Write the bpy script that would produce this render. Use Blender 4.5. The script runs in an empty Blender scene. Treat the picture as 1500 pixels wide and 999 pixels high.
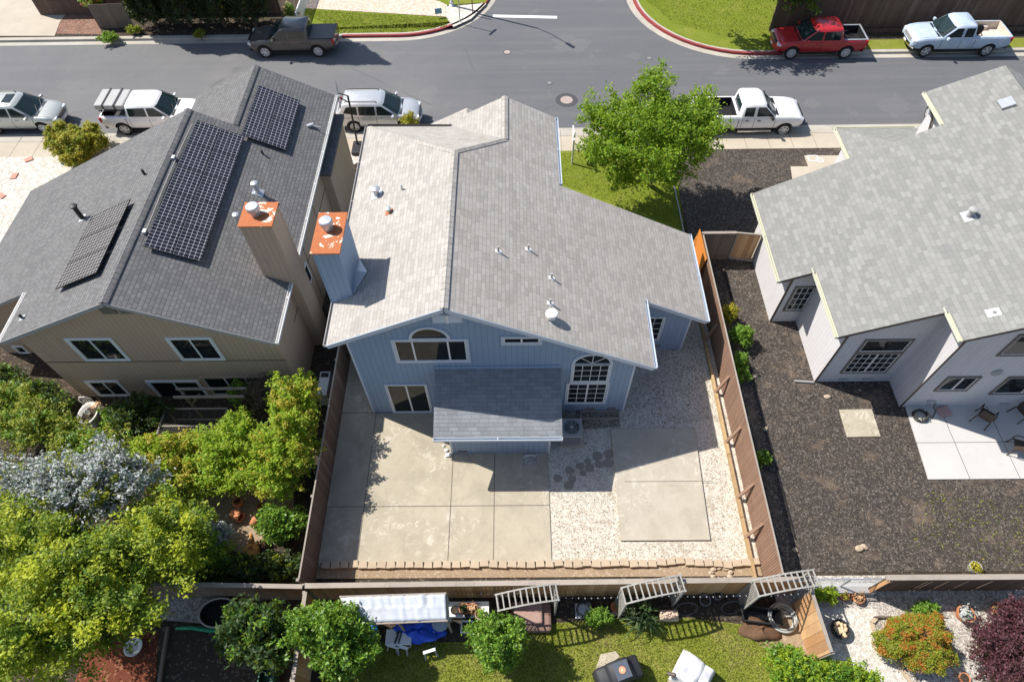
import bpy, bmesh, math, random
import numpy as np
from mathutils import Vector, Matrix

random.seed(7)
rng = np.random.default_rng(7)
scene = bpy.context.scene
C = scene.collection
R = math.radians
PI = math.pi

# ------------------------------------------------------------------ camera
CAMH = 23.3
FPX = 954.13
PITCH, YAW, ROLL = R(55.723), R(0.772), R(-1.160)
cp_, sp_ = math.cos(PITCH), math.sin(PITCH)
Rz = Matrix.Rotation(YAW, 3, 'Z')
_r = Rz @ Vector((1, 0, 0)); _f = Rz @ Vector((0, cp_, -sp_)); _u = Rz @ Vector((0, sp_, cp_))
CR = math.cos(ROLL) * _r + math.sin(ROLL) * _u
CU = -math.sin(ROLL) * _r + math.cos(ROLL) * _u
CF = _f
CAM = Vector((0, 0, CAMH))
cam_d = bpy.data.cameras.new('camera'); cam = bpy.data.objects.new('camera', cam_d); C.objects.link(cam)
mw = Matrix((CR, CU, -CF)).transposed().to_4x4(); mw.translation = CAM
cam.matrix_world = mw
cam_d.sensor_width = 36; cam_d.lens = FPX / 1500 * 36; cam_d.clip_end = 2000; cam_d.clip_start = .1
scene.camera = cam


def ray(u, v):
    return CF + (u - 750) / FPX * CR - (v - 499.5) / FPX * CU


def at(u, v, z=0.0):
    """the point of the survey photo (u, v) that lies at height z"""
    d = ray(u, v); t = (z - CAMH) / d.z
    return CAM + t * d


def aty(u, v, y):
    d = ray(u, v); t = y / d.y
    return CAM + t * d


def atx(u, v, x):
    d = ray(u, v); t = x / d.x
    return CAM + t * d


def atplane(u, v, p, n):
    d = ray(u, v); n = Vector(n); t = (Vector(p) - CAM).dot(n) / d.dot(n)
    return CAM + t * d


# ------------------------------------------------------------------ objects
ORG = {}


def tag(o, label=None, cat=None, group=None, kind=None):
    if label: o['label'] = label
    if cat: o['category'] = cat
    if group: o['group'] = group
    if kind: o['kind'] = kind
    return o


def empty(name, loc=(0, 0, 0), rz=0.0, label=None, cat=None, group=None):
    o = bpy.data.objects.new(name, None); C.objects.link(o)
    o.empty_display_size = .2
    o.location = loc; o.rotation_euler = (0, 0, rz)
    ORG[o.name] = Vector(loc)
    return tag(o, label, cat, group)


KIDS = None


def children(o):
    return [c for c in C.objects if c.parent is o]


def copy_tree(o, parent=None):
    c = o.copy(); C.objects.link(c); c.parent = parent
    if parent is not None: c.matrix_parent_inverse = o.matrix_parent_inverse.copy()
    for ch in children(o): copy_tree(ch, c)
    return c


def org_of(p):
    while p is not None and p.parent is not None: p = p.parent
    return ORG.get(p.name, Vector((0, 0, 0))) if p is not None else Vector((0, 0, 0))


class MB:
    """collects faces, builds ONE mesh object with metric planar UVs"""

    def __init__(self):
        self.v = []; self.f = []; self.m = []; self.s = []; self.cur = 0; self.sm = False

    def add(self, verts, faces):
        b = len(self.v); self.v += [tuple(p) for p in verts]
        for f in faces:
            self.f.append([b + i for i in f]); self.m.append(self.cur); self.s.append(self.sm)
        return self

    def quad(self, *p): return self.add(p, [list(range(len(p)))])

    def box(self, x0, x1, y0, y1, z0, z1):
        v = [(x, y, z) for z in (z0, z1) for y in (y0, y1) for x in (x0, x1)]
        return self.add(v, [(0, 2, 3, 1), (4, 5, 7, 6), (0, 1, 5, 4), (2, 6, 7, 3), (0, 4, 6, 2), (1, 3, 7, 5)])

    def obox(self, c, ax, ay, az):
        c = Vector(c); ax, ay, az = Vector(ax), Vector(ay), Vector(az)
        v = [c + sx * ax + sy * ay + sz * az for sz in (-1, 1) for sy in (-1, 1) for sx in (-1, 1)]
        return self.add(v, [(0, 2, 3, 1), (4, 5, 7, 6), (0, 1, 5, 4), (2, 6, 7, 3), (0, 4, 6, 2), (1, 3, 7, 5)])

    def rbox(self, c, sx, sy, sz, rz=0):
        a = Vector((math.cos(rz), math.sin(rz), 0)); b = Vector((-math.sin(rz), math.cos(rz), 0))
        return self.obox(c, a * sx / 2, b * sy / 2, Vector((0, 0, sz / 2)))

    def bar(self, p, q, w, h=None, up=(0, 0, 1)):
        p, q = Vector(p), Vector(q); h = h or w; d = q - p
        if d.length < 1e-6: return self
        dn = d.normalized(); u = Vector(up)
        if abs(dn.dot(u)) > .98: u = Vector((0, 1, 0))
        s = dn.cross(u).normalized(); u = s.cross(dn).normalized()
        return self.obox((p + q) / 2, d / 2, s * w / 2, u * h / 2)

    def tube(self, pts, r, n=8, cap=True):
        pts = [Vector(p) for p in pts]; rs = r if isinstance(r, (list, tuple)) else [r] * len(pts)
        rings = []; prev = None
        for i, p in enumerate(pts):
            d = (pts[min(i + 1, len(pts) - 1)] - pts[max(i - 1, 0)]).normalized()
            if prev is None:
                a = Vector((0, 0, 1)) if abs(d.z) < .9 else Vector((1, 0, 0))
                s = d.cross(a).normalized()
            else:
                s = (prev - d * prev.dot(d)).normalized()
            prev = s; u = d.cross(s)
            rings.append([p + rs[i] * (math.cos(2 * PI * k / n) * s + math.sin(2 * PI * k / n) * u) for k in range(n)])
        v = [q for r_ in rings for q in r_]; f = []
        for i in range(len(pts) - 1):
            for k in range(n):
                f.append((i * n + k, i * n + (k + 1) % n, (i + 1) * n + (k + 1) % n, (i + 1) * n + k))
        if cap: f += [tuple(range(n - 1, -1, -1)), tuple((len(pts) - 1) * n + k for k in range(n))]
        return self.add(v, f)

    def lathe(self, prof, c=(0, 0, 0), n=16, axis='z', sx=1, sy=1, cap=True):
        c = Vector(c); v = []; f = []
        for (r, h) in prof:
            for k in range(n):
                a = 2 * PI * k / n; x, y = r * math.cos(a) * sx, r * math.sin(a) * sy
                p = {'z': (x, y, h), 'y': (x, h, y), 'x': (h, x, y)}[axis]
                v.append(c + Vector(p))
        for i in range(len(prof) - 1):
            for k in range(n):
                q = (i * n + k, i * n + (k + 1) % n, (i + 1) * n + (k + 1) % n, (i + 1) * n + k)
                f.append(q if axis != 'y' else q[::-1])
        a_, b_ = tuple(range(n - 1, -1, -1)), tuple((len(prof) - 1) * n + k for k in range(n))
        if cap and prof[0][0] > 1e-4: f.append(a_ if axis != 'y' else a_[::-1])
        if cap and prof[-1][0] > 1e-4: f.append(b_ if axis != 'y' else b_[::-1])
        return self.add(v, f)

    def prism(self, poly, z0, z1):
        n = len(poly); v = [(p[0], p[1], z0) for p in poly] + [(p[0], p[1], z1) for p in poly]
        a = sum(poly[i][0] * poly[(i + 1) % n][1] - poly[(i + 1) % n][0] * poly[i][1] for i in range(n))
        f = [list(range(n - 1, -1, -1)), list(range(n, 2 * n))] + [(i, (i + 1) % n, n + (i + 1) % n, n + i) for i in range(n)]
        if a < 0: f = [list(q)[::-1] for q in f]
        return self.add(v, f)

    def xz_prism(self, poly, y0, y1):
        """(x,z) outline extruded along y"""
        n = len(poly); v = [(p[0], y0, p[1]) for p in poly] + [(p[0], y1, p[1]) for p in poly]
        a = sum(poly[i][0] * poly[(i + 1) % n][1] - poly[(i + 1) % n][0] * poly[i][1] for i in range(n))
        f = [list(range(n)), list(range(2 * n - 1, n - 1, -1))] + [(n + i, n + (i + 1) % n, (i + 1) % n, i) for i in range(n)]
        if a < 0: f = [list(q)[::-1] for q in f]
        return self.add(v, f)

    def slab(self, poly, t, side=1):
        """flat 3-D outline (counter-clockwise from above) with thickness t downwards; edges and soffit take slot `side`"""
        n = len(poly); v = [tuple(p) for p in poly] + [(p[0], p[1], p[2] - t) for p in poly]
        c = self.cur
        self.add(v, [list(range(n))])
        b = len(self.v) - 2 * n
        for f in [list(range(2 * n - 1, n - 1, -1))] + [(n + i, n + (i + 1) % n, (i + 1) % n, i) for i in range(n)]:
            self.f.append([b + i for i in f]); self.m.append(side); self.s.append(False)
        self.cur = c
        return self

    def blob(self, c, r, seg=16, rings=10, lump=0.0, seed=0):
        c = Vector(c); rr = r if isinstance(r, (tuple, list)) else (r, r, r); v = []; f = []
        rn = np.random.default_rng(seed); ph = rn.uniform(0, 6.28, 6)
        for i in range(rings + 1):
            th = PI * i / rings
            for k in range(seg):
                a = 2 * PI * k / seg
                q = 1 + lump * (math.sin(2 * a + ph[0] + 2 * th) + .7 * math.sin(3 * a + ph[1] - 3 * th) + .6 * math.sin(5 * a + ph[2] + 4 * th)) / 2
                v.append(c + Vector((rr[0] * q * math.sin(th) * math.cos(a), rr[1] * q * math.sin(th) * math.sin(a), -rr[2] * q * math.cos(th))))
        for i in range(rings):
            for k in range(seg):
                f.append((i * seg + k, i * seg + (k + 1) % seg, (i + 1) * seg + (k + 1) % seg, (i + 1) * seg + k))
        return self.add(v, f)

    def build(self, name, mats, parent=None, smooth=False, bevel=0.0, uv=True, local=False, weld=False):
        me = bpy.data.meshes.new(name)
        off = Vector((0, 0, 0)) if (local or parent is None) else org_of(parent)
        vs = [(p[0] - off[0], p[1] - off[1], p[2] - off[2]) for p in self.v]
        me.from_pydata(vs, [], self.f)
        mats = mats if isinstance(mats, (list, tuple)) else [mats]
        for m in mats: me.materials.append(m)
        for i, p in enumerate(me.polygons):
            p.material_index = min(self.m[i], len(mats) - 1); p.use_smooth = smooth or self.s[i]
        if weld:
            bm = bmesh.new(); bm.from_mesh(me); bmesh.ops.remove_doubles(bm, verts=bm.verts, dist=1e-4); bm.to_mesh(me); bm.free()
        if uv: planar_uv(me)
        o = bpy.data.objects.new(name, me); C.objects.link(o)
        if parent is not None: o.parent = parent
        if bevel:
            b = o.modifiers.new('bevel', 'BEVEL'); b.width = bevel; b.segments = 2; b.limit_method = 'ANGLE'; b.angle_limit = R(40)
        return o


def planar_uv(me):
    uvl = me.uv_layers.new(name='UVMap'); Z = Vector((0, 0, 1))
    for p in me.polygons:
        n = p.normal
        if abs(n.z) > .999: a, b = Vector((1, 0, 0)), Vector((0, 1, 0))
        else:
            a = Z.cross(n).normalized(); b = n.cross(a)
        for li in p.loop_indices:
            co = me.vertices[me.loops[li].vertex_index].co
            uvl.data[li].uv = (co.dot(a), co.dot(b))


# ------------------------------------------------------------------ materials
class NT:
    def __init__(self, name):
        self.mat = bpy.data.materials.new(name); self.mat.use_nodes = True
        self.t = self.mat.node_tree; self.t.nodes.clear()
        self.out = self.n('ShaderNodeOutputMaterial')
        self.bsdf = self.n('ShaderNodeBsdfPrincipled')
        self.l(self.bsdf.outputs[0], self.out.inputs[0])

    def n(self, t, **k):
        x = self.t.nodes.new(t)
        for a, b in k.items(): setattr(x, a, b)
        return x

    def l(self, a, b): self.t.links.new(a, b)

    def put(self, sock, v):
        if v is None: return
        if isinstance(v, bpy.types.NodeSocket): self.l(v, sock)
        elif isinstance(v, (tuple, list)) and len(v) == 3 and sock.type == 'RGBA': sock.default_value = (*v, 1)
        else: sock.default_value = v

    def pos(self): return self.n('ShaderNodeNewGeometry').outputs['Position']

    def obj(self): return self.n('ShaderNodeTexCoord').outputs['Object']

    def island(self): return self.n('ShaderNodeNewGeometry').outputs['Random Per Island']

    def orand(self): return self.n('ShaderNodeObjectInfo').outputs['Random']

    def uv(self): return self.n('ShaderNodeUVMap').outputs[0]

    def mapping(self, vec, scale=(1, 1, 1), rot=(0, 0, 0), loc=(0, 0, 0)):
        m = self.n('ShaderNodeMapping'); self.l(vec, m.inputs[0])
        m.inputs[1].default_value = loc; m.inputs[2].default_value = rot; m.inputs[3].default_value = scale
        return m.outputs[0]

    def noise(self, vec, scale, detail=3, rough=.55, dist=0, out=0):
        x = self.n('ShaderNodeTexNoise'); self.l(vec, x.inputs['Vector'])
        x.inputs['Scale'].default_value = scale; x.inputs['Detail'].default_value = detail
        x.inputs['Roughness'].default_value = rough; x.inputs['Distortion'].default_value = dist
        return x.outputs[out]

    def voro(self, vec, scale, feature='F1', out='Color', rnd=1):
        x = self.n('ShaderNodeTexVoronoi', feature=feature); self.l(vec, x.inputs['Vector'])
        x.inputs['Scale'].default_value = scale; x.inputs['Randomness'].default_value = rnd
        return x.outputs[out]

    def white(self, vec, dim='3D', out=0):
        x = self.n('ShaderNodeTexWhiteNoise', noise_dimensions=dim)
        self.l(vec, x.inputs['W' if dim == '1D' else 'Vector']); return x.outputs[out]

    def ramp(self, fac, stops, interp='LINEAR'):
        x = self.n('ShaderNodeValToRGB'); self.l(fac, x.inputs[0]); e = x.color_ramp; e.interpolation = interp
        while len(e.elements) < len(stops): e.elements.new(.5)
        for el, (p, c) in zip(e.elements, stops):
            el.position = p; el.color = (*c, 1) if isinstance(c, (tuple, list)) else (c, c, c, 1)
        return x.outputs[0]

    def mix(self, fac, a, b, mode='MIX'):
        x = self.n('ShaderNodeMix', data_type='RGBA', blend_type=mode)
        self.put(x.inputs[0], fac); self.put(x.inputs[6], a); self.put(x.inputs[7], b)
        return x.outputs[2]

    def math(self, op, a, b=None, c=None):
        x = self.n('ShaderNodeMath', operation=op)
        self.put(x.inputs[0], a); self.put(x.inputs[1], b); self.put(x.inputs[2], c)
        return x.outputs[0]

    def sep(self, vec):
        x = self.n('ShaderNodeSeparateXYZ'); self.l(vec, x.inputs[0]); return x.outputs

    def comb(self, a, b, c=0.0):
        x = self.n('ShaderNodeCombineXYZ')
        self.put(x.inputs[0], a); self.put(x.inputs[1], b); self.put(x.inputs[2], c); return x.outputs[0]

    def bump(self, h, strength=.4, dist=.02):
        x = self.n('ShaderNodeBump'); self.l(h, x.inputs['Height']); x.inputs['Strength'].default_value = strength
        x.inputs['Distance'].default_value = dist; self.l(x.outputs[0], self.bsdf.inputs['Normal']); return x.outputs[0]

    def set(self, color=None, rough=.8, metal=0, spec=.3, coat=None):
        b = self.bsdf.inputs
        self.put(b['Base Color'], color); self.put(b['Roughness'], rough); self.put(b['Metallic'], metal)
        self.put(b['Specular IOR Level'], spec)
        if coat: b['Coat Weight'].default_value = coat; b['Coat Roughness'].default_value = .06
        return self.mat


def plain(name, c, rough=.6, metal=0, spec=.4, var=.12, scale=6, coat=None, bump=0, bscale=60):
    t = NT(name); p = t.obj()
    col = t.mix(t.noise(p, scale, 4), tuple(x * (1 - var) for x in c), tuple(min(1, x * (1 + var)) for x in c))
    if bump: t.bump(t.noise(p, bscale, 3), bump, .01)
    return t.set(col, rough, metal, spec, coat)


def mul(c, k): return tuple(min(1, x * k) for x in c)


M = {}


def m_asphalt():
    t = NT('asphalt'); p = t.pos()
    big = t.noise(p, .12, 5, .6); fine = t.noise(p, 22, 2)
    c = t.mix(t.ramp(big, [(.35, 0), (.65, 1)]), (.125, .127, .135), (.17, .166, .165))
    seal = t.ramp(t.math('ADD', t.math('MULTIPLY', t.math('ADD', t.sep(p)[0], 9), .07), t.math('MULTIPLY', t.noise(p, .35, 5, .6), .5)), [(.40, 0), (.75, 1)])
    c = t.mix(seal, c, t.mix(t.noise(p, .5, 5, .6), (.088, .091, .104), (.112, .114, .125)))
    st = t.noise(t.mapping(p, (.06, 1.2, 1)), 1.4, 4)
    c = t.mix(t.ramp(st, [(.46, 0), (.75, .3)]), c, (.205, .198, .19))
    c = t.mix(t.ramp(t.noise(p, .55, 5, .65), [(.55, 0), (.7, .3)]), c, (.115, .115, .122))
    c = t.mix(t.ramp(t.noise(t.mapping(p, (.5, .16, 1), (0, 0, .4)), 1.1, 7, .75, 1.2), [(.62, 0), (.7, .3)]), c, (.25, .24, .23))
    c = t.mix(t.ramp(t.noise(p, 1.9, 5, .6), [(.64, 0), (.74, .4)]), c, (.06, .06, .064))
    c = t.mix(t.ramp(t.noise(p, .3, 4, .5), [(.6, 0), (.615, .22)]), c, (.2, .196, .19))
    wv = t.mix(.06, p, t.noise(p, 2.2, 4, out=1)); cr = t.voro(wv, .11, 'DISTANCE_TO_EDGE', 'Distance')
    msk = t.ramp(t.noise(p, .25, 3), [(.52, 0), (.58, 1)])
    c = t.mix(t.math('MULTIPLY', t.ramp(cr, [(.0012, .6), (.0032, 0)]), msk), c, (.06, .06, .065))
    c = t.mix(.3, c, t.mix(fine, (.08, .08, .08), (.26, .26, .26)))
    t.bump(fine, .25, .01)
    return t.set(c, .88, spec=.25)


def m_concrete(name, a, b, stain=.5, dark=(.2, .18, .15)):
    t = NT(name); p = t.pos()
    c = t.mix(t.ramp(t.noise(p, .45, 6, .62), [(.32, 0), (.68, 1)]), a, b)
    c = t.mix(t.ramp(t.noise(p, 1.3, 6, .7, .6), [(.5, 0), (.78, stain)]), c, dark)
    c = t.mix(t.ramp(t.noise(p, 2.4, 5, .7), [(.62, 0), (.76, stain * .6)]), c, mul(b, 1.18))
    f = t.noise(p, 38, 2)
    c = t.mix(.22, c, t.mix(f, mul(a, .6), mul(b, 1.25)))
    t.bump(t.noise(p, 60, 2), .12, .006)
    return t.set(c, .85, spec=.3)


def m_pebble(name, cols, scale=11, gap=(.06, .055, .05), patch=None, pf=(.55, .72), bump=.7):
    """stones: every voronoi cell its own colour"""
    t = NT(name); p = t.pos()
    w = t.sep(t.voro(p, scale))[0]
    n = len(cols); c = t.ramp(w, [(i / n, q) for i, q in enumerate(cols)], 'CONSTANT')
    w2 = t.sep(t.voro(p, scale * .47))[1]
    c = t.mix(.35, c, t.ramp(w2, [(i / n, q) for i, q in enumerate(cols)], 'CONSTANT'))
    ed = t.voro(p, scale, 'DISTANCE_TO_EDGE', 'Distance')
    c = t.mix(t.ramp(ed, [(.0, .8), (.11, 0)]), c, gap)
    if patch: c = t.mix(t.ramp(t.noise(p, .8, 7, .72), [(pf[0], 0), (pf[1], .8)]), c, patch)
    t.bump(ed, bump, .03)
    return t.set(c, .9, spec=.2)


def m_soil(name, a, b, scale=3, speck=None, sfac=.5):
    t = NT(name); p = t.pos()
    c = t.mix(t.ramp(t.noise(p, scale * .3, 7, .68), [(.3, 0), (.7, 1)]), a, b)
    c = t.mix(.5, c, t.ramp(t.noise(p, scale * 9, 3), [(.3, mul(a, .55)), (.7, mul(b, 1.25))]))
    if speck:
        s = t.sep(t.voro(p, 14))[0]
        c = t.mix(t.ramp(s, [(.86, 0), (.9, sfac)]), c, speck)
    t.bump(t.noise(p, scale * 8, 4), .5, .04)
    return t.set(c, .95, spec=.15)


def m_grass(name, g1, g2, dry, dfac=.6):
    t = NT(name); p = t.pos()
    c = t.mix(t.ramp(t.noise(p, 1.1, 6, .65), [(.35, 0), (.65, 1)]), g1, g2)
    c = t.mix(t.ramp(t.noise(p, .7, 7, .72, .4), [(.5, 0), (.68, dfac)]), c, dry)
    f = t.noise(p, 30, 3)
    c = t.mix(.55, c, t.mix(f, mul(g1, .3), mul(g2, 1.7)))
    t.bump(f, .8, .06)
    return t.set(c, .9, spec=.15)


def m_shingle(name, cols, bw, rh, mortar, var=.6, stain=None, gap=.010):
    t = NT(name); uv = t.uv(); s = t.sep(uv); p = t.pos()
    row = t.math('FLOOR', t.math('DIVIDE', s[1], rh))
    off = t.math('MULTIPLY', t.white(row, '1D'), bw)
    ux = t.math('ADD', s[0], off)
    col = t.math('FLOOR', t.math('DIVIDE', ux, bw))
    rnd = t.white(t.comb(col, row), '2D')
    n = len(cols); c = t.ramp(rnd, [(i / n, q) for i, q in enumerate(cols)], 'CONSTANT')
    avg = tuple(sum(q[i] for q in cols) / n for i in range(3))
    c = t.mix(1 - var, c, avg)
    fx = t.math('FRACT', t.math('DIVIDE', ux, bw)); fy = t.math('FRACT', t.math('DIVIDE', s[1], rh))
    ex = t.math('LESS_THAN', fx, gap / bw * 1.2); ey = t.math('LESS_THAN', fy, gap / rh * 1.5)
    e = t.math('MAXIMUM', ex, ey)
    c = t.mix(t.math('MULTIPLY', e, .75), c, mortar)
    c = t.mix(.25, c, t.mix(t.noise(p, 45, 2), mul(avg, .45), mul(avg, 1.55)))
    c = t.mix(t.ramp(t.noise(p, .5, 6, .68), [(.42, 0), (.75, .35)]), c, stain or mul(avg, .72))
    stk = t.noise(t.mapping(uv, (1.5, .13, 1)), 1.6, 5, .65)
    c = t.mix(t.ramp(stk, [(.5, 0), (.72, .38)]), c, stain or mul(avg, .7))
    c = t.mix(t.ramp(stk, [(.3, .18), (.44, 0)]), c, mul(avg, 1.25))
    h = t.math('SUBTRACT', t.math('MULTIPLY', t.math('SUBTRACT', 1, fy), .6), t.math('MULTIPLY', e, .8))
    t.bump(h, .55, .02)
    return t.set(c, .92, spec=.2)


def m_siding(name, a, b, pitch=.2, groove=(.1, .1, .11), stain=None):
    t = NT(name); s = t.sep(t.uv()); p = t.pos()
    g = t.math('FRACT', t.math('DIVIDE', s[0], pitch))
    e = t.math('LESS_THAN', g, .012 / pitch)
    bd = t.white(t.math('FLOOR', t.math('DIVIDE', s[0], pitch)), '1D')
    c = t.mix(t.math('ADD', t.math('MULTIPLY', bd, .35), t.math('MULTIPLY', t.noise(p, .7, 6, .65), .65)), a, b)
    gr = t.noise(t.mapping(t.uv(), (26, 1.1, 1)), 1.5, 4)
    c = t.mix(.25, c, t.mix(gr, mul(a, .7), mul(b, 1.2)))
    c = t.mix(t.ramp(t.noise(t.mapping(t.uv(), (1.4, .35, 1)), 1.2, 5, .7), [(.55, 0), (.8, .45)]), c, stain or mul(a, .6))
    c = t.mix(t.math('MULTIPLY', e, .8), c, groove)
    t.bump(t.math('SUBTRACT', gr, t.math('MULTIPLY', e, 3.0)), .35, .012)
    return t.set(c, .8, spec=.25)


def m_wood(name, cols, grain=(30, 2), rough=.85, axis_v=True):
    """every board (mesh island) its own tone, with grain along v"""
    t = NT(name); uv = t.uv()
    n = len(cols); c = t.ramp(t.island(), [((i + .5) / n, q) for i, q in enumerate(cols)])
    g = t.noise(t.mapping(uv, (grain[0], grain[1], 1) if axis_v else (grain[1], grain[0], 1)), 1.0, 5, .65)
    avg = tuple(sum(q[i] for q in cols) / n for i in range(3))
    c = t.mix(.45, c, t.mix(g, mul(avg, .4), mul(avg, 1.6)))
    c = t.mix(t.ramp(t.noise(t.pos(), 1.6, 6, .7), [(.5, 0), (.75, .45)]), c, mul(avg, .5))
    t.bump(g, .4, .01)
    return t.set(c, rough, spec=.2)


def m_leaf(name, cols, trans=.35, rough=.55, clump=None, cs=1.2):
    t = NT(name); n = len(cols)
    c = t.ramp(t.island(), [((i + .5) / n, q) for i, q in enumerate(cols)])
    if clump: c = t.mix(t.ramp(t.noise(t.pos(), cs, 4, .6), [(.45, 0), (.62, .85)]), c, clump)
    t.set(c, rough, spec=.35)
    tr = t.n('ShaderNodeBsdfTranslucent'); t.l(t.mix(.6, c, mul((.42, .5, .05), 1)), tr.inputs[0])
    ms = t.n('ShaderNodeMixShader'); ms.inputs[0].default_value = trans
    t.l(t.bsdf.outputs[0], ms.inputs[1]); t.l(tr.outputs[0], ms.inputs[2]); t.l(ms.outputs[0], t.out.inputs[0])
    return t.mat


def m_glass(name, c=(.015, .02, .022), rough=.03, spec=.4):
    t = NT(name)
    return t.set(t.mix(t.noise(t.obj(), 2.5, 3), mul(c, .6), mul(c, 1.6)), rough, 0, spec)


def m_paint(name, c, var=.06, coat=.6, rough=.35, metal=0.0, wear=None):
    t = NT(name); p = t.obj()
    col = t.mix(t.noise(p, 3, 4), mul(c, 1 - var), mul(c, 1 + var))
    if wear: col = t.mix(t.ramp(t.noise(p, 2.2, 6, .7), [(.5, 0), (.68, .7)]), col, wear)
    return t.set(col, rough, metal, .5, coat)


def m_solar():
    t = NT('solar_cells'); s = t.sep(t.uv()); P = .165
    fx = t.math('FRACT', t.math('DIVIDE', s[0], P)); fy = t.math('FRACT', t.math('DIVIDE', s[1], P))
    ax = t.math('ABSOLUTE', t.math('SUBTRACT', fx, .5)); ay = t.math('ABSOLUTE', t.math('SUBTRACT', fy, .5))
    edge = t.math('GREATER_THAN', t.math('MAXIMUM', ax, ay), .474)
    cut = t.math('GREATER_THAN', t.math('ADD', ax, ay), .885)
    e = t.math('MAXIMUM', edge, cut)
    cid = t.comb(t.math('FLOOR', t.math('DIVIDE', s[0], P)), t.math('FLOOR', t.math('DIVIDE', s[1], P)))
    base = t.mix(t.white(cid, '2D'), (.010, .010, .016), (.022, .021, .030))
    c = t.mix(e, base, (.62, .62, .64))
    return t.set(c, .22, 0, .5)


def m_rust():
    t = NT('rusty_metal'); p = t.pos()
    n = t.noise(p, 2.1, 6, .6, .5)
    c = t.mix(t.noise(p, 7, 5), (.36, .095, .032), (.46, .165, .062))
    c = t.mix(t.ramp(n, [(.57, 0), (.6, 1)]), c, (.82, .78, .66))
    c = t.mix(t.ramp(t.noise(p, 13, 5), [(.55, 0), (.75, .5)]), c, (.3, .08, .03))
    return t.set(c, .75, 0, .3)


M['asphalt'] = m_asphalt()
M['walk'] = m_concrete('sidewalk_concrete', (.40, .345, .27), (.50, .44, .35), .3, (.30, .25, .19))
M['kerb'] = m_concrete('kerb_concrete', (.36, .33, .28), (.47, .44, .38), .45)
M['kerb_red'] = plain('red_kerb_paint', (.27, .045, .045), .7, var=.3, scale=3)
def m_patio(name, a, b, dark, pale, seed=0.0):
    """weathered yard slab: brown staining, pale mineral bloom with ragged outlines, hairline grime"""
    t = NT(name); p = t.mapping(t.pos(), loc=(seed, seed * 1.7, 0))
    c = t.mix(t.ramp(t.noise(p, .38, 6, .62), [(.33, 0), (.66, 1)]), a, b)
    c = t.mix(t.ramp(t.noise(p, .9, 7, .7, .5), [(.45, 0), (.68, .75)]), c, dark)
    c = t.mix(t.ramp(t.noise(p, 1.9, 6, .7, .3), [(.55, 0), (.7, .45)]), c, mul(b, 1.15))
    bl_ = t.math('MULTIPLY', t.ramp(t.noise(p, 2.6, 8, .78, .8), [(.52, 0), (.60, 1)]), t.ramp(t.noise(p, .33, 3, .5), [(.46, 0), (.58, .9)]))
    c = t.mix(bl_, c, pale)
    c = t.mix(t.ramp(t.noise(p, 6, 5, .7), [(.60, 0), (.74, .5)]), c, mul(dark, .75))
    f = t.noise(p, 38, 2); c = t.mix(.25, c, t.mix(f, mul(a, .55), mul(b, 1.3)))
    t.bump(t.noise(p, 60, 2), .12, .006)
    return t.set(c, .85, spec=.3)


M['patio'] = m_patio('patio_concrete', (.37, .325, .245), (.45, .40, .305), (.28, .245, .185), (.60, .55, .46), 2.3)
M['patio2'] = m_concrete('new_patio_concrete', (.47, .455, .43), (.55, .535, .51), .25, (.36, .345, .315))
M['slab'] = m_patio('slab_concrete', (.39, .355, .28), (.47, .43, .35), (.32, .285, .22), (.60, .56, .48), 7.9)
M['joint'] = plain('dark_joint', (.12, .10, .08), .9)
M['gravel'] = m_pebble('white_gravel', [(.64, .605, .52), (.52, .47, .385), (.71, .675, .59), (.38, .33, .25), (.69, .66, .58), (.63, .595, .51), (.67, .63, .54), (.73, .695, .62), (.30, .245, .175)], 27, (.32, .275, .21), (.26, .20, .14), (.56, .72))
M['gravel2'] = m_pebble('grey_gravel', [(.55, .52, .48), (.42, .39, .35), (.65, .62, .57), (.32, .28, .24), (.58, .53, .46), (.22, .2, .18)], 17, (.14, .12, .10), (.30, .26, .18), (.6, .76))
M['whiterock'] = m_pebble('white_rock', [(.68, .65, .58), (.56, .53, .47), (.74, .71, .65), (.45, .41, .35)], 15, (.3, .27, .23))
M['pinkrock'] = m_pebble('pink_gravel', [(.70, .55, .42), (.60, .46, .36), (.78, .66, .54), (.66, .52, .44)], 8, (.28, .2, .14))
M['redrock'] = m_pebble('red_lava_rock', [(.28, .14, .10), (.2, .11, .08), (.36, .2, .14), (.24, .17, .13)], 10, (.06, .04, .03))
M['mulch'] = m_pebble('dark_mulch', [(.060, .050, .044), (.090, .074, .062), (.042, .037, .034), (.125, .10, .082), (.075, .062, .053), (.05, .044, .04), (.22, .19, .16), (.068, .056, .048)], 22, (.024, .02, .018), (.20, .15, .105), (.54, .72))
M['soil'] = m_soil('tan_soil', (.26, .185, .115), (.37, .28, .19), 3, (.5, .42, .32), .4)
M['darksoil'] = m_soil('dark_soil', (.035, .028, .022), (.075, .058, .042), 3, (.2, .16, .11), .5)
M['redbark'] = m_soil('red_bark', (.11, .035, .018), (.17, .055, .03), 4, (.3, .15, .08), .6)
M['ground'] = m_soil('bare_ground', (.16, .13, .09), (.24, .19, .13), 2)
M['grass'] = m_grass('lawn', (.15, .18, .02), (.22, .24, .04), (.42, .33, .15), .85)
M['grass2'] = m_grass('street_lawn', (.12, .17, .014), (.19, .23, .025), (.33, .29, .09), .6)
M['drygrass'] = m_grass('dry_lawn', (.16, .14, .05), (.24, .2, .08), (.36, .29, .16), .7)
RM = [(.375, .355, .328), (.42, .396, .364), (.31, .292, .27), (.398, .37, .334), (.445, .42, .386), (.345, .322, .288), (.41, .388, .36)]
M['roof_mid'] = m_shingle('weathered_shingles', RM, .33, .145, (.19, .175, .16), .85, (.27, .245, .215))
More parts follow.
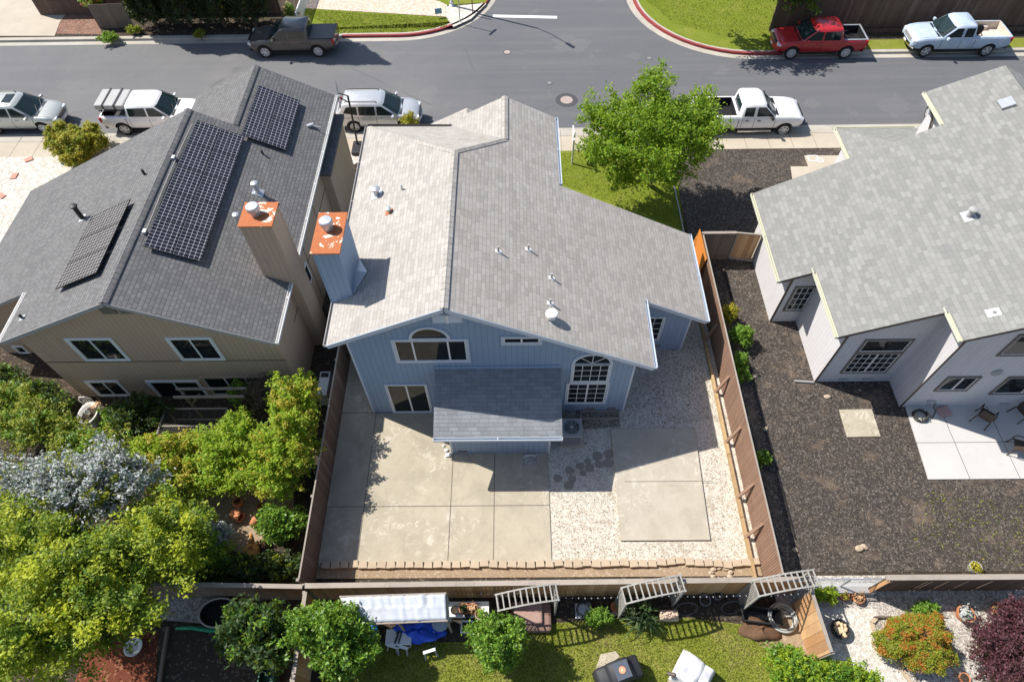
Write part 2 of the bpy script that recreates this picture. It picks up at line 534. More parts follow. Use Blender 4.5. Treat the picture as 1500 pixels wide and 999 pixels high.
M['roof_lean'] = m_shingle('shade_tinted_shingles', [(q[0] * .60, q[1] * .66, q[2] * .76) for q in RM], .33, .145, (.10, .10, .105), .85, (.11, .12, .13))  # main shingle tones darkened and blued: the lean-to's blue shade put into the colour
M['roof_left'] = m_shingle('charcoal_shingles', [(.148, .147, .148), (.178, .176, .176), (.122, .121, .123), (.195, .193, .192), (.163, .161, .161)], .22, .15, (.048, .048, .049), .8, gap=.020)
M['roof_right'] = m_shingle('green_grey_shingles', [(.215, .215, .205), (.25, .25, .238), (.19, .191, .184), (.28, .28, .265), (.228, .228, .216), (.26, .258, .242), (.205, .207, .196)], .32, .17, (.15, .15, .143), .9, (.23, .228, .21))
M['blue'] = m_siding('blue_grey_siding', (.24, .325, .435), (.29, .375, .49), .2, (.125, .175, .245), (.165, .215, .29))
M['tan'] = m_siding('tan_siding', (.47, .335, .235), (.53, .385, .275), .2, (.24, .165, .10))
M['pale'] = m_siding('pale_grey_siding', (.56, .545, .55), (.63, .615, .62), .2, (.36, .35, .35))
M['white'] = plain('white_trim', (.76, .75, .73), .5, var=.05)
M['bluetrim'] = plain('pale_blue_trim', (.53, .58, .64), .5, var=.05)
M['cream'] = plain('cream_gutter', (.60, .60, .47), .5, var=.08)
M['taupe'] = plain('taupe_trim', (.17, .15, .13), .6, var=.1)
M['browntrim'] = plain('brown_trim', (.10, .075, .06), .6)
M['greytrim'] = plain('grey_trim', (.36, .35, .34), .6)
M['gutter'] = plain('dark_gutter', (.09, .075, .07), .5)
M['glass'] = m_glass('window_glass', (.012, .016, .018), .03, .2)
M['carglass'] = m_glass('car_glass', (.014, .026, .027), .02)
M['darkin'] = plain('dark_interior', (.02, .02, .02), .8)
M['solar'] = m_solar()
M['alu'] = plain('aluminium', (.62, .63, .64), .35, .8, var=.06)
M['galv'] = plain('galvanised_metal', (.52, .54, .56), .4, .6, var=.18, scale=9)
M['black'] = plain('black_plastic', (.018, .018, .02), .5)
M['blackmetal'] = plain('black_metal', (.025, .025, .027), .4, .3)
M['rubber'] = plain('tyre_rubber', (.022, .021, .02), .85, var=.2)
M['chrome'] = plain('chrome', (.7, .7, .71), .15, 1, var=.03)
M['rim'] = plain('alloy_rim', (.62, .62, .63), .35, .3)
M['rust'] = m_rust()
M['fence'] = m_wood('fence_boards', [(.58, .31, .14), (.42, .22, .10), (.64, .38, .19), (.50, .29, .14), (.32, .17, .09), (.68, .45, .24)])
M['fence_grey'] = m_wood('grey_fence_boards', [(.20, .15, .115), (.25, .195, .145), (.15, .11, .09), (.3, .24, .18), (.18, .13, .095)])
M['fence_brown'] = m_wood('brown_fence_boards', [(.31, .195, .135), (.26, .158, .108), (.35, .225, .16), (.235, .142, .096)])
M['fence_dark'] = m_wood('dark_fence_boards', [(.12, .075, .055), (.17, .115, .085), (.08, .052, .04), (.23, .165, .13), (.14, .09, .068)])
M['rail'] = m_wood('weathered_rail', [(.33, .29, .25), (.28, .24, .2), (.38, .33, .28)], axis_v=False)
M['newwood'] = m_wood('new_yellow_timber', [(.42, .29, .14), (.33, .22, .12), (.48, .34, .18)], axis_v=False)
M['bark'] = plain('bark', (.12, .085, .06), .9, var=.4, scale=8, bump=.6)
M['terra'] = plain('terracotta', (.50, .20, .09), .8, var=.25, scale=5)
M['block'] = m_concrete('tan_block', (.40, .315, .225), (.50, .405, .295), .5, (.25, .19, .13))
M['paint_white'] = m_paint('white_car_paint', (.80, .80, .80))
M['paint_silver'] = m_paint('silver_car_paint', (.55, .56, .58), metal=.35, rough=.3)
M['paint_green'] = m_paint('champagne_car_paint', (.50, .52, .49), metal=.35, rough=.3)
M['paint_grey'] = m_paint('bronze_grey_car_paint', (.105, .098, .09), metal=.4, rough=.3)
M['paint_red'] = m_paint('red_car_paint', (.42, .018, .022), rough=.3)
M['paint_old'] = m_paint('faded_pale_blue_paint', (.40, .49, .60), .12, .15, .5, wear=(.60, .62, .63))
M['redlight'] = plain('tail_lens', (.45, .02, .02), .2)
M['lens'] = plain('head_lens', (.68, .70, .72), .1, .2)
M['amber'] = plain('amber_lens', (.6, .28, .05), .2)
# ------------------------------------------------------------------ light
world = bpy.data.worlds.new('World'); scene.world = world; world.use_nodes = True
wt = world.node_tree; bg = wt.nodes['Background']; sky = wt.nodes.new('ShaderNodeTexSky')
sky.sky_type = 'NISHITA'; sky.sun_disc = False
SUN = Vector((-.75, .345, 1.0)).normalized()
sky.sun_elevation = math.asin(SUN.z); sky.sun_rotation = math.atan2(SUN.x, SUN.y)
wt.links.new(sky.outputs[0], bg.inputs[0]); bg.inputs[1].default_value = .11
sl = bpy.data.lights.new('sun', 'SUN'); so = bpy.data.objects.new('sun', sl); C.objects.link(so)
sl.energy = 5.0; sl.angle = R(.53); sl.color = (1, .95, .88)
so.rotation_euler = SUN.to_track_quat('Z', 'Y').to_euler(); so.location = (-30, 20, 60)
scene.view_settings.view_transform = 'Standard'; scene.view_settings.look = 'None'
scene.view_settings.exposure = .46; scene.view_settings.gamma = 1


# ------------------------------------------------------------------ setting
def struct(name, mb, mat):
    return tag(mb.build(name, mat), kind='structure')


ROADZ = -.13
KY = at(600, 197, ROADZ).y          # near kerb face
FY = at(200, 60, ROADZ).y           # far kerb face
g = MB(); g.quad((-400, -200, -.3), (400, -200, -.3), (400, 500, -.3), (-400, 500, -.3)); struct('ground', g, M['ground'])
g = MB(); g.quad((-120, KY - .3, ROADZ), (120, KY - .3, ROADZ), (120, 90, ROADZ), (-120, 90, ROADZ)); struct('road', g, M['asphalt'])
# near block (yards) as a raised sheet with the kerb as its street edge
g = MB(); g.box(-120, 120, -60, KY - .45, -.28, -.012); struct('yard_ground', g, M['darksoil'])


def kerb(name, pts, w, z, mat, zb=-.28):
    """kerb of width w to the left of the polyline (outer face on the polyline)"""
    mb = MB(); P_ = [Vector((p[0], p[1], 0)) for p in pts]; L = []
    for i, p in enumerate(P_):
        a = P_[max(0, i - 1)]; b = P_[min(len(P_) - 1, i + 1)]; d = (b - a).normalized()
        L.append(p + Vector((-d.y, d.x, 0)) * w)
    for i in range(len(P_) - 1):
        a, b, c, d = P_[i], P_[i + 1], L[i + 1], L[i]
        up = lambda q, zz: (q.x, q.y, zz)
        mb.quad(up(a, z), up(b, z), up(c, z), up(d, z))
        mb.quad(up(a, zb), up(b, zb), up(b, z), up(a, z))
    return struct(name, mb, mat)


# gutter pans and kerbs
g = MB(); g.box(-120, 120, KY - .45, KY, -.28, .0); struct('kerb', g, M['kerb'])
g = MB(); g.box(-120, 120, KY, KY + .38, -.28, ROADZ + .006); struct('gutter', g, M['kerb'])
# near sidewalk
SWB = at(600, 224, 0).y
g = MB(); g.box(-120, 120, SWB, KY - .45, -.2, .004); struct('sidewalk', g, M['walk'])
g = MB()
for x in np.arange(-60, 60, 1.25): g.box(x, x + .015, SWB, KY, .002, .008)
g.box(-120, 120, KY - .46, KY - .445, .002, .008)
struct('sidewalk_joints', g, M['joint'])

# far side of the street: left and right corner blocks with rounded red kerbs
def arc(c, r, a0, a1, n=14): return [(c[0] + r * math.cos(R(a0 + (a1 - a0) * i / n)), c[1] + r * math.sin(R(a0 + (a1 - a0) * i / n))) for i in range(n + 1)]


SXL = at(722, 0, ROADZ).x; SXR = at(926, 0, ROADZ).x      # side street kerbs at the picture top
FYR = at(1400, 78, ROADZ).y
rL = 6.0; cL = (SXL - rL, FY + rL)
rRr = 7.0; cR = (SXR + rRr, FYR + rRr)
linL = [(-120, FY)] + arc(cL, rL, -90, 0) + [(SXL, 90)]
linR = [(SXR, 90)] + arc(cR, rRr, 180, 270) + [(120, FYR)]
def inset(pts, w):
    P_ = [Vector((p[0], p[1], 0)) for p in pts]; L = []
    for i, p in enumerate(P_):
        d = (P_[min(len(P_) - 1, i + 1)] - P_[max(0, i - 1)]).normalized(); L.append((p.x - d.y * w, p.y + d.x * w))
    return L
REDL = at(500, 58, 0).x
for lin, nm in ((linL, 'left'), (linR, 'right')):
    blk = inset(lin, .3)
    poly = blk + ([(-120, 90)] if nm == 'left' else [(120, 90)])
    g = MB(); g.prism(poly, -.28, -.012); struct('far_ground', g, M['darksoil'])
    g = MB(); o = inset(lin, -.42)
    for i in range(len(lin) - 1):
        g.quad((*o[i], ROADZ + .006), (*o[i + 1], ROADZ + .006), (*lin[i + 1], ROADZ + .006), (*lin[i], ROADZ + .006))
    struct('gutter', g, M['kerb'])
redL0 = REDL
kerb('kerb', [(-120, FY), (redL0, FY)], .3, .01, M['kerb'])
kerb('red_kerb', [(redL0, FY)] + linL[1:], .16, .02, M['kerb_red'])
kerb('kerb', inset([(redL0, FY)] + linL[1:], .16), .14, .018, M['kerb'])
redR1 = at(1140, 62, 0).x
kerb('red_kerb', [p for p in linR[:-1]] + [(redR1, FYR)], .16, .02, M['kerb_red'])
kerb('kerb', inset(linR[:-1] + [(redR1, FYR)], .16), .14, .018, M['kerb'])
kerb('kerb', [(redR1, FYR), (120, FYR)], .3, .01, M['kerb'])

# stop line
a, b = at(722, 24, ROADZ), at(816, 26, ROADZ)
g = MB(); g.quad((a.x, a.y - .15, ROADZ + .005), (b.x, b.y - .15, ROADZ + .005), (b.x, b.y + .15, ROADZ + .005), (a.x, a.y + .15, ROADZ + .005))
struct('stop_line', g, plain('road_paint', (.74, .74, .72), .7, var=.15, scale=8))


def cover(u, v, r, label, mat, k=1.25):
    p = at(u, v, ROADZ)
    t = empty('manhole_cover', (p.x, p.y, ROADZ), 0, label, 'manhole cover')
    mb = MB(); mb.lathe([(r * k, -.02), (r * k, .006), (0.001, .008)], p, 28); mb.build('asphalt_collar', plain('patch_asphalt', (.065, .066, .07), .9), t)
    mb = MB(); mb.lathe([(r, 0), (r, .014), (r * .9, .018), (.001, .016)], p, 28); mb.build('lid', mat, t)


conc = plain('pinkish_lid', (.36, .29, .26), .85, var=.2)
cover(830, 147, .36, 'round pinkish manhole lid in a dark asphalt ring near the front tree', conc, 1.8)
cover(743, 77, .2, 'small worn utility lid in the middle of the junction', conc)
cover(805, 122, .14, 'tiny round valve lid between the two larger covers in the road', plain('grey_lid', (.2, .2, .2), .8))
cover(951, 86, .14, 'tiny round valve lid in the road on the right of the junction', plain('grey_lid', (.2, .2, .2), .8))


def sheet(name, pix, z, mat, z0=None):
    """ground cover given by its outline"""
    P_ = [at(u, v, z) for u, v in pix]; mb = MB(); mb.prism([(p.x, p.y) for p in P_], z - .03 if z0 is None else z0, z)
    return struct(name, mb, mat)


def sheetxy(name, pts, z, mat, t=.03):
    mb = MB(); mb.prism(pts, z - t, z); return struct(name, mb, mat)


FLX, FRX = -7.12, 8.4            # side fences of the middle lot
BFY = 5.95                       # back fence
# middle back yard
sheetxy('gravel_yard', [(FLX, BFY), (FRX + .05, BFY), (FRX - .1, 20), (FLX, 20)], .004, M['gravel'])
sheetxy('side_path', [(FLX + .03, 12), (-5.8, 12), (-5.8, 22.9), (FLX + .03, 22.9)], .03, M['patio'])
px = lambda u, v, z=.045: at(u, v, z)
pr = px(808, 822).x; py0 = px(640, 824).y
sheetxy('patio', [(FLX + .05, py0), (pr, py0), (pr, 12.42), (FLX + .05, 12.42)], .045, M['patio'], .06)
g = MB()
for u in (526, 657, 723):
    x = px(u, 800).x; g.box(x - .012, x + .012, py0, 12.4, .046, .05)
for v in (741,):
    y = px(650, v).y; g.box(FLX + .05, pr, y - .012, y + .012, .046, .05)
y = px(500, 605).y; g.box(FLX + .05, -2.6, y - .012, y + .012, .046, .05)
struct('patio_joints', g, M['joint'])
q0, q1 = px(895, 629), px(1040, 791)
sheetxy('concrete_pad', [(px(909, 793).x, q1.y), (px(1040, 791).x, q1.y), (px(1017, 629).x, q0.y), (px(895, 629).x, q0.y)], .09, M['slab'], .1)
y = px(960, 705, .09).y
g = MB(); g.box(4.0, 7.3, y - .01, y + .01, .091, .095); struct('pad_joint', g, M['joint'])
sheetxy('dirt_bed', [(FLX + .03, BFY), (FRX, BFY), (FRX, px(700, 828, 0).y), (FLX + .03, px(700, 828, 0).y)], .03, M['soil'])
# right neighbour
sheetxy('mulch_yard', [(FRX + .1, BFY + .1), (40, BFY + .1), (40, 28.2), (FRX - .1, 28.2)], .006, M['mulch'])
pa, pb = at(1360, 702, .04), at(1327, 597, .04)
sheetxy('neighbour_patio', [(pa.x, pa.y), (30, pa.y), (30, 12.5), (pb.x, 12.5)], .05, M['patio2'], .06)
g = MB()
y = at(1400, 648, .05).y; g.box(pa.x - .2, 30, y - .01, y + .01, .051, .055)
for u in (1395, 1466):
    x = at(u, 640, .05).x; g.box(x - .01, x + .01, pa.y, 12.5, .051, .055)
struct('neighbour_patio_joints', g, M['joint'])
sheet('stepping_pad', [(1241, 640), (1290, 639), (1277, 599), (1229, 600)], .04, M['patio'])
# front yards
sheetxy('front_lawn', [(-5.9, 19.6), (at(990, 300, 0).x, 19.6), (at(1000, 330, 0).x + .35, SWB), (-5.9, SWB)], .012, M['grass2'])
g = MB(); a, b = at(984, 278, .03), at(995, 330, .03); g.bar((8.15, 19.6, .03), (8.15, SWB, .03), .06, .08); struct('lawn_edging', g, M['greytrim'])
sheet('driveway', [(1178, 228), (1240, 228), (1300, 300), (1165, 290), (1158, 244), (1184, 244)], .016, M['walk'])
g = MB()
for (u, v, s) in ((1191, 232, .36), (1201, 235, .22)):
    p = at(u, v, .02)
    for (dx, dy, w, h) in ((-s, 0, .05, 2 * s), (s, 0, .05, 2 * s), (0, -s, 2 * s, .05), (0, s, 2 * s, .05)):
        g.rbox((p.x + dx * .7, p.y + dy * .6, .02), w * .7 + .02, h * .6 + .02, .006)
struct('painted_utility_marks', g, M['white'])
sheetxy('white_gravel_yard', [(-120, 20.5), (-18, 20.5), (-8.4, 27.5), (-8.4, SWB), (-120, SWB)], .008, M['whiterock'])
sheetxy('neighbour_driveway', [(-8.4, 24), (-6.6, 24), (-6.6, SWB), (-8.4, SWB)], .014, M['walk'])
sheetxy('dry_verge', [(-7.4, 21.5), (-5.9, 21.5), (-5.9, SWB - .1), (-7.4, SWB - .1)], .024, M['drygrass'])
# far side
sheet('far_driveway', [(-60, 53), (80, 53), (88, 32), (112, 3), (130, -30), (-60, -30)], .012, M['walk'], -.02)
sheet('red_rock_bed', [(82, 50), (150, 51), (132, 3), (112, 4), (88, 33)], .008, M['redrock'], -.02)
lw = [q for q in inset(linL, .26) if q[0] > at(395, 50, 0).x - .5 and q[0] < at(668, 40, 0).x and q[1] < FY + 6]
sheetxy('corner_lawn', [(at(380, 52, 0).x, lw[0][1] if lw else FY)] + lw + [tuple(at(u, v, .012))[:2] for u, v in ((664, 40), (655, 26), (438, 12), (425, 20), (395, 46))], .012, M['grass2'], .035)
sheet('pink_gravel_strip', [(440, 12), (655, 25), (655, 5), (600, -8), (440, -8)], .016, M['pinkrock'], -.02)
sheet('white_rock_bed', [(654, 26), (664, 40), (690, 28), (712, 6), (712, 5), (655, 10)], .02, M['whiterock'], -.02)
sheet('corner_lawn', [(655, 8), (712, 4), (716, -20), (600, -20)], .024, M['grass2'], -.02)
rw = [q for q in inset(linR, .26) if q[0] < at(1195, 60, 0).x]
sheetxy('corner_lawn', rw + [(at(1195, 50, 0).x, FYR + .26), (at(1195, 50, 0).x, 70)], .012, M['grass2'], .035)
sheetxy('verge', [(at(1196, 50, 0).x, FYR + .26), (40, FYR + .26), (40, FYR + 1.3), (at(1196, 50, 0).x, FYR + 1.3)], .014, M['grass'], .03)
# back neighbours
sheetxy('back_lawn', [(-7.1, -12), (8.6, -12), (8.6, BFY - .05), (-7.1, BFY - .05)], .002, M['darksoil'], .02)
sheet('back_lawn', [(520, 945), (560, 940), (690, 940), (790, 915), (900, 905), (1010, 905), (1120, 918), (1150, 960), (1220, 1080), (420, 1080)], .014, M['grass'])
sheet('worn_earth', [(1090, 905), (1185, 905), (1200, 975), (1140, 965), (1095, 930)], .02, M['soil'])
sheetxy('back_gravel', [(8.7, -12), (40, -12), (40, BFY), (8.7, BFY)], .004, M['gravel2'])
sheetxy('left_ground', [(-40, BFY), (FLX - .05, BFY), (FLX - .05, 24), (-18, 24), (-40, 24)], .0, M['darksoil'])
sheetxy('left_back_ground', [(-40, -12), (-7.2, -12), (-7.2, BFY), (-40, BFY)], .002, M['darksoil'])
sheet('red_bark_bed', [(95, 1040), (130, 940), (190, 920), (232, 925), (225, 1040)], .012, M['redbark'])
sheet('gravel_patch', [(215, 875), (330, 872), (320, 915), (210, 905)], .012, M['gravel2'])
sheet('dusty_path', [(270, 690), (330, 680), (430, 700), (430, 760), (360, 810), (300, 800)], .012, M['soil'])
# ------------------------------------------------------------------ house helpers
def roofslab(polys, shingle, trim, parent, t=.16, name='roof'):
    mb = MB()
    for P_ in polys:
        # make sure the outline is counter-clockwise from above
        a = sum(P_[i][0] * P_[(i + 1) % len(P_)][1] - P_[(i + 1) % len(P_)][0] * P_[i][1] for i in range(len(P_)))
        mb.slab(P_ if a > 0 else P_[::-1], t)
    return mb.build(name, [shingle, trim], parent)


def ridgecap(parent, segs, mat, w=.14):
    for a, b in segs:
        mb = MB()
        a, b = Vector(a), Vector(b); n = max(2, int((b - a).length / .24)); d = (b - a)
        s = Vector((d.y, -d.x, 0)).normalized()
        for i in range(n):
            p, q = a + d * i / n, a + d * (i + 1.08) / n
            lift0, lift1 = .03, .012
            if a.z == b.z or True:
                A, B = p + Vector((0, 0, lift0)), q + Vector((0, 0, lift1 + .018))
                dz = Vector((0, 0, -.5 * w + .01))
                mb.quad(A, B, B + s * w + dz, A + s * w + dz); mb.quad(B, A, A - s * w + dz, B - s * w + dz)
                mb.quad(A + s * w + dz, A - s * w + dz, A)
        mb.build('ridge_cap', mat, parent)


def gutter(parent, p, q, mat, w=.11, h=.11, name='gutter'):
    mb = MB(); p, q = Vector(p), Vector(q); d = (q - p).normalized(); s = Vector((d.y, -d.x, 0)); up = Vector((0, 0, 1))
    # open trough: back, bottom, front lip
    mb.bar(p + s * .012 - up * h / 2, q + s * .012 - up * h / 2, .014, h)
    mb.bar(p + s * w / 2 - up * h, q + s * w / 2 - up * h, w, .014)
    mb.bar(p + s * w - up * h / 2, q + s * w - up * h / 2, .022, h)
    for e in (p, q): mb.bar(e + s * w / 2 - up * h / 2 - d * .008, e + s * w / 2 - up * h / 2 + d * .008, w, h)
    n = int((q - p).length / 2)
    for i in range(1, n):
        c = p + (q - p) * i / n; mb.bar(c + s * .0, c + s * w, .03, .012)
    return mb.build(name, mat, parent)


def window(parent, x0, x1, z0, z1, Y, trim, tw=.09, mull=(.5,), grid=None, sash=None, proud=.05, sill=True):
    """rectangular window in a wall whose outer face is at y=Y (facing -y)"""
    sash = sash or M['white']
    mb = MB(); yo = Y - proud; e = Y + .01
    mb.box(x0, x1, yo, e, z1 - tw, z1); mb.box(x0, x1, yo, e, z0, z0 + tw)
    mb.box(x0, x0 + tw, yo, e, z0 + tw, z1 - tw); mb.box(x1 - tw, x1, yo, e, z0 + tw, z1 - tw)
    w = mb.build('window', trim, parent, bevel=.006)
    X0, X1, Z0, Z1 = x0 + tw, x1 - tw, z0 + tw, z1 - tw
    mb = MB(); mb.box(X0, X1, Y - .014, Y + .01, Z0, Z1); mb.build('pane', M['glass'], w)
    mb = MB(); f = .035; ys = Y - .032
    mb.box(X0, X1, ys, Y, Z1 - f, Z1); mb.box(X0, X1, ys, Y, Z0, Z0 + f)
    mb.box(X0, X0 + f, ys, Y, Z0 + f, Z1 - f); mb.box(X1 - f, X1, ys, Y, Z0 + f, Z1 - f)
    for m in mull:
        xm = X0 + (X1 - X0) * m; mb.box(xm - .03, xm + .03, ys - .006, Y, Z0 + f, Z1 - f)
    if grid:
        for i in range(1, grid[0]):
            xg = X0 + (X1 - X0) * i / grid[0]
            if all(abs(xg - (X0 + (X1 - X0) * m)) > .04 for m in mull): mb.box(xg - .011, xg + .011, Y - .022, Y, Z0 + f, Z1 - f)
        for j in range(1, grid[1]):
            zg = Z0 + (Z1 - Z0) * j / grid[1]; mb.box(X0 + f, X1 - f, Y - .024, Y, zg - .011, zg + .011)
    mb.build('sash', sash, w)
    return w


def winpx(parent, bl, br, top, Y, trim, **k):
    a, b = aty(*bl, Y), aty(*br, Y); t = aty(*top, Y)
    return window(parent, a.x, b.x, (a.z + b.z) / 2, t.z, Y, trim, **k)


def archwin(parent, x0, x1, zs, zt, Y, trim, tw=.1, spokes=3):
    """half-round window standing on z=zs"""
    cx, rx, rz = (x0 + x1) / 2, (x1 - x0) / 2, zt - zs; n = 18; mb = MB()
    pt = lambda k, r, y: (cx + (rx - r) * math.cos(PI * k / n), y, zs + (rz - r) * math.sin(PI * k / n))
    for k in range(n):
        a, b, c, d = pt(k, 0, Y - .055), pt(k + 1, 0, Y - .055), pt(k + 1, tw, Y - .055), pt(k, tw, Y - .055)
        A, B, C_, D = pt(k, 0, Y + .01), pt(k + 1, 0, Y + .01), pt(k + 1, tw, Y + .01), pt(k, tw, Y + .01)
        mb.quad(d, c, b, a); mb.quad(a, b, B, A); mb.quad(c, d, D, C_)
    mb.box(x0 + tw * .4, x1 - tw * .4, Y - .05, Y + .01, zs - .02, zs + .05)
    w = mb.build('arch_window', trim, parent)
    mb = MB(); mb.quad(*[pt(k, tw, Y - .014) for k in range(n, -1, -1)]); mb.build('pane', M['glass'], w)
    mb = MB()
    for k in range(1, spokes + 1):
        a = PI * k / (spokes + 1)
        mb.bar((cx, Y - .02, zs + .05), (cx + (rx - tw) * math.cos(a), Y - .02, zs + (rz - tw) * math.sin(a)), .02, .02, up=(0, 1, 0))
    if spokes: mb.build('sash', M['white'], w)
    return w


def ventcap(parent, p, r, h, mat, cap=True, name='roof_vent'):
    mb = MB(); p = Vector(p)
    mb.lathe([(r, -.25), (r, h)], p, 12)
    if cap: mb.lathe([(r * 1.5, h), (r * 1.65, h + .02), (r * 1.5, h + r * .7), (r * .6, h + r), (.001, h + r * 1.05)], p, 14)
    else: mb.lathe([(r * .8, h - .001), (.001, h - .002)], p, 12)
    return mb.build(name, mat, parent, smooth=False)


def flashing(parent, p, n, w, l, mat):
    n = Vector(n).normalized(); a = Vector((0, 1, 0)); b = n.cross(a).normalized(); p = Vector(p) + n * .012
    mb = MB(); mb.obox(p, a * w / 2, b * l / 2, n * .006); return mb.build('flashing', mat, parent)


# ------------------------------------------------------------------ middle house
H = empty('blue_house', (-.8, 17, 0), 0, 'blue-grey two storey house with light weathered shingle roof in the middle', 'house')
Y0 = 12.42; RX, RZ = -2.25, 7.34
zr = lambda x: RZ - .5 * (x - RX)      # right slope
zl = lambda x: RZ - .48 * (RX - x)     # left slope
EL, ER, EE = -6.35, 4.83, 7.5
YR, YE, YF = 12.12, 15.08, 19.72
HR = (RX, 19.42, RZ)
FRX_, FRZ = -.42, zr(-.42)
hipfront = 23.45
rp = lambda x, y: (x, y, zr(x)); lp = lambda x, y: (x, y, zl(x))
# right slope, one plane with a step at the back and the front gable's right side
right = [(RX, YR, RZ), rp(ER, YR), rp(ER, YE), rp(EE, YE), rp(EE, YF), rp(1.75, YF), rp(1.75, 23.97), rp(FRX_, 23.97), rp(FRX_, 21.22), HR]
left = [lp(EL, YR), (RX, YR, RZ), HR, lp(EL, hipfront)]
VX = -2.75
zf = lambda y: RZ - .5 * (y - 19.42)
hip = [HR, (FRX_, 21.22, FRZ), (VX, 23.5, zf(23.5)), (EL, hipfront, zl(EL))]
gl = lambda x: FRZ - .5 * (FRX_ - x)
gab = [(FRX_, 21.22, FRZ), (FRX_, 23.97, FRZ), (VX - .15, 23.97, gl(VX - .15)), (VX, 23.5, gl(VX))]
roofslab([right, left, hip, gab], M['roof_mid'], M['greytrim'], H)
ridgecap(H, [((RX, YR, RZ), HR), (HR, (FRX_, 21.22, FRZ)), ((FRX_, 21.22, FRZ), (FRX_, 23.97, FRZ)), (HR, (EL + .05, hipfront - .02, zl(EL)))], M['roof_mid'])
# small porch roof towards the street
pz = 4.62; px_ = -2.2
porch = [[(px_, 23.2, pz), (px_, 25.7, pz), (-4.25, 25.7, pz - 1.0), (-4.25, 23.2, pz - 1.0)][::-1], [(px_, 23.2, pz), (px_, 25.7, pz), (-.2, 25.7, pz - 1.0), (-.2, 23.2, pz - 1.0)]]
roofslab(porch, M['roof_mid'], M['greytrim'], H, .12, 'porch_roof')
gutter(H, (EL - .0, hipfront, zl(EL) - .01), (EL, YR, zl(EL) - .01), M['greytrim'])
gutter(H, (ER, YR, zr(ER) - .01), (ER, YE + .05, zr(ER) - .01), M['bluetrim'])
gutter(H, (EE, YE, zr(EE) - .01), (EE, YF, zr(EE) - .01), M['bluetrim'])
gutter(H, (1.75, YF + .1, zr(1.75) - .01), (1.75, 23.97, zr(1.75) - .01), M['bluetrim'])
gutter(H, (VX + .05, 23.53, zf(23.53) + .0), (EL, hipfront + .06, zl(EL)), M['gutter'])
# bargeboards along the rear rakes
mb = MB()
for a, b in (((RX, YR - .012, RZ), lp(EL, YR - .012)), ((RX, YR - .012, RZ), rp(ER, YR - .012)), (rp(ER + .1, YE - .012), rp(EE, YE - .012))):
    mb.bar(Vector(a) - Vector((0, 0, .11)), Vector(b) - Vector((0, 0, .11)), .03, .18)
mb.build('bargeboard', M['bluetrim'], H)
# walls
wl, wr, we = -5.8, 4.25, 7.0; dz = -.17
mb = MB()
mb.xz_prism([(wl, -.2), (wr, -.2), (wr, zr(wr) + dz), (RX, RZ + dz - .02), (wl, zl(wl) + dz)], Y0, 19.7)
mb.xz_prism([(wr + .002, -.2), (we, -.2), (we, zr(we) + dz), (wr + .002, zr(wr + .002) + dz)], 15.38, 19.5)
mb.box(wl, 1.3, 19.702, 23.1, -.2, 5.1)
mb.box(-3.9, -.5, 23.102, 25.4, -.2, 3.55)
mb.build('wall', M['blue'], H)
for x, y, zt in ((wl, Y0, zl(wl)), (wr, Y0, zr(wr)), (we, 15.38, zr(we))):
    mb = MB(); mb.box(x - .06 if x > 0 else x - .012, x + .012 if x > 0 else x + .06, y - .014, y + .09, -.05, zt + dz - .01); mb.build('corner_board', M['bluetrim'], H)
# rear windows and door
winpx(H, (581, 530), (690, 530), (630, 496), Y0, M['bluetrim'], mull=(.25, .75), tw=.11)
a, b = aty(599, 496, Y0), aty(660, 496, Y0); t_ = aty(630, 478, Y0)
archwin(H, a.x, b.x, a.z + .0, t_.z, Y0, M['bluetrim'], spokes=0)
winpx(H, (734, 504), (794, 504), (763, 492), Y0, M['bluetrim'], tw=.1)
a, b = aty(576, 603, Y0), aty(635, 603, Y0); t_ = aty(600, 562, Y0)
d_ = window(H, a.x, b.x, .06, t_.z, Y0, M['bluetrim'], tw=.08); d_.name = 'sliding_door'
mb = MB(); mb.box(b.x - .2, b.x - .17, Y0 - .08, Y0 - .04, .95, 1.2); mb.build('handle', M['black'], d_)
a, b = aty(826, 591, Y0), aty(887, 591, Y0); t_ = aty(860, 559.7, Y0)
window(H, a.x, b.x, a.z, t_.z, Y0, M['bluetrim'], tw=.1, mull=(.5,), grid=(4, 4))
s_ = aty(860, 532, Y0); tt = aty(862, 517, Y0); ax0, ax1 = aty(834, 560, Y0).x, aty(891.7, 560, Y0).x
window(H, ax0, ax1, t_.z + .004, s_.z, Y0, M['bluetrim'], tw=.09, mull=(), grid=(4, 3))
archwin(H, ax0, ax1, s_.z - .03, tt.z, Y0, M['bluetrim'], spokes=3)
a, b = aty(940, 499, 15.38), aty(965.5, 498, 15.38); t_ = aty(975, 463, 15.38)
window(H, b.x - 1.55, b.x, b.z, t_.z, 15.38, M['bluetrim'], mull=(.5,), grid=(4, 4))
# attic vent
a, b = aty(634, 472, Y0), aty(678, 472, Y0); zt = RZ - .6
mb = MB(); mb.box(a.x, b.x, Y0 - .03, Y0, a.z, zt - .12)
v = mb.build('attic_vent', M['bluetrim'], H)
mb = MB()
for i in range(7): mb.obox(((a.x + b.x) / 2, Y0 - .04, a.z + .05 + i * (zt - .16 - a.z) / 7), ((b.x - a.x) / 2 - .06, 0, 0), (0, .018, .02), (0, .004, -.006))
mb.box((a.x + b.x) / 2 - .05, (a.x + b.x) / 2 + .05, Y0 - .06, Y0 - .03, a.z, zt - .1)
mb.build('louvre', M['white'], v)
for u in (864, 895):
    p = aty(u, 600, Y0); mb = MB(); mb.box(p.x - .18, p.x + .18, Y0 - .012, Y0, .18, .3); mb.build('crawl_vent', M['taupe'], H)
p = aty(958, 507, 15.38); mb = MB(); mb.box(p.x - .1, p.x + .26, 15.366, 15.38, .2, .32); mb.build('crawl_vent', M['taupe'], H)
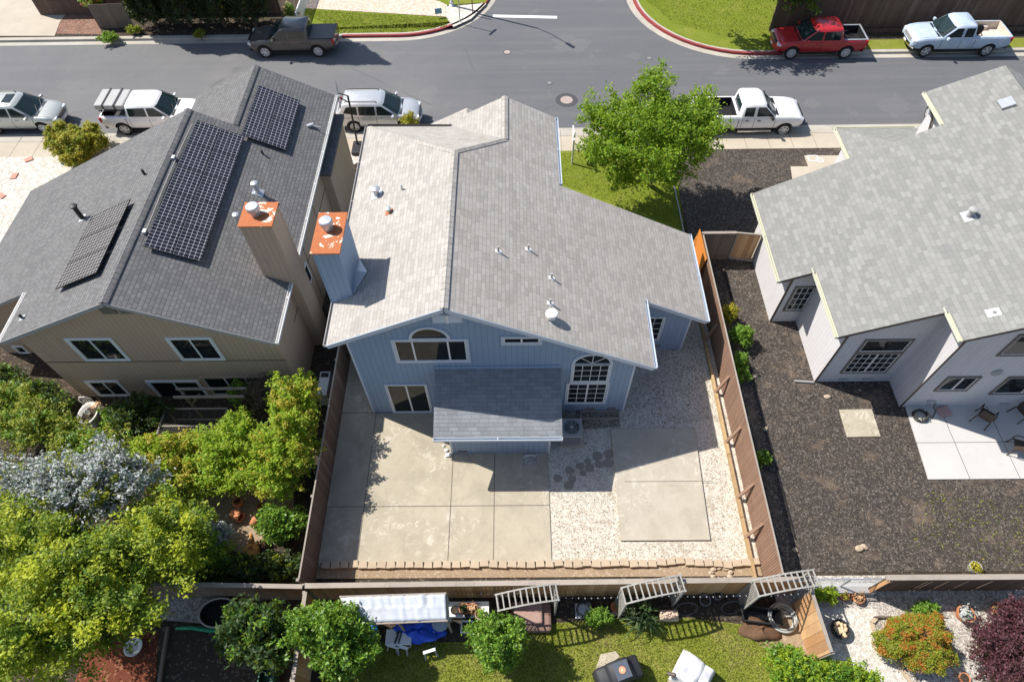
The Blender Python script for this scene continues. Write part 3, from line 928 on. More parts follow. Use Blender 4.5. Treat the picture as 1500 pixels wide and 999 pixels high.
# rear lean-to
SY = 10.05; sx0, sx1 = -2.96, 1.56; sz0, sz1 = 2.6, 3.42
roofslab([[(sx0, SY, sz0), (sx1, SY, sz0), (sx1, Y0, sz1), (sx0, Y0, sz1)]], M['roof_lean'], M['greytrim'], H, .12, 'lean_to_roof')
gutter(H, (sx0, SY, sz0 - .01), (sx1, SY, sz0 - .01), M['bluetrim'])
mb = MB(); bw0, bw1, BY = -2.56, 1.22, 10.62
k = (sz1 - sz0) / (Y0 - SY); zz = lambda y: sz0 + k * (y - SY) - .13
v8 = [(bw0, BY, -.1), (bw1, BY, -.1), (bw1, BY, zz(BY)), (bw0, BY, zz(BY)), (bw0, Y0, -.1), (bw1, Y0, -.1), (bw1, Y0, zz(Y0)), (bw0, Y0, zz(Y0))]
mb.add(v8, [(0, 1, 2, 3), (1, 5, 6, 2), (4, 0, 3, 7)]); mb.build('lean_to_wall', M['blue'], H)
for x in (bw0, bw1):
    mb = MB(); mb.box(x - .012 if x < 0 else x - .07, x + .07 if x < 0 else x + .012, BY - .014, BY + .08, .0, zz(BY) - .01); mb.build('corner_board', M['bluetrim'], H)
mb = MB(); mb.box(sx0, sx1, Y0 - .05, Y0 - .004, sz1 - .02, sz1 + .12); mb.build('step_flashing', M['blue'], H)
p = aty(677, 661, BY); mb = MB(); mb.box(p.x - .18, p.x + .2, BY - .012, BY, .16, .28); mb.build('crawl_vent', M['taupe'], H)
p = aty(768, 655, BY); mb = MB(); mb.box(p.x - .12, p.x + .12, BY - .03, BY, .25, .33); mb.lathe([(.04, -.06), (.04, 0)], (p.x - .06, BY - .03, .3), 8, 'y'); mb.lathe([(.04, -.06), (.04, 0)], (p.x + .08, BY - .03, .3), 8, 'y'); mb.build('hose_tap', M['galv'], H)
# chimney on the left wall
cx0, cx1, cy0, cy1, cz = -6.52, -5.56, 13.85, 15.68, 7.9
mb = MB(); mb.box(cx0 + .06, cx1 - .06, cy0 + .06, cy1 - .06, -.1, cz); ch = mb.build('chimney', M['blue'], H)
mb = MB(); mb.box(cx0, cx1, cy0, cy1, cz, cz + .05); mb.build('rusty_cap', M['rust'], ch, bevel=.01)
mb = MB(); c_ = ((cx0 + cx1) / 2 - .06, 14.95, cz + .05)
mb.lathe([(.17, 0), (.17, .26)], c_, 18); mb.lathe([(.21, .20), (.22, .21), (.22, .36), (.19, .39), (.001, .40)], c_, 20); mb.build('flue', M['galv'], ch)
x_ = cx1 - .06   # little metal saddle on the uphill side of the chimney
mb = MB(); mb.add([(x_, 13.95, zl(x_) + .02), (x_, 15.6, zl(x_) + .02), (x_ + .42, 14.8, zl(x_ + .42) + .03), (x_, 14.8, zl(x_) + .26)], [(0, 2, 3), (2, 1, 3)]); mb.build('cricket', M['galv'], H)
# roof vents
nr = (.5, 0, 1); nl = (-.48, 0, 1)
def onroof(u, v, n): return atplane(u, v, (RX, 15, RZ), n)
p = onroof(552, 286, nl); ventcap(H, p, .11, .28, M['galv']); flashing(H, p, nl, .42, .5, M['galv'])
p = onroof(570, 311, nl); ventcap(H, p, .07, .16, M['galv']); flashing(H, p, nl, .26, .3, M['rust'])
p = onroof(589, 278, nl); ventcap(H, p, .035, .24, M['galv'], False)
for u, v in ((730, 369), (774, 366), (808, 408), (806, 445)):
    p = onroof(u, v, nr); ventcap(H, p, .035, .26, M['greytrim'], False); flashing(H, p, nr, .16, .24, M['white'])
p = onroof(808, 466, nr); ventcap(H, p, .13, .2, M['white']); flashing(H, p, nr, .3, .36, M['greytrim'])

# ------------------------------------------------------------------ left house
L = empty('tan_house', (-13.3, 18, 0), 0, 'tan two storey house with charcoal shingle roof and solar panels on the left', 'house')
LY = 13.3; lx, lz = -13.48, 6.66
lr = lambda x: lz - .493 * (x - lx); ll = lambda x: lz - .457 * (lx - x)
LER, LEL, LEX = -8.6, -18.28, -22.4
LF, L2F, LYR = 23.05, 27.3, 13.0
g2x = -11.87; g2z = lr(g2x); g2l = lambda x: g2z - .47 * (g2x - x)
rr_ = lambda x, y: (x, y, lr(x)); ll_ = lambda x, y: (x, y, ll(x))
right = [(lx, LYR, lz), rr_(LER, LYR), rr_(LER, L2F), rr_(g2x, L2F), rr_(g2x, LF), (lx, LF, lz)]
left = [(lx, LYR, lz), (lx, LF, lz), ll_(LEX, LF - .3), ll_(LEX, 15.2), ll_(LEL, 15.2), ll_(LEL, LYR)]
g2 = [(g2x, LF - .05, g2z), (g2x, L2F, g2z), (-15.2, L2F, g2l(-15.2)), (-15.2, LF - .05, g2l(-15.2))]
roofslab([right, left, g2], M['roof_left'], M['greytrim'], L)
ridgecap(L, [((lx, LYR, lz), (lx, LF, lz)), ((g2x, LF, g2z), (g2x, L2F, g2z))], M['roof_left'], .17)
gutter(L, (LER, LYR, lr(LER) - .01), (LER, L2F, lr(LER) - .01), M['white'])
gutter(L, (LEL, 15.2, ll(LEL) - .01), (LEL, LYR, ll(LEL) - .01), M['white'])
mb = MB()
for a, b in (((lx, LYR - .012, lz), ll_(LEL, LYR - .012)), ((lx, LYR - .012, lz), rr_(LER, LYR - .012))):
    mb.bar(Vector(a) - Vector((0, 0, .1)), Vector(b) - Vector((0, 0, .1)), .03, .16)
mb.build('bargeboard', M['greytrim'], L)
mb = MB(); w0, w1 = -17.9, -8.75; dz = -.17
mb.xz_prism([(w0, -.2), (w1, -.2), (w1, lr(w1) + dz), (lx, lz + dz - .02), (w0, ll(w0) + dz)], LY, 22.9)
mb.xz_prism([(-15, -.2), (w1, -.2), (w1, lr(w1) + dz), (g2x, g2z + dz - .02), (-15, g2l(-15) + dz)], 22.902, 27.1)
mb.xz_prism([(-22, -.2), (w0 - .002, -.2), (w0 - .002, ll(w0) + dz), (-22, ll(-22) + dz)], 15.5, 22.5)
mb.box(w1, -8.32, 22.6, 26.4, -.2, 3.55)
mb.build('wall', M['tan'], L)
mb = MB(); mb.box(w1 - .0, -8.2, 22.4, 26.6, 3.55, 3.7); mb.build('bay_roof', M['roof_left'], L)
mb = MB()   # battens on the side wall
mb.box(w1, w1 + .016, 15, 27.05, 2.65, 2.68)
for y in (18.2, 20.6, 23): mb.box(w1, w1 + .014, y, y + .03, 0, 3.9)
mb.box(w0, w1, LY - .012, LY, 2.62, 2.66)
mb.build('wall_seam', M['browntrim'], L)
winpx(L, (126.7, 528), (193, 527.5), (130, 494.7), LY, M['white'], tw=.1)
winpx(L, (267, 527), (332, 527), (275, 494), LY, M['white'], tw=.1)
winpx(L, (147, 580), (195, 579), (148, 557), LY, M['white'], tw=.11)
winpx(L, (237, 584), (312, 584), (250, 557), LY, M['white'], tw=.11)
a, b = aty(330, 600, LY), aty(420, 600, LY); t_ = aty(340, 551, LY)
d_ = window(L, a.x, b.x, .05, t_.z, LY, M['tan'], mull=(.35, .68), tw=.09); d_.name = 'sliding_door'
for (u0, v0, u1, v1) in ((17, 516, 38, 507), (35, 545, 52, 523)):
    a, b = aty(u0, v0, 15.5), aty(u1, v1, 15.5)
winpx(L, (30, 518), (46, 517), (30, 506), 15.5, M['white'], tw=.08, mull=())
winpx(L, (44, 548), (78, 548), (52, 523), 15.5, M['white'], tw=.08, mull=())
mb = MB()
zt_ = lz - .5
for s in (-1, 1): mb.obox((lx + .32 * s, LY - .02, lz - .72), (.26, 0, 0), (0, .02, 0), (0, 0, .26))
mb.build('attic_vent', M['taupe'], L)
# small side window near the chimney
p = atx(449, 404, w1 - .0)
mb = MB(); mb.box(w1, w1 + .05, p.y - .35, p.y + .35, p.z - .5, p.z + .5); w = mb.build('window', M['white'], L)
mb = MB(); mb.box(w1 + .02, w1 + .056, p.y - .26, p.y + .26, p.z - .4, p.z + .4); mb.build('pane', M['glass'], w)
p = atx(492, 285, w1); mb = MB(); mb.box(w1, w1 + .14, p.y - .35, p.y + .35, p.z - .45, p.z + .45)
for i in range(4): mb.tube([(w1 + .07, p.y - .3 + i * .2, p.z - .45), (w1 + .07, p.y - .3 + i * .2, .2)], .02, 6)
mb.build('meter_box', M['galv'], L)
# chimney
kx0, kx1, ky0, ky1, kz = -9.48, -8.29, 15.7, 16.88, 7.25
mb = MB(); mb.box(kx0 + .05, kx1 - .05, ky0 + .05, ky1 - .05, -.1, kz); ch = mb.build('chimney', M['tan'], L)
mb = MB(); mb.box(kx0, kx1, ky0, ky1, kz, kz + .05); mb.build('rusty_cap', M['rust'], ch, bevel=.01)
mb = MB(); c_ = (-8.98, 16.3, kz + .05); mb.lathe([(.17, 0), (.17, .26)], c_, 18); mb.lathe([(.22, .20), (.23, .21), (.23, .36), (.2, .39), (.001, .40)], c_, 20); mb.build('flue', M['galv'], ch)
# trim strips on the chimney faces
for x in (kx0 + .05, kx1 - .05 - .08): mb = MB(); mb.box(x, x + .08, ky0 + .038, ky0 + .05, 0, kz); mb.build('corner_board', M['tan'], ch)
for y in (ky0 + .05, ky1 - .13): mb = MB(); mb.box(kx1 - .05, kx1 - .038, y, y + .08, 0, kz); mb.build('corner_board', M['tan'], ch)
nR = Vector((.493, 0, 1)).normalized(); nL = Vector((-.457, 0, 1)).normalized()
onR = lambda u, v: atplane(u, v, (lx, 18, lz), nR); onL = lambda u, v: atplane(u, v, (lx, 18, lz), nL)
p = onR(378, 282); ventcap(L, p, .09, .45, M['galv']); flashing(L, p, nR, .4, .45, M['galv'])
p = onR(350, 325); ventcap(L, p, .08, .35, M['galv'])
p = onL(121, 320); ventcap(L, p, .09, .62, M['black'], True); flashing(L, p, nL, .4, .3, M['galv'])
p = onL(212, 256); ventcap(L, p, .05, .26, M['black'], False)
p = onL(33, 466); ventcap(L, p, .05, .24, M['black'], False); flashing(L, p, nL, .25, .25, M['galv'])
p = onR(385, 226); ventcap(L, p, .045, .2, M['black'], False)
p = onR(455, 186); mb = MB(); mb.rbox(p + Vector((0, 0, .08)), .3, .12, .1, .5); mb.tube([p + Vector((-.5, .1, .05)), p + Vector((.5, -.1, .05))], .02, 6); mb.build('cable_bracket', M['galv'], L)


def solar(pix, n, label, thick=.045, stand=.16, nx=8, ny=12, along=0):
    """rectangular array standing just above the roof: pix = 3 corners (a, b along the top, c below a)"""
    on = onR if n is nR else onL
    A, B, D = on(*pix[0]), on(*pix[1]), on(*pix[2])
    ey = Vector((0, 1, 0)); ex = n.cross(ey); ex = ex if ex.x > 0 else -ex
    loc = (A + B + D) / 3
    t = empty('solar_array', loc, 0, label, 'solar panel')
    ux = [(q - A).dot(ex) for q in (A, B, D)]; uy = [(q - A).dot(ey) for q in (A, B, D)]
    x0, x1, y0, y1 = min(ux), max(ux), min(uy), max(uy)
    return A, ex, ey, t, x0, x1, y0, y1


def solar_fill(A, ex, ey, n, t, x0, x1, y0, y1, nx, ny, stand=.15):
    W, Hh = (x1 - x0) / nx, (y1 - y0) / ny
    for i in range(nx):
        for j in range(ny):
            a, b = x0 + i * W + .008, x0 + (i + 1) * W - .008; c, d = y0 + j * Hh + .008, y0 + (j + 1) * Hh - .008
            P_ = lambda u, v, h: A + ex * u + ey * v + n * h
            ctr = P_((a + b) / 2, (c + d) / 2, stand); off = ORG[t.name]
            mb = MB(); mb.obox(ctr, ex * (b - a) / 2, ey * (d - c) / 2, n * .018)
            fr = mb.build('panel_frame', M['blackmetal'], t)
            mb = MB(); e = .012
            mb.quad(P_(a + e, c + e, stand + .022), P_(b - e, c + e, stand + .022), P_(b - e, d - e, stand + .022), P_(a + e, d - e, stand + .022))
            if (Vector(mb.v[1]) - Vector(mb.v[0])).cross(Vector(mb.v[2]) - Vector(mb.v[1])).dot(n) < 0: mb.f[0].reverse()
            o = mb.build('cells', M['solar'], fr, uv=False)
            uvl = o.data.uv_layers.new(name='UVMap'); nu, nv = max(1, round((b - a) / .127)) * .127, max(1, round((d - c) / .127)) * .127
            cor = {0: (0, 0), 1: (nu, 0), 2: (nu, nv), 3: (0, nv)}
            for li in o.data.polygons[0].loop_indices: uvl.data[li].uv = cor[o.data.loops[li].vertex_index]
    mb = MB()
    for v in np.linspace(y0 + .4, y1 - .4, max(2, ny * 2)):
        mb.bar(A + ex * (x0 + .05) + ey * v + n * (stand - .05), A + ex * (x1 - .05) + ey * v + n * (stand - .05), .04, .04, up=n)
        for u in (x0 + .1, x1 - .1): mb.bar(A + ex * u + ey * v, A + ex * u + ey * v + n * (stand - .05), .05, .05)
    mb.build('mounting_rail', M['blackmetal'], t)


r_ = solar([(287, 181), (358, 204), (213, 366)], nR, 'largest black solar array, running down the tan house\'s right roof slope beside the ridge')
solar_fill(r_[0], r_[1], r_[2], nR, *r_[3:], 2, 5)
r_ = solar([(378, 129), (439, 152), (355, 203)], nR, 'square black solar array on the tan house\'s lower front gable slope')
solar_fill(r_[0], r_[1], r_[2], nR, *r_[3:], 2, 2)
r_ = solar([(182, 306), (140, 322), (148, 404)], nL, 'tilted black solar array on the tan house\'s left roof slope')
solar_fill(r_[0], r_[1], r_[2], nL, *r_[3:], 1, 3, .17)
mb = MB(); pts = [onR(282, 183) + nR * .06, onR(262, 225) + nR * .06, onR(240, 275) + nR * .06, onR(214, 340) + nR * .06, onL(184, 341) + nL * .1]
mb.tube(pts, .018, 6); o = mb.build('conduit', M['greytrim'], L)
for u, v in ((254, 233), (212, 341)): mb = MB(); mb.rbox(onR(u, v) + nR * .07, .12, .18, .1); mb.build('junction_box', M['galv'], L)

# ------------------------------------------------------------------ right house
G = empty('pale_house', (19, 17, 0), 0, 'pale grey house with stepped green-grey shingle roof on the right', 'house')
gs = .46; gz = lambda x: 3.14 + gs * (x - 10.48)
RGX = 19.95; rgz = gz(RGX); gp = lambda x, y: (x, y, gz(x)); gq = lambda x, y: (x, y, rgz - gs * (x - RGX))
yA, yB, yC = 16.49, 13.41, 12.2
fr1 = at(1105, 283, 3.14).y
left = [gp(10.48, yA), gp(11.7, yA), gp(11.7, yB), gp(14.9, yB), gp(14.9, yC), gp(RGX, yC), gp(RGX, 24.1), gp(17.35, 24.1), gp(17.35, 22.0), gp(10.48, fr1)]
right = [(RGX, yC, rgz), gq(29.5, yC), gq(29.5, 24.1), (RGX, 24.1, rgz)]
# lower street-side roof with a hip
e0 = at(1225, 190, 3.0); lo = [(e0.x, 21.6, 3.55), (e0.x, e0.y, 3.05), (18.6, e0.y, 3.05), (18.6, 21.6, 5.0), (17.3, 21.6, 4.9)]
roofslab([left, right], M['roof_right'], M['browntrim'], G)
mb = MB(); zA = gz(e0.x)
A_, B_, C_, D_ = (e0.x, 21.3, 3.1), (e0.x, e0.y, 3.05), (19.2, e0.y, 3.05), (19.2, 21.9, 5.0)
mb.cur = 0
roofslab([[A_, (19.2, 21.9, 4.9), (17.0, 23.6, 4.05), B_], [B_, (17.0, 23.6, 4.05), (19.2, 23.6, 4.05), C_], [(17.0, 23.6, 4.05), (19.2, 21.9, 4.9), (19.2, 23.6, 4.05)]], M['roof_right'], M['browntrim'], G, .1, 'garage_roof')
gutter(G, (e0.x, e0.y, 3.04), (e0.x, 21.5, 3.09), M['cream'])
gutter(G, (19.2, e0.y + .02, 3.04), (e0.x, e0.y + .02, 3.04), M['cream'])
for (x, ya, yb) in ((10.48, fr1, yA), (11.7, yA + .2, yB), (14.9, yB + .2, yC), (17.35, 24.1, 22.0)):
    gutter(G, (x, ya, gz(x) - .01), (x, yb, gz(x) - .01), M['cream'])
mb = MB(); dz = -.17
mb.xz_prism([(11.1, -.2), (14, -.2), (14, gz(14) + dz), (11.1, gz(11.1) + dz)], 16.79, fr1 - .3)
mb.xz_prism([(12.25, -.2), (16, -.2), (16, gz(16) + dz), (12.25, gz(12.25) + dz)], 13.71, 16.788)
mb.xz_prism([(15.33, -.2), (24.6, -.2), (24.6, rgz - gs * (24.6 - RGX) + dz), (RGX, rgz + dz - .02), (15.33, gz(15.33) + dz)], 12.5, 21.6)
mb.xz_prism([(14.002, -.2), (15.32, -.2), (15.32, gz(15.32) + dz), (14.002, gz(14) + dz)], 16.79, fr1 - .3)
mb.box(15.9, 19, 21.602, e0.y - .4, -.2, 2.9)
mb.xz_prism([(17.8, 2.902), (RGX, 2.902), (RGX, rgz + dz - .02), (17.8, gz(17.8) + dz)], 21.602, 23.85)
mb.build('wall', M['pale'], G)
for x, y in ((11.1, 16.79), (12.25, 13.71), (15.33, 12.5)):
    mb = MB(); mb.box(x - .012, x + .08, y - .014, y - .0, 0, gz(x + .08) + dz - .01); mb.build('corner_board', M['browntrim'], G)
w = winpx(G, (1230, 546), (1297, 545.5), (1266, 516), 13.71, M['taupe'], tw=.08, mull=(.5,), grid=(6, 4))
a, b = aty(1230, 546, 13.71), aty(1297, 545.5, 13.71); t_ = aty(1266, 516, 13.71); t2 = aty(1300, 496.5, 13.71)
window(G, a.x, b.x, t_.z + .004, t2.z, 13.71, M['taupe'], tw=.08, mull=())
winpx(G, (1146, 455), (1177, 455), (1175, 419), 16.79, M['taupe'], tw=.09, mull=(), grid=(3, 4))
winpx(G, (1367, 572), (1415, 572), (1400, 551), 12.5, M['taupe'], tw=.09)
a = aty(1447, 577, 12.5); t_ = aty(1480, 551, 12.5)
window(G, a.x, a.x + 2.4, a.z, t_.z, 12.5, M['taupe'], tw=.09)
a = aty(1458, 521, 12.5); t_ = aty(1495, 489, 12.5)
window(G, a.x, a.x + 1.9, a.z, t_.z, 12.5, M['taupe'], tw=.1)
for u, v, y in ((1235, 555, 13.71), (1270, 555, 13.71), (1470, 592, 12.5), (1362, 594, 12.5)):
    p = aty(u, v, y); mb = MB(); mb.box(p.x - .2, p.x + .2, y - .012, y, .15, .27); mb.build('crawl_vent', M['greytrim'], G)
p = aty(1375, 577, 12.5); mb = MB(); mb.rbox((p.x, 12.46, .5), .3, .06, .08); mb.tube([(p.x, 12.45, .5), (p.x, 12.38, .4)], .03, 8); mb.build('hose_tap', M['galv'], G)
p = aty(1460, 545, 12.5); mb = MB(); mb.lathe([(.16, -.08), (.19, -.04), (.19, 0)], (p.x, 12.5, p.z), 16, 'y'); mb.build('wall_lamp', M['greytrim'], G)
nG = Vector((-gs, 0, 1)).normalized(); onG = lambda u, v: atplane(u, v, (15, 18, gz(15)), nG)
p = onG(1419, 317); ventcap(G, p, .1, .3, M['greytrim']); flashing(G, p, nG, .5, .42, M['galv'])
p = onG(1455, 458); ventcap(G, p, .05, .1, M['greytrim'], False); flashing(G, p, nG, .3, .4, M['white'])
p = onG(1474, 153); mb = MB(); ey = Vector((0, 1, 0)); ex = ey.cross(nG); mb.obox(p + nG * .06, ex * .24, ey * .24, nG * .05); mb.build('skylight', M['galv'], G)
mb = MB(); p = (17.35, 22.6, gz(17.35) - .1); q = (16.75, 22.3, 3.6); mb.tube([(17.3, 23.2, gz(17.35) - .15), (17.7, 23.3, 5.6), (17.72, 22.6, 4.2), (17.3, 22.1, 4.0)], .045, 8); mb.build('downpipe', M['browntrim'], G)
# ------------------------------------------------------------------ vehicles
# local frame: x forward, y left, z up, wheels on z = 0
SEC = [(.0, .0), (.86, .0), (.95, .10), (.985, .30), (1.0, .52), (.985, .74), (.955, .90), (.90, .985), (.80, 1.0), (.45, 1.012), (0, 1.018)]


def lerp(a, b, t): return a + (b - a) * t


class Prof:
    """body shape: stations of x, half width, bottom z, top z"""

    def __init__(s, st): s.st = st; s.x = [q[0] for q in st]

    def at(s, x):
        st = s.st
        if x <= st[0][0]: return st[0][1:]
        for a, b in zip(st, st[1:]):
            if x <= b[0]:
                t = (x - a[0]) / (b[0] - a[0]); return tuple(lerp(a[i], b[i], t) for i in (1, 2, 3))
        return st[-1][1:]

    def y(s, x, z):
        w, zb, zt = s.at(x); f = min(1, max(0, (z - zb) / (zt - zb)))
        for a, b in zip(SEC, SEC[1:]):
            if f <= b[1] and b[1] > a[1]: return w * lerp(a[0], b[0], (f - a[1]) / (b[1] - a[1]))
        return w * .8

    def mesh(s):
        mb = MB(); ring = []; xs = []
        for a, b in zip(s.x, s.x[1:]):
            n = max(1, int((b - a) / .22)); xs += [lerp(a, b, i / n) for i in range(n)]
        xs.append(s.x[-1])
        v = []; N = 0
        for x in xs:
            w, zb, zt = s.at(x)
            r = [(x, w * fy, lerp(zb, zt, fz)) for fy, fz in SEC]
            r = r + [(x, -p[1], p[2]) for p in r[-2:0:-1]]
            N = len(r); v += r
        f = []
        for i in range(len(xs) - 1):
            for k in range(N): f.append((i * N + k, (i + 1) * N + k, (i + 1) * N + (k + 1) % N, i * N + (k + 1) % N))
        f += [tuple(range(N)), tuple((len(xs) - 1) * N + k for k in range(N - 1, -1, -1))]
        mb.add(v, f); return mb


def outward(o):
    bm = bmesh.new(); bm.from_mesh(o.data); bmesh.ops.remove_doubles(bm, verts=bm.verts, dist=1e-5)
    bmesh.ops.recalc_face_normals(bm, faces=bm.faces); bm.to_mesh(o.data); bm.free()


def boolean(body, cutters):
    """subtract the cutter meshes from the body object for good"""
    tmp = []; outward(body)
    for i, mb in enumerate(cutters):
        c = mb.build('cut', M['black'], None, uv=False); tmp.append(c); outward(c)
        m = body.modifiers.new('b%d' % i, 'BOOLEAN'); m.operation = 'DIFFERENCE'; m.object = c; m.solver = 'EXACT'
    bpy.context.view_layer.update()
    dg = bpy.context.evaluated_depsgraph_get()
    me = bpy.data.meshes.new_from_object(body.evaluated_get(dg))
    body.modifiers.clear(); body.data = me
    for c in tmp:
        d = c.data; bpy.data.objects.remove(c); bpy.data.meshes.remove(d)


def quad_on(mb, side, pts, off=.006):
    """patch on a side (+1 left, -1 right)"""
    P_ = [(p[0], p[1] * side, p[2]) for p in pts]
    mb.add(P_, [list(range(len(P_)))] if side < 0 else [list(range(len(P_)))[::-1]])


def rim_mesh(r, side, style):
    mb = MB(); y = .0
    mb.lathe([(r, -.08), (r, .03), (r * .9, .035), (r * .86, .0), (r * .84, -.07), (.001, -.07)], (0, 0, 0), 24, 'y')
    n = {'six': 6, 'five': 5, 'ten': 10}[style]
    for k in range(n):
        a = 2 * PI * k / n; d = Vector((math.cos(a), 0, math.sin(a)))
        mb.bar(d * r * .12 + Vector((0, .02, 0)), d * r * .9 + Vector((0, .012, 0)), r * (.34 if n < 8 else .16), .03, up=(0, 1, 0))
    mb.lathe([(r * .22, 0), (r * .22, .04), (.001, .045)], (0, 0, 0), 12, 'y')
    mb2 = MB(); mb2.v = [(p[0], p[1] * side, p[2]) for p in mb.v]; mb2.f = [f if side > 0 else f[::-1] for f in mb.f]; mb2.m = mb.m; mb2.s = mb.s
    return mb2


def wheels(t, ax, track, r, rimmat, style, tw=.24):
    rm = {}
    for x in ax:
        for s in (1, -1):
            mb = MB(); h = tw / 2
            mb.lathe([(r * .64, -h), (r * .9, -h), (r * .985, -h * .8), (r, -h * .5), (r, h * .5), (r * .985, h * .8), (r * .9, h), (r * .66, h)], (0, 0, 0), 28, 'y', cap=False)
            mb.lathe([(r * .66, -h), (r * .66, h)], (0, 0, 0), 28, 'y', cap=False)
            w = mb.build('wheel', M['rubber'], t, smooth=False, local=True); w.location = (x, s * (track - h), r)
            q = rim_mesh(r * .66, s, style).build('rim', rimmat, w, local=True, smooth=False); q.location = (0, s * (h - .025), 0)


def vehicle(name, label, cat, P_, paint, loc, rz, spec):
    """common builder for pickups and estate cars. P_ = Prof"""
    t = empty(name, loc, rz, label, cat)
    W = spec['w'] / 2; L0, L1 = P_.x[0], P_.x[-1]; r = spec['r']; ax = spec['axles']
    body = P_.mesh().build('body', [paint, M['black']], None, smooth=True, local=True, uv=False)
    cut = []
    for x in ax:
        for s in (1, -1):
            mb = MB(); mb.lathe([(r * 1.17, -.2), (r * 1.17, .25)], (x, s * W, r * 1.0), 26, 'y'); cut.append(mb)
    bed = spec.get('bed')
    if bed:
        x0, x1, yb, zb = bed; mb = MB(); mb.box(x0, x1, -yb, yb, zb, 2.0); cut.append(mb)
    boolean(body, cut); body.parent = t
    me = body.data
    while len(me.materials) < 2: me.materials.append(M['black'])
    bedm = spec.get('bedmat', M['black'])
    if len(me.materials) < 3: me.materials.append(bedm)
    me.materials[0] = paint; me.materials[1] = M['black']; me.materials[2] = bedm
    for p in me.polygons:
        c = p.center; p.material_index = 0; n = p.normal
        for x in ax:
            if (c.x - x) ** 2 + (c.z - r) ** 2 < (r * 1.18) ** 2 and abs(c.y) < W - .01 and (abs(n.y) < .5 or abs(c.y) < W * .86) and c.z < r * 2.2 and abs(c.y) > W * .6: p.material_index = 1; p.use_smooth = False
        if c.z < P_.at(c.x)[1] + .02 and n.z < -.5: p.material_index = 1
        if bed and bed[0] - .01 <= c.x <= bed[1] + .01 and abs(c.y) <= bed[2] + .005 and c.z < P_.at(c.x)[2] - .004 and c.z >= bed[3] - .01:
            p.material_index = 2; p.use_smooth = False
    ed = body.modifiers.new('split', 'EDGE_SPLIT'); ed.split_angle = R(38)
    wheels(t, ax, W * .985, r, spec.get('rim', M['rim']), spec.get('style', 'six'))
    # cabin: belt (front, rear, half width, z) -> roof (front, rear, half width, z)
    bf, br, bw, bz = spec['belt']; rf, rr, rw, rz_ = spec['roof']
    mb = MB(); lay = []
    for k, (tt, zz) in enumerate(((0, bz - .06), (0, bz), (.5, None), (.86, None), (.97, rz_ - .035), (1.0, rz_))):
        z = zz if zz is not None else lerp(bz, rz_, tt * .93)
        f = lerp(bf, rf, tt); b = lerp(br, rr, tt); w = lerp(bw, rw, tt)
        if k >= 4: f -= .06 * (k - 3); b += .03 * (k - 3); w -= .05 * (k - 3)
        cr = .16
        ring = [(f, w * .62), (f - cr * .6, w * .93), (f - cr * 1.6, w), ((f + b) / 2, w * 1.0), (b + cr * .7, w), (b + .03, w * .92), (b, w * .6)]
        ring = ring + [(x, -y) for x, y in ring[::-1]]
        lay.append([(x, y, z) for x, y in ring])
    N = len(lay[0]); v = [q for l in lay for q in l]; f = []
    for i in range(len(lay) - 1):
        for k in range(N): f.append((i * N + k, i * N + (k + 1) % N, (i + 1) * N + (k + 1) % N, (i + 1) * N + k))
    v.append(((rf + rr) / 2, 0, rz_ + .03)); top = len(v) - 1
    for k in range(N): f.append(((len(lay) - 1) * N + k, (len(lay) - 1) * N + (k + 1) % N, top))
    mb.add(v, f); cabin = mb.build('cabin', paint, t, smooth=True, local=True, uv=False)
    for p in cabin.data.polygons: pass
    es = cabin.modifiers.new('split', 'EDGE_SPLIT'); es.split_angle = R(50)
    # glass
    def side(x, tt, off=.012):
        return (x, lerp(bw, rw, tt) + off, lerp(bz, rz_, tt * .93))
    o = .014
    tb, tt_ = .05, .9
    F = lambda tt, y: (lerp(bf, rf, tt) + o, y, lerp(bz, rz_, tt * .93) + .008)
    wb, wt = bw * .86, rw * .86
    mb = MB(); g0 = F(tb, -wb * .72), F(tb, wb * .72), F(tt_, wt * .72), F(tt_, -wt * .72)
    mb.quad(*g0)
    for s in (1, -1):   # wrapped corners
        a = (lerp(bf, rf, tb) - .08 + o, s * wb * 1.04, g0[0][2]); b = (lerp(bf, rf, tt_) - .08 + o, s * wt * 1.04, g0[2][2])
        c, d = (g0[2], g0[1]) if s > 0 else (g0[3], g0[0])
        mb.quad(*( (d, a, b, c) if s > 0 else (a, d, c, b)))
    mb.build('windscreen', M['carglass'], t, local=True, uv=False)
    B = lambda tt, y: (lerp(br, rr, tt) - o, y, lerp(bz, rz_, tt * .93) + .004)
    mb = MB(); wb, wt = bw * .62, rw * .62; q0 = .12 if not bed else .1
    mb.quad(B(q0, wb), B(q0, -wb), B(.84, -wt), B(.84, wt)); mb.build('rear_window', M['carglass'], t, local=True, uv=False)
    for (poly) in spec['windows']:      # (x, t) outlines
        for s in (1, -1):
            mb = MB(); quad_on(mb, s, [side(x, tt, .010) for x, tt in poly]); mb.build('side_window', M['carglass'], t, local=True, uv=False)
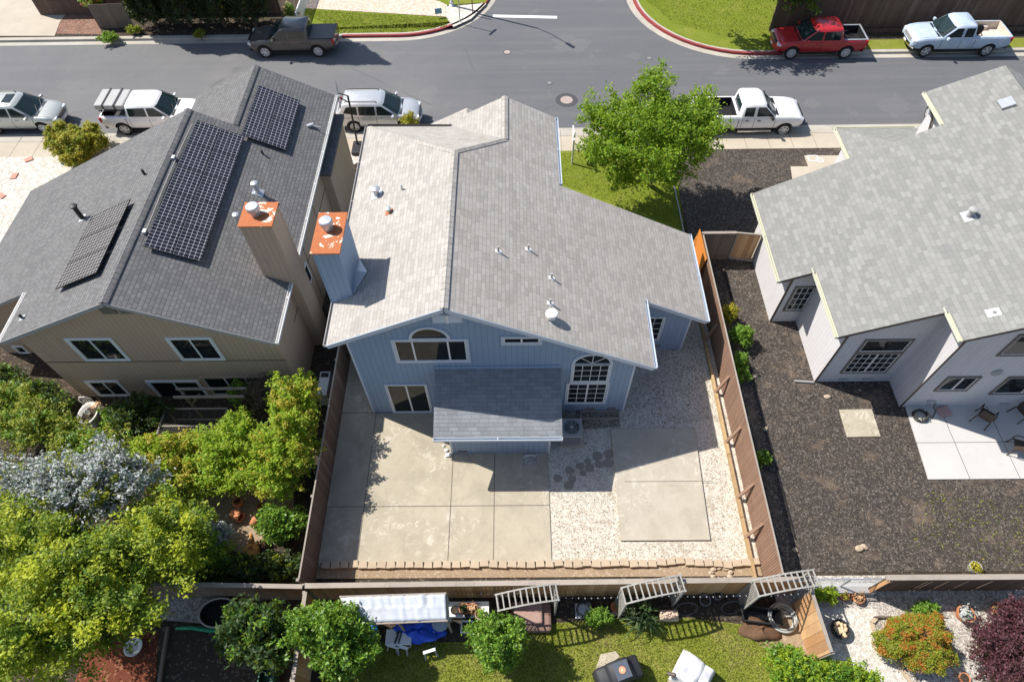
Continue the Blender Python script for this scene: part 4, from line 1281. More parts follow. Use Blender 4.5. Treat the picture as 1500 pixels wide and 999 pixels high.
    # doors, with their seams
    for (x0, x1) in spec['doors']:
        for s in (1, -1):
            mb = MB(); zb_, zt_ = spec['doorz']; xs = np.linspace(x0 + .012, x1 - .012, 4); zs = np.linspace(zb_, zt_, 6); v = []
            for z in zs:
                for x in xs: v.append((x, s * (P_.y(x, z) + .010), z))
            f = []
            for i in range(len(zs) - 1):
                for k in range(3):
                    q = (i * 4 + k, i * 4 + k + 1, (i + 1) * 4 + k + 1, (i + 1) * 4 + k); f.append(q if s < 0 else q[::-1])
            mb.add(v, f)
            d = mb.build('door', paint, t, smooth=True, local=True, uv=False)
            mb = MB(); e = .014   # dark gap around the panel
            for xa in (x0, x1):
                for i in range(len(zs) - 1):
                    za, zc = zs[i], zs[i + 1]; mb.bar((xa, s * (P_.y(xa, za) + .003), za), (xa, s * (P_.y(xa, zc) + .003), zc), .02, .008, up=(0, 1, 0))
            mb.build('door_gap', M['black'], d, local=True, uv=False)
            xh = x0 + .16; zh = zt_ - .09
            mb = MB(); mb.bar((xh - .0, s * (P_.y(xh, zh) + .03), zh), (xh + .17, s * (P_.y(xh, zh) + .03), zh), .035, .035); mb.build('handle', spec.get('handle', paint), d, local=True, uv=False)
    # lights, grille, bumpers
    w1, zb1, zt1 = P_.at(L1 - .12); hz = spec['lamp_z']
    for s in (1, -1):
        mb = MB(); mb.obox((L1 - .14, s * w1 * .82, hz), (.10, s * -.05, 0), (.02, s * .14, 0), (0, 0, .08)); mb.build('headlight', M['lens'], t, local=True, bevel=.02)
        mb = MB(); xa = L0 + .05; mb.obox((xa + .02, s * P_.at(xa)[0] * .93, spec['tail_z']), (.07, 0, 0), (0, .07, 0), (0, 0, spec.get('tail_h', .16))); mb.build('taillight', M['redlight'], t, local=True, bevel=.015)
        xm = bf - .32; mb = MB(); mb.obox((xm, s * (bw + .16), bz + .06), (.06, 0, 0), (0, .11, 0), (0, 0, .075)); mb.bar((xm, s * bw, bz), (xm, s * (bw + .1), bz + .04), .04); mb.build('mirror', spec.get('mirror', paint), t, local=True, bevel=.02)
    mb = MB(); mb.obox((L1 - .02, 0, hz - .02), (.035, 0, 0), (0, w1 * .56, 0), (.0, 0, .10))
    gr = mb.build('grille', spec.get('grille', M['black']), t, local=True, bevel=.01)
    mb = MB()
    for k in range(4): mb.box(L1 + .012, L1 + .02, -w1 * .52, w1 * .52, hz - .1 + k * .05, hz - .09 + k * .05)
    mb.build('grille_bar', M['chrome'], gr, local=True, uv=False)
    bm = spec.get('bumper', paint); zq = spec['bump_z']
    for nm, xx, sg in (('front_bumper', L1, 1), ('rear_bumper', L0, -1)):
        ww = P_.at(xx - sg * .1)[0]; mb = MB(); pts = []
        for k in range(9):
            a = -1 + 2 * k / 8; pts.append((xx + sg * (.06 - .2 * abs(a) ** 2.6), a * (ww + .02)))
        v = []
        for (x, y) in pts: v += [(x, y, zq - .11), (x + sg * .02, y, zq), (x, y, zq + .10), (x - sg * .16, y * .96, zq + .10), (x - sg * .16, y * .96, zq - .11)]
        f = []
        for i in range(8):
            for k in range(5):
                q = (i * 5 + k, i * 5 + (k + 1) % 5, (i + 1) * 5 + (k + 1) % 5, (i + 1) * 5 + k); f.append(q if sg < 0 else q[::-1])
        mb.add(v, f); mb.build(nm, bm, t, local=True, uv=False)
    mb = MB(); mb.box(L1 + .07, L1 + .085, -.16, .16, zq - .05, zq + .05); mb.build('number_plate', M['white'], t, local=True)
    mb = MB(); xs = np.linspace(bf + .12, L1 - .32, 6)   # bonnet seams and cowl
    for sg in (1, -1):
        for xa, xb in zip(xs, xs[1:]):
            qa, qb = P_.at(xa), P_.at(xb); mb.bar((xa, sg * qa[0] * .79, qa[2] + .001), (xb, sg * qb[0] * .79, qb[2] + .001), .016, .006)
    mb.build('bonnet_gap', M['black'], t, local=True, uv=False)
    mb = MB(); qa = P_.at(bf + .08); mb.box(bf - .02, bf + .11, -bw * .8, bw * .8, bz - .05, max(qa[2] + .012, bz - .02)); mb.build('cowl', M['black'], t, local=True)
    mb = MB()   # wipers
    for y in (-.35, .2): mb.bar((bf + .03, y, bz + .03), (lerp(bf, rf, .25) + .03, y + .42, lerp(bz, rz_, .24) + .02), .02)
    mb.build('wiper', M['black'], t, local=True, uv=False)
    mb = MB()
    xs_ = (ax[1] if ax[1] < ax[0] else ax[0], max(ax))
    for s in (1, -1): mb.box(min(ax) + r * 1.25, max(ax) - r * 1.25, s * W * .86 - .02, s * W * .86 + .02, .28, .36)
    mb.build('sill', M['black'], t, local=True, uv=False)
    if spec.get('rails'):
        for s in (1, -1):
            mb = MB(); y = s * (rw - .16); mb.tube([(rr + .15, y, rz_ + .0), (rr + .22, y, rz_ + .07), (rf - .35, y, rz_ + .075), (rf - .25, y, rz_ + .005)], .022, 8); mb.build('roof_rail', M['blackmetal'], t, local=True, uv=False)
    if spec.get('sunroof'):
        mb = MB(); a, b = spec['sunroof']; mb.box(a, b, -.38, .38, rz_ + .0, rz_ + .034); mb.build('sunroof', M['carglass'], t, local=True, bevel=.01)
    if bed:
        mb = MB(); mb.box(bed[0] - .001, bed[1] + .002, -bed[2] - .004, -bed[2] - .0, bed[3], bed[3] + .01); rail = spec.get('rail')
        if rail:
            mb = MB(); zt = P_.at((bed[0] + bed[1]) / 2)[2]
            for s in (1, -1): mb.box(bed[0] - .04, bed[1], s * (bed[2] + .05) - .055, s * (bed[2] + .05) + .055, zt - .01, zt + .025)
            mb.box(bed[0] - .10, bed[0] - .0, -bed[2] - .1, bed[2] + .1, zt - .01, zt + .024)
            mb.build('bed_rail', rail, t, local=True, bevel=.01)
        zt = P_.at((bed[0] + bed[1]) / 2)[2]; mb = MB()
        for s in (1, -1): mb = MB(); mb.obox((spec['axles'][1], s * (bed[2] - .1), bed[3] + .1), (.42, 0, 0), (0, .11, 0), (0, 0, .12)); mb.build('wheel_arch', bedm, t, local=True, bevel=.05)
        mb = MB()   # gap between cab and bed
        for s in (1, -1):
            for i in range(5):
                z0, z1 = .5 + i * .12, .62 + i * .12; mb.bar((br - .03, s * (P_.y(br, z0) + .004), z0), (br - .03, s * (P_.y(br, z1) + .004), z1), .03, .008, up=(0, 1, 0))
        mb.build('cab_gap', M['black'], t, local=True, uv=False)
    return t


def pick_prof(Lh, Lr, W, zb, hood, belt, bedz):
    """front half length, rear half length"""
    h = W / 2
    return Prof([(-Lr, h * .93, zb + .14, bedz - .02), (-Lr + .06, h * .985, zb + .10, bedz), (-Lr + .5, h, zb + .02, bedz), (-.7, h, zb, bedz), (-.6, h, zb, belt), (.75, h, zb, belt),
                 (.95, h, zb, belt), (1.25, h * .995, zb, hood + .03), (Lh - .75, h * .985, zb + .02, hood), (Lh - .30, h * .955, zb + .06, hood - .07), (Lh - .10, h * .90, zb + .10, hood - .15), (Lh - .02, h * .80, zb + .16, hood - .24), (Lh, h * .70, zb + .2, hood - .30)])


def loc_from(u, v, near, W, z=ROADZ):
    """vehicle centre from the pixel where the middle of its near-side wheels touch the road"""
    p = at(u, v, z); return (p.x, p.y + W / 2 * .96, z)


def pickup_crew(name, label, paint, loc, rz, S=1.0, **k):
    P_ = pick_prof(2.70, 2.66, 1.88, .42, 1.10, 1.14, 1.17)
    sp = dict(w=1.88, r=.405, axles=(1.72, -1.56), belt=(1.32, -1.16, .90, 1.13), roof=(.58, -1.05, .77, 1.78),
              windows=[[(1.12, .1), (.14, .1), (.14, .88), (.56, .88)], [(.04, .1), (-.94, .12), (-.92, .86), (.04, .88)]],
              doors=[(.10, 1.24), (-.98, 0.10)], doorz=(.54, 1.07), lamp_z=.88, tail_z=1.0, bump_z=.60, bed=(-2.56, -1.26, .74, .74), **k)
    return vehicle(name, label, 'pickup truck', P_, paint, loc, rz, sp)


def pickup_ext(name, label, paint, loc, rz, **k):
    P_ = pick_prof(2.88, 2.92, 2.0, .46, 1.17, 1.20, 1.24)
    sp = dict(w=2.0, r=.40, axles=(1.92, -1.76), belt=(1.36, -.66, .95, 1.19), roof=(.64, -.58, .80, 1.86),
              windows=[[(1.16, .1), (.22, .1), (.22, .88), (.62, .88)], [(.06, .1), (-.46, .12), (-.44, .86), (.06, .88)]],
              doors=[(.14, 1.26), (-.5, .14)], doorz=(.58, 1.12), lamp_z=.92, tail_z=1.04, bump_z=.64, bed=(-2.82, -.80, .80, .78), **k)
    return vehicle(name, label, 'pickup truck', P_, paint, loc, rz, sp)


def estate(name, label, paint, loc, rz, **k):
    h = .92; Lh, Lr = 2.32, 2.30
    P_ = Prof([(-Lr, h * .80, .55, .95), (-Lr + .05, h * .90, .44, 1.02), (-Lr + .25, h * .965, .38, 1.08), (-1.6, h, .32, 1.08), (.7, h, .30, 1.05), (1.15, h * .99, .30, 1.02), (1.6, h * .98, .30, .995),
               (Lh - .45, h * .945, .34, .95), (Lh - .22, h * .87, .38, .87), (Lh - .08, h * .75, .42, .78), (Lh - .02, h * .64, .46, .71), (Lh, h * .52, .48, .66)])
    sp = dict(w=1.84, r=.375, axles=(1.42, -1.30), belt=(1.26, -2.18, .88, 1.04), roof=(.36, -1.80, .72, 1.68),
              windows=[[(1.0, .08), (.06, .08), (.06, .86), (.34, .86)], [(-.04, .08), (-.92, .10), (-.92, .86), (-.04, .86)], [(-1.02, .12), (-1.78, .3), (-1.58, .82), (-1.02, .86)]],
              doors=[(-.0, 1.12), (-.98, -.0)], doorz=(.42, .99), lamp_z=.74, tail_z=.98, tail_h=.14, bump_z=.54, rails=True, **k)
    return vehicle(name, label, 'car', P_, paint, loc, rz, sp)


V = {}
W_ = 1.86
# near side of the street, all facing right
V['jeep'] = estate('parked_car', 'silver estate car behind the basketball hoop, parked by the blue house', M['paint_silver'], loc_from(556, 194, 1, 1.84), 0)
V['suv'] = estate('parked_car', 'champagne silver estate car with a sunroof, cut off by the left picture edge', M['paint_green'], loc_from(33, 197, 1, 1.84), 0, sunroof=(-.35, .12))
V['white_tent'] = pickup_crew('pickup_truck', 'white pickup carrying a strapped grey cargo cover above its bed', M['paint_white'], loc_from(229, 198, 1, 1.86), 0, rim=M['rim'])
V['white_ext'] = pickup_ext('pickup_truck', 'clean white pickup with an empty bed parked behind the leafy street tree', M['paint_white'], loc_from(1093, 200, 1, 2.0), 0, rim=M['rim'], bumper=M['paint_white'], mirror=M['black'], handle=M['black'])
# far side, facing left
V['grey'] = pickup_crew('pickup_truck', 'dark bronze grey pickup with a covered bed beside the conifer hedge', M['paint_grey'], loc_from(432, 85, 1, 1.86), PI, rim=M['rim'], bumper=M['paint_grey'])
V['red'] = pickup_crew('pickup_truck', 'bright red pickup with an open bed parked at the corner lawn', M['paint_red'], loc_from(1197, 87, 1, 1.86), PI, style='ten', rim=M['rim'], rail=M['galv'], bumper=M['paint_red'])
V['old'] = pickup_ext('pickup_truck', 'faded pale blue pickup with worn paint parked along the brown fence', M['paint_old'], loc_from(1397, 84, 1, 2.0), PI, style='five', rim=M['galv'], bedmat=plain('dusty_bed', (.58, .50, .42), .9, var=.3, scale=4), bumper=M['chrome'], grille=M['greytrim'])
# bed cover on the grey pickup
t = V['grey']; mb = MB(); mb.box(-2.62, -1.04, -.80, .80, 1.165, 1.21); mb.build('bed_cover', plain('grey_vinyl', (.10, .10, .10), .6, var=.2), t, local=True, bevel=.015)
# running boards on the white pickup
t = V['white_ext']
for s in (-1, 1): mb = MB(); mb.box(-.6, 1.2, s * .98 - .07, s * .98 + .07, .34, .40); mb.build('running_board', M['chrome'], t, local=True)
# rack and strapped cover on the left white pickup
t = V['white_tent']
mb = MB()
for x in (-2.35, -1.25):
    for s in (-1, 1): mb.tube([(x, s * .78, 1.12), (x, s * .74, 1.5)], .03, 8)
    mb.tube([(x, -.76, 1.5), (x, .76, 1.5)], .03, 8)
for s in (-1, 1): mb.tube([(-2.5, s * .74, 1.5), (-1.1, s * .74, 1.5)], .03, 8)
mb.build('bed_rack', M['blackmetal'], t, local=True)
base = V['white_tent'].location
c = empty('cargo_cover', (base[0] - 1.85, base[1], ROADZ + 1.54), 0, 'grey strapped soft cover lying on the rack of the white pickup', 'cargo cover')
for i, (x0, x1) in enumerate(((-.78, -.32), (-.30, .30), (.32, .78))):
    mb = MB(); mb.box(x0, x1, -.74, .74, 0, .30 - .02 * i); o = mb.build('padded_section', plain('grey_canvas', (.40, .40, .39), .8, var=.15, scale=5), c, local=True, bevel=.06)
for x in (-.31, .31):
    mb = MB(); mb.bar((x, -.76, .02), (x, -.76, .33), .05, .012); mb.bar((x, -.76, .32), (x, .76, .32), .05, .012); mb.bar((x, .76, .02), (x, .76, .33), .05, .012); mb.build('strap', M['black'], c, local=True)
# spare wheel in the pale pickup's bed
b = V['old'].location; c0 = Vector((b[0] + 1.15, b[1], ROADZ + .78))
t = empty('spare_wheel', c0, 0, 'old spare wheel leaning in the bed of the pale blue pickup', 'wheel')
mb = MB(); mb.lathe([(.2, -.09), (.33, -.09), (.36, -.05), (.36, .05), (.33, .09), (.2, .09)], (0, 0, .36), 22, 'y'); mb.build('tyre', M['rubber'], t, local=True)
mb = MB(); mb.lathe([(.21, -.06), (.21, .06), (.001, .07)], (0, 0, .36), 18, 'y'); mb.bar((-.45, .0, .02), (0, .0, .55), .06); mb.bar((.5, .0, .02), (0, .0, .55), .06); mb.build('stand', M['galv'], t, local=True)
# white car in the right neighbour's driveway, mostly hidden by the roof
p = at(1352, 172, .0)
V['hid'] = estate('parked_car', 'white car peeping out behind the pale house\'s front gable', M['paint_white'], (p.x + .95, p.y - 1.55, .01), R(90))
# ------------------------------------------------------------------ fences
def fence(label, p, q, h, mat, cap=None, rail=None, bw=.14, gap=.008, side=1, posts=2.4, z0=.0, capw=.14, name='wooden_fence', kick=None, cat='fence', skip_post=False, jitter=.012):
    """board fence from p to q; boards on `side` (+1 left of p->q) of the posts"""
    p, q = Vector((p[0], p[1], z0)), Vector((q[0], q[1], z0)); d = q - p; Ln = d.length; d = d / Ln; s = Vector((-d.y, d.x, 0)) * side
    t = empty(name, (p + q) / 2, 0, label, cat); up = Vector((0, 0, 1)); rn = random.Random(int(Ln * 1000))
    mb = MB(); x = 0
    while x < Ln - .01:
        w = min(bw * rn.uniform(.96, 1.02), Ln - x); hh = h + rn.uniform(-jitter, jitter)
        mb.obox(p + d * (x + w / 2) + up * hh / 2 + s * rn.uniform(0, .004), d * (w / 2 - gap / 2), s * .009, up * hh / 2); x += w
    mb.build('boards', mat, t)
    if rail:
        for zz in (.25, h * .55, h - .12):
            mb = MB(); mb.bar(p - s * .035 + up * zz, q - s * .035 + up * zz, .045, .09); mb.build('rail', rail, t)
    if cap:
        mb = MB(); n = max(1, int(Ln / 2.4))
        for i in range(n): mb.bar(p + d * (Ln * i / n + .003) + up * (h + .03), p + d * (Ln * (i + 1) / n - .003) + up * (h + .03), capw, .035)
        mb.build('cap_rail', cap, t)
    if kick:
        mb = MB(); mb.bar(p + s * .03 + up * .1, q + s * .03 + up * .1, .04, .2); mb.build('kickboard', kick, t)
    if not skip_post:
        n = max(1, int(Ln / posts))
        for i in range(n + 1):
            c = p + d * (Ln * i / n) - s * .06; mb = MB(); mb.obox(c + up * (h - .02) / 2, d * .045, s * .045, up * (h - .02) / 2); mb.build('post', rail or mat, t)
    return t


a, b = at(447, 858, 1.8), at(1192, 848, 1.8)
fence('long rear fence of warm brown boards behind the dirt bed', (b.x, b.y), (a.x, a.y), 1.78, M['fence'], M['rail'], M['rail'], side=1, capw=.16)
# left side fence, seen from its right
fl0, fl1 = at(437, 853, 1.8), at(490, 540, 1.8)
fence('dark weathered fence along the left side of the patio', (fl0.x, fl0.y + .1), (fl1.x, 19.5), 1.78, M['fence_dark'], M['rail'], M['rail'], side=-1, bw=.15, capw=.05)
# right side fence
fr0, fr1 = at(1147, 842, 1.8), at(1030, 345, 1.8)
T = fence('brown board fence with diagonal braces along the right side of the white gravel', (fr0.x, fr0.y), (fr1.x, fr1.y), 1.8, M['fence_brown'], M['rail'], M['rail'], side=1, bw=.085, gap=.016, capw=.05, skip_post=True, kick=None)
d = (fr1 - fr0).normalized(); base = Vector((fr0.x, fr0.y, 0)); s = Vector((-d.y, d.x, 0)); Ln = Vector((fr1.x - fr0.x, fr1.y - fr0.y, 0)).length; dd = Vector((fr1.x - fr0.x, fr1.y - fr0.y, 0)).normalized()
mb = MB(); n = 6
for i in range(n): mb.bar(base + dd * (Ln * i / n + .01) + s * .33 + Vector((0, 0, .10)), base + dd * (Ln * (i + 1) / n - .01) + s * .33 + Vector((0, 0, .10)), .10, .2)
mb.build('timber_kerb', M['newwood'], T)
for v in (780, 722, 640, 566, 490):
    y = at(1085, v, .6).y; k = (y - fr0.y) / dd.y; mb = MB()
    mb.bar(base + dd * k + s * .36 + Vector((0, 0, .12)), base + dd * (k + .12) + s * .03 + Vector((0, 0, 1.2)), .10, .10); mb.build('brace', M['fence_brown'], T)
# lit plywood sheet on the street end
p = at(1027, 366, 1.2)
mb = MB(); mb.obox((fr1.x - .16, fr1.y - .45, .95), (.01, 0, .0), (0, .9, 0), (.10, 0, .8)); o = mb.build('plywood_sheet', plain('orange_plywood', (.55, .19, .035), .7, var=.12), None); tag(o, 'bright orange plywood sheet leaning on the street end of the right fence', 'plywood sheet')
# front cross fence and gate
g0, g1 = at(1030, 342, 1.75), at(1080, 345, 1.75)
fence('short grey cross fence between the orange sheet and the gate', (fr1.x + .05, g0.y), (g1.x, g0.y), 1.75, M['fence_grey'], M['rail'], M['rail'], side=-1, posts=3)
g2 = at(1112, 344, 1.75)
t = empty('garden_gate', ((g1.x + g2.x) / 2, g0.y - .2, 0), 0, 'wooden side gate with a white frame beside the pale house', 'gate')
q0, q1 = Vector((g1.x + .06, g0.y, 0)), Vector((11.05, g0.y - .15, 0)); d = (q1 - q0).normalized(); Ln = (q1 - q0).length; s = Vector((-d.y, d.x, 0))
mb = MB(); x = .05
while x < Ln - .1: mb.obox(q0 + d * (x + .06) + Vector((0, 0, .9)), d * .057, s * .01, (0, 0, .8)); x += .122
mb.build('gate_boards', M['fence'], t)
mb = MB()
mb.bar(q0 + Vector((0, 0, .08)), q0 + Vector((0, 0, 1.78)), .07); mb.bar(q1 + Vector((0, 0, .08)), q1 + Vector((0, 0, 1.78)), .07)
mb.bar(q0 + Vector((0, 0, 1.75)), q1 + Vector((0, 0, 1.75)), .07); mb.bar(q0 + Vector((0, 0, .14)) - s * .03, q1 + Vector((0, 0, .14)) - s * .03, .08)
mb.build('gate_frame', M['rail'], t)
# rear neighbours' fences
a, b = at(448, 862, 1.8), at(428, 1020, 1.8)
fence('fence running down the picture between the dark garden and the back lawn', (b.x, b.y - 2), (a.x, a.y - .1), 1.78, M['fence'], M['rail'], M['rail'], side=-1, capw=.13)
a, b = at(275, 852, 1.8), at(446, 859, 1.8)
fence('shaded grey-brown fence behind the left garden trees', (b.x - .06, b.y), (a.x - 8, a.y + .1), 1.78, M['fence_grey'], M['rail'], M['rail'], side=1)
a, b = at(1189, 866, 1.8), at(1218, 955, 1.8)
fence('new orange-brown fence panel beside the hose coil and the compost heap', (a.x, a.y), (b.x, b.y), 1.78, M['fence'], M['rail'], M['rail'], side=-1, bw=.28, capw=.1)
# right back fence: a wire mesh stretch with a concrete kerb, then slanting dark boards
a, b = at(1195, 848, 1.25), at(1300, 845, 1.25); c_, e_ = at(1302, 846, 1.7), at(1515, 846, 1.7)
t = empty('wire_fence', ((a.x + b.x) / 2, a.y, 0), 0, 'wire mesh fence over a pale concrete footing beside the mulch yard', 'fence')
mb = MB()
for x in np.arange(a.x, b.x, .085): mb.bar((x, a.y, .3), (x, a.y, 1.2), .006)
for z in np.arange(.3, 1.2, .085): mb.bar((a.x, a.y, z), (b.x, a.y, z), .006)
mb.build('mesh', M['galv'], t, uv=False)
mb = MB(); mb.tube([(a.x, a.y, 1.22), (b.x, a.y, 1.22)], .025, 8); mb.build('top_rail', M['galv'], t)
for x in (a.x + .05, (a.x + b.x) / 2, b.x - .05):
    mb = MB(); mb.tube([(x, a.y, -.05), (x, a.y, 1.25)], .03, 8); mb.build('post', M['galv'], t)
mb = MB(); mb.box(a.x, b.x, a.y - .22, a.y + .1, -.1, .3); mb.build('footing', M['patio2'], t, bevel=.015)
mb = MB(); k = 0
t = empty('wooden_fence', ((c_.x + e_.x) / 2, c_.y, 0), 0, 'dark fence of gappy narrow boards at the rear of the mulch yard', 'fence')
x = c_.x
while x < e_.x + 3:
    mb.obox((x, c_.y, .85), (.055, 0, 0), (0, .01, 0), (0, 0, .85)); x += random.choice([.125, .125, .125, .15])
mb.build('boards', M['fence_dark'], t)
mb = MB(); mb.bar((c_.x - .1, c_.y, 1.72), (e_.x + 3, c_.y, 1.72), .17, .035); mb.build('cap_rail', M['rail'], t)
for z in (.3, 1.45):
    mb = MB(); mb.bar((c_.x, c_.y + .04, z), (e_.x + 3, c_.y + .04, z), .05, .09); mb.build('rail', M['rail'], t)
mb = MB(); mb.obox((c_.x - .02, c_.y - .06, .85), (.012, 0, 0), (0, .08, 0), (0, 0, .86)); mb.build('end_board', M['fence'], t)
# far side of the street: tall dark fence with a lattice top on the right
a, b = at(1196, 38, .9), at(1500, 44, .9); fy = at(1300, 44, .0).y
t = fence('tall dark brown fence with a lattice top across the street', (16.2, fy), (33, fy), 2.0, M['fence_dark'], None, M['fence_dark'], side=-1, bw=.16, name='wooden_fence')
mb = MB(); h0, h1 = 2.06, 2.5; x0, x1 = 16.2, 33
for x in np.arange(x0 - .4, x1, .11):
    for sg in (1, -1):
        xa, xb = (x, x + .44) if sg > 0 else (x + .44, x)
        mb.bar((xa, fy - .01 * sg, h0), (xb, fy - .01 * sg, h1), .03, .008, up=(0, 1, 0))
mb.build('lattice', M['fence_grey'], t, uv=False)
mb = MB(); mb.bar((x0, fy, 2.03), (x1, fy, 2.03), .05, .07); mb.bar((x0, fy, 2.53), (x1, fy, 2.53), .06, .06); mb.build('rail', M['fence_dark'], t)
mb = MB(); mb.box(x0, x1, fy - .3, fy - .22, -.1, .22); mb.build('retaining_board', M['fence_dark'], t)
# far left: board fence behind the conifers, and a short angled one
fyl = at(300, 44, .0).y + 1.9
fence('grey-brown fence standing behind the conifer row', (-31.5, fyl + .1), (-15.5, fyl + .1), 1.7, M['fence_dark'], None, M['fence_grey'], side=-1, bw=.15)
a, b = at(140, 40, 0), at(150, 30, 0)
p0, p1 = at(146, 42, 0), at(190, 40, 0); p2 = at(128, 6, 1.4)
fence('pale grey fence panel at the end of the conifer row', (p0.x, p0.y), (p1.x + .3, p1.y), 1.55, M['fence_grey'], None, None, side=-1, bw=.2, posts=9, skip_post=True)
# white slatted boundary at the corner lawn
a, b = at(435, 30, .5), at(452, -15, .5)
fence('low white picket fence behind the bronze grey pickup', (a.x, a.y), (b.x, b.y + 3), .9, M['white'], M['white'], None, side=1, bw=.12, gap=.03, capw=.06, skip_post=True)
# ------------------------------------------------------------------ plants
def leaf_object(name, cen, size, mat, parent, up=.5, aspect=.5, seed=0, bent=True, dirs=None):
    rn = np.random.default_rng(seed); N = len(cen)
    n = rn.normal(size=(N, 3)); n[:, 2] += up * 2; n /= np.linalg.norm(n, axis=1)[:, None]
    t = rn.normal(size=(N, 3)) if dirs is None else dirs + .35 * rn.normal(size=(N, 3))
    t -= n * (t * n).sum(1)[:, None]; t /= np.linalg.norm(t, axis=1)[:, None] + 1e-9
    b = np.cross(n, t); sz = size * rn.uniform(.65, 1.35, N)[:, None]
    base = cen - t * sz * .5; tip = cen + t * sz * .5 - n * sz * .12
    l = cen + b * sz * aspect * .5 + n * sz * .04; r = cen - b * sz * aspect * .5 + n * sz * .04
    v = np.stack([base, r, tip, l], 1).reshape(-1, 3)
    off = np.array(org_of(parent)) if parent is not None else np.zeros(3)
    v = v - off
    me = bpy.data.meshes.new(name); me.vertices.add(4 * N); me.vertices.foreach_set('co', v.astype(np.float32).ravel())
    me.loops.add(4 * N); me.loops.foreach_set('vertex_index', np.arange(4 * N, dtype=np.int32))
    me.polygons.add(N); me.polygons.foreach_set('loop_start', np.arange(0, 4 * N, 4, dtype=np.int32))
    try: me.polygons.foreach_set('loop_total', np.full(N, 4, np.int32))
    except Exception: pass
    me.update(calc_edges=True); me.validate(); me.materials.append(mat)
    o = bpy.data.objects.new(name, me); C.objects.link(o)
    if parent is not None: o.parent = parent
    return o


def cloud(blobs, nclus, per, cr, seed, inner=.35, low=-.55, flat=.75, spray=1.0):
    """leaf centres in outward sprays spread through lobed ellipsoids; blobs = [(centre, (rx, ry, rz))]"""
    blobs = [(c, tuple(max(.6 * q, q - .75 * cr * min(1, spray + .2)) for q in r)) for c, r in blobs]
    rn = np.random.default_rng(seed); w = np.array([(r[0] * r[1] * r[2]) ** (2 / 3) for c, r in blobs]); w = w / w.sum()
    ph = rn.uniform(0, 6.28, (len(blobs), 4)); cl = []; dr = []
    while len(cl) < nclus:
        i = rn.choice(len(blobs), p=w); c, r = blobs[i]; d = rn.normal(size=3); d /= np.linalg.norm(d)
        if d[2] < low: continue
        az = math.atan2(d[1], d[0]); lob = 1 + .17 * math.sin(3 * az + ph[i, 0] + 2 * d[2]) + .13 * math.sin(5 * az + ph[i, 1] - 3 * d[2]) + .09 * math.sin(9 * az + ph[i, 2])
        k = (1 - inner * rn.random() ** 1.4) * lob
        cl.append(np.array(c) + d * np.array(r) * k); dr.append(d + np.array([0, 0, .45]) + .35 * rn.normal(size=3))
    cl = np.array(cl); dr = np.array(dr); dr /= np.linalg.norm(dr, axis=1)[:, None]
    cs = rn.uniform(.45, 1.45, nclus) * cr; cnt = np.maximum(6, (per * rn.uniform(.45, 1.5, nclus) * (cs / cr) ** .7)).astype(int)
    idx = np.repeat(np.arange(nclus), cnt); N = len(idx)
    u = rn.uniform(-.9, 1.15, N); wd = (1.05 - .55 * u)[:, None]
    off = dr[idx] * (u * spray)[:, None] + rn.normal(size=(N, 3)) * .36 * wd * np.array([1, 1, flat])
    pts = cl[idx] + off * cs[idx][:, None]
    keep = pts[:, 2] > .04
    return pts[keep], cl, idx[keep]


def trunk(parent, base, top, r0, clus, n=6, seed=0, mat=None):
    rn = random.Random(seed); base, top = Vector(base), Vector(top); mb = MB()
    mid = (base + top) / 2 + Vector((rn.uniform(-.1, .1), rn.uniform(-.1, .1), 0))
    mb.tube([base - Vector((0, 0, .1)), base + Vector((0, 0, .15)), mid, top], [r0 * 1.35, r0, r0 * .8, r0 * .5], 9)
    if len(clus):
        for k in range(n):
            q = Vector(clus[rn.randrange(len(clus))]); st = mid.lerp(top, rn.random())
            m = st.lerp(q, .5) + Vector((0, 0, .15)); mb.tube([st, m, q], [r0 * .42, r0 * .25, r0 * .08], 6)
    return mb.build('trunk', mat or M['bark'], parent, smooth=True)


def plant(name, label, cat, blobs, mat, nclus, per, cr, leaf, seed, stem=None, r0=.1, group=None, up=.5, aspect=.5, inner=.35, low=-.5, flat=.75, limbs=7, part='crown', spray=1.0):
    cx = sum(b[0][0] for b in blobs) / len(blobs); cy = sum(b[0][1] for b in blobs) / len(blobs)
    base = stem or (cx, cy, 0)
    t = empty(name, base, 0, label, cat, group)
    mats = mat if isinstance(mat, list) else [(mat, 1.0, part)]
    pts, cl, own_i = cloud(blobs, nclus, per, cr, seed, inner, low, flat, spray)
    if len(mats) == 1: leaf_object(part, pts, leaf, mats[0][0], t, up, aspect, seed)
    else:
        rn = np.random.default_rng(seed + 5); own = rn.random(nclus)[own_i]; a = 0
        for m, f, nm in mats:
            sel = (own >= a) & (own < a + f); a += f
            if sel.any(): leaf_object(nm, pts[sel], leaf, m, t, up, aspect, seed + int(a * 100))
    zt = max(b[0][2] for b in blobs)
    trunk(t, base, (cx, cy, zt * .75), r0, cl, limbs, seed)
    return t


def bl(u, v, z, ru, rv, rz):
    """blob whose outline fills about (ru, rv) photo pixels around (u, v) at height z"""
    c = at(u, v, z); rx = (at(u + ru, v, z) - c).length; ry = (at(u, v + rv, z) - c).length * .86
    return (tuple(c), (rx, ry, rz))


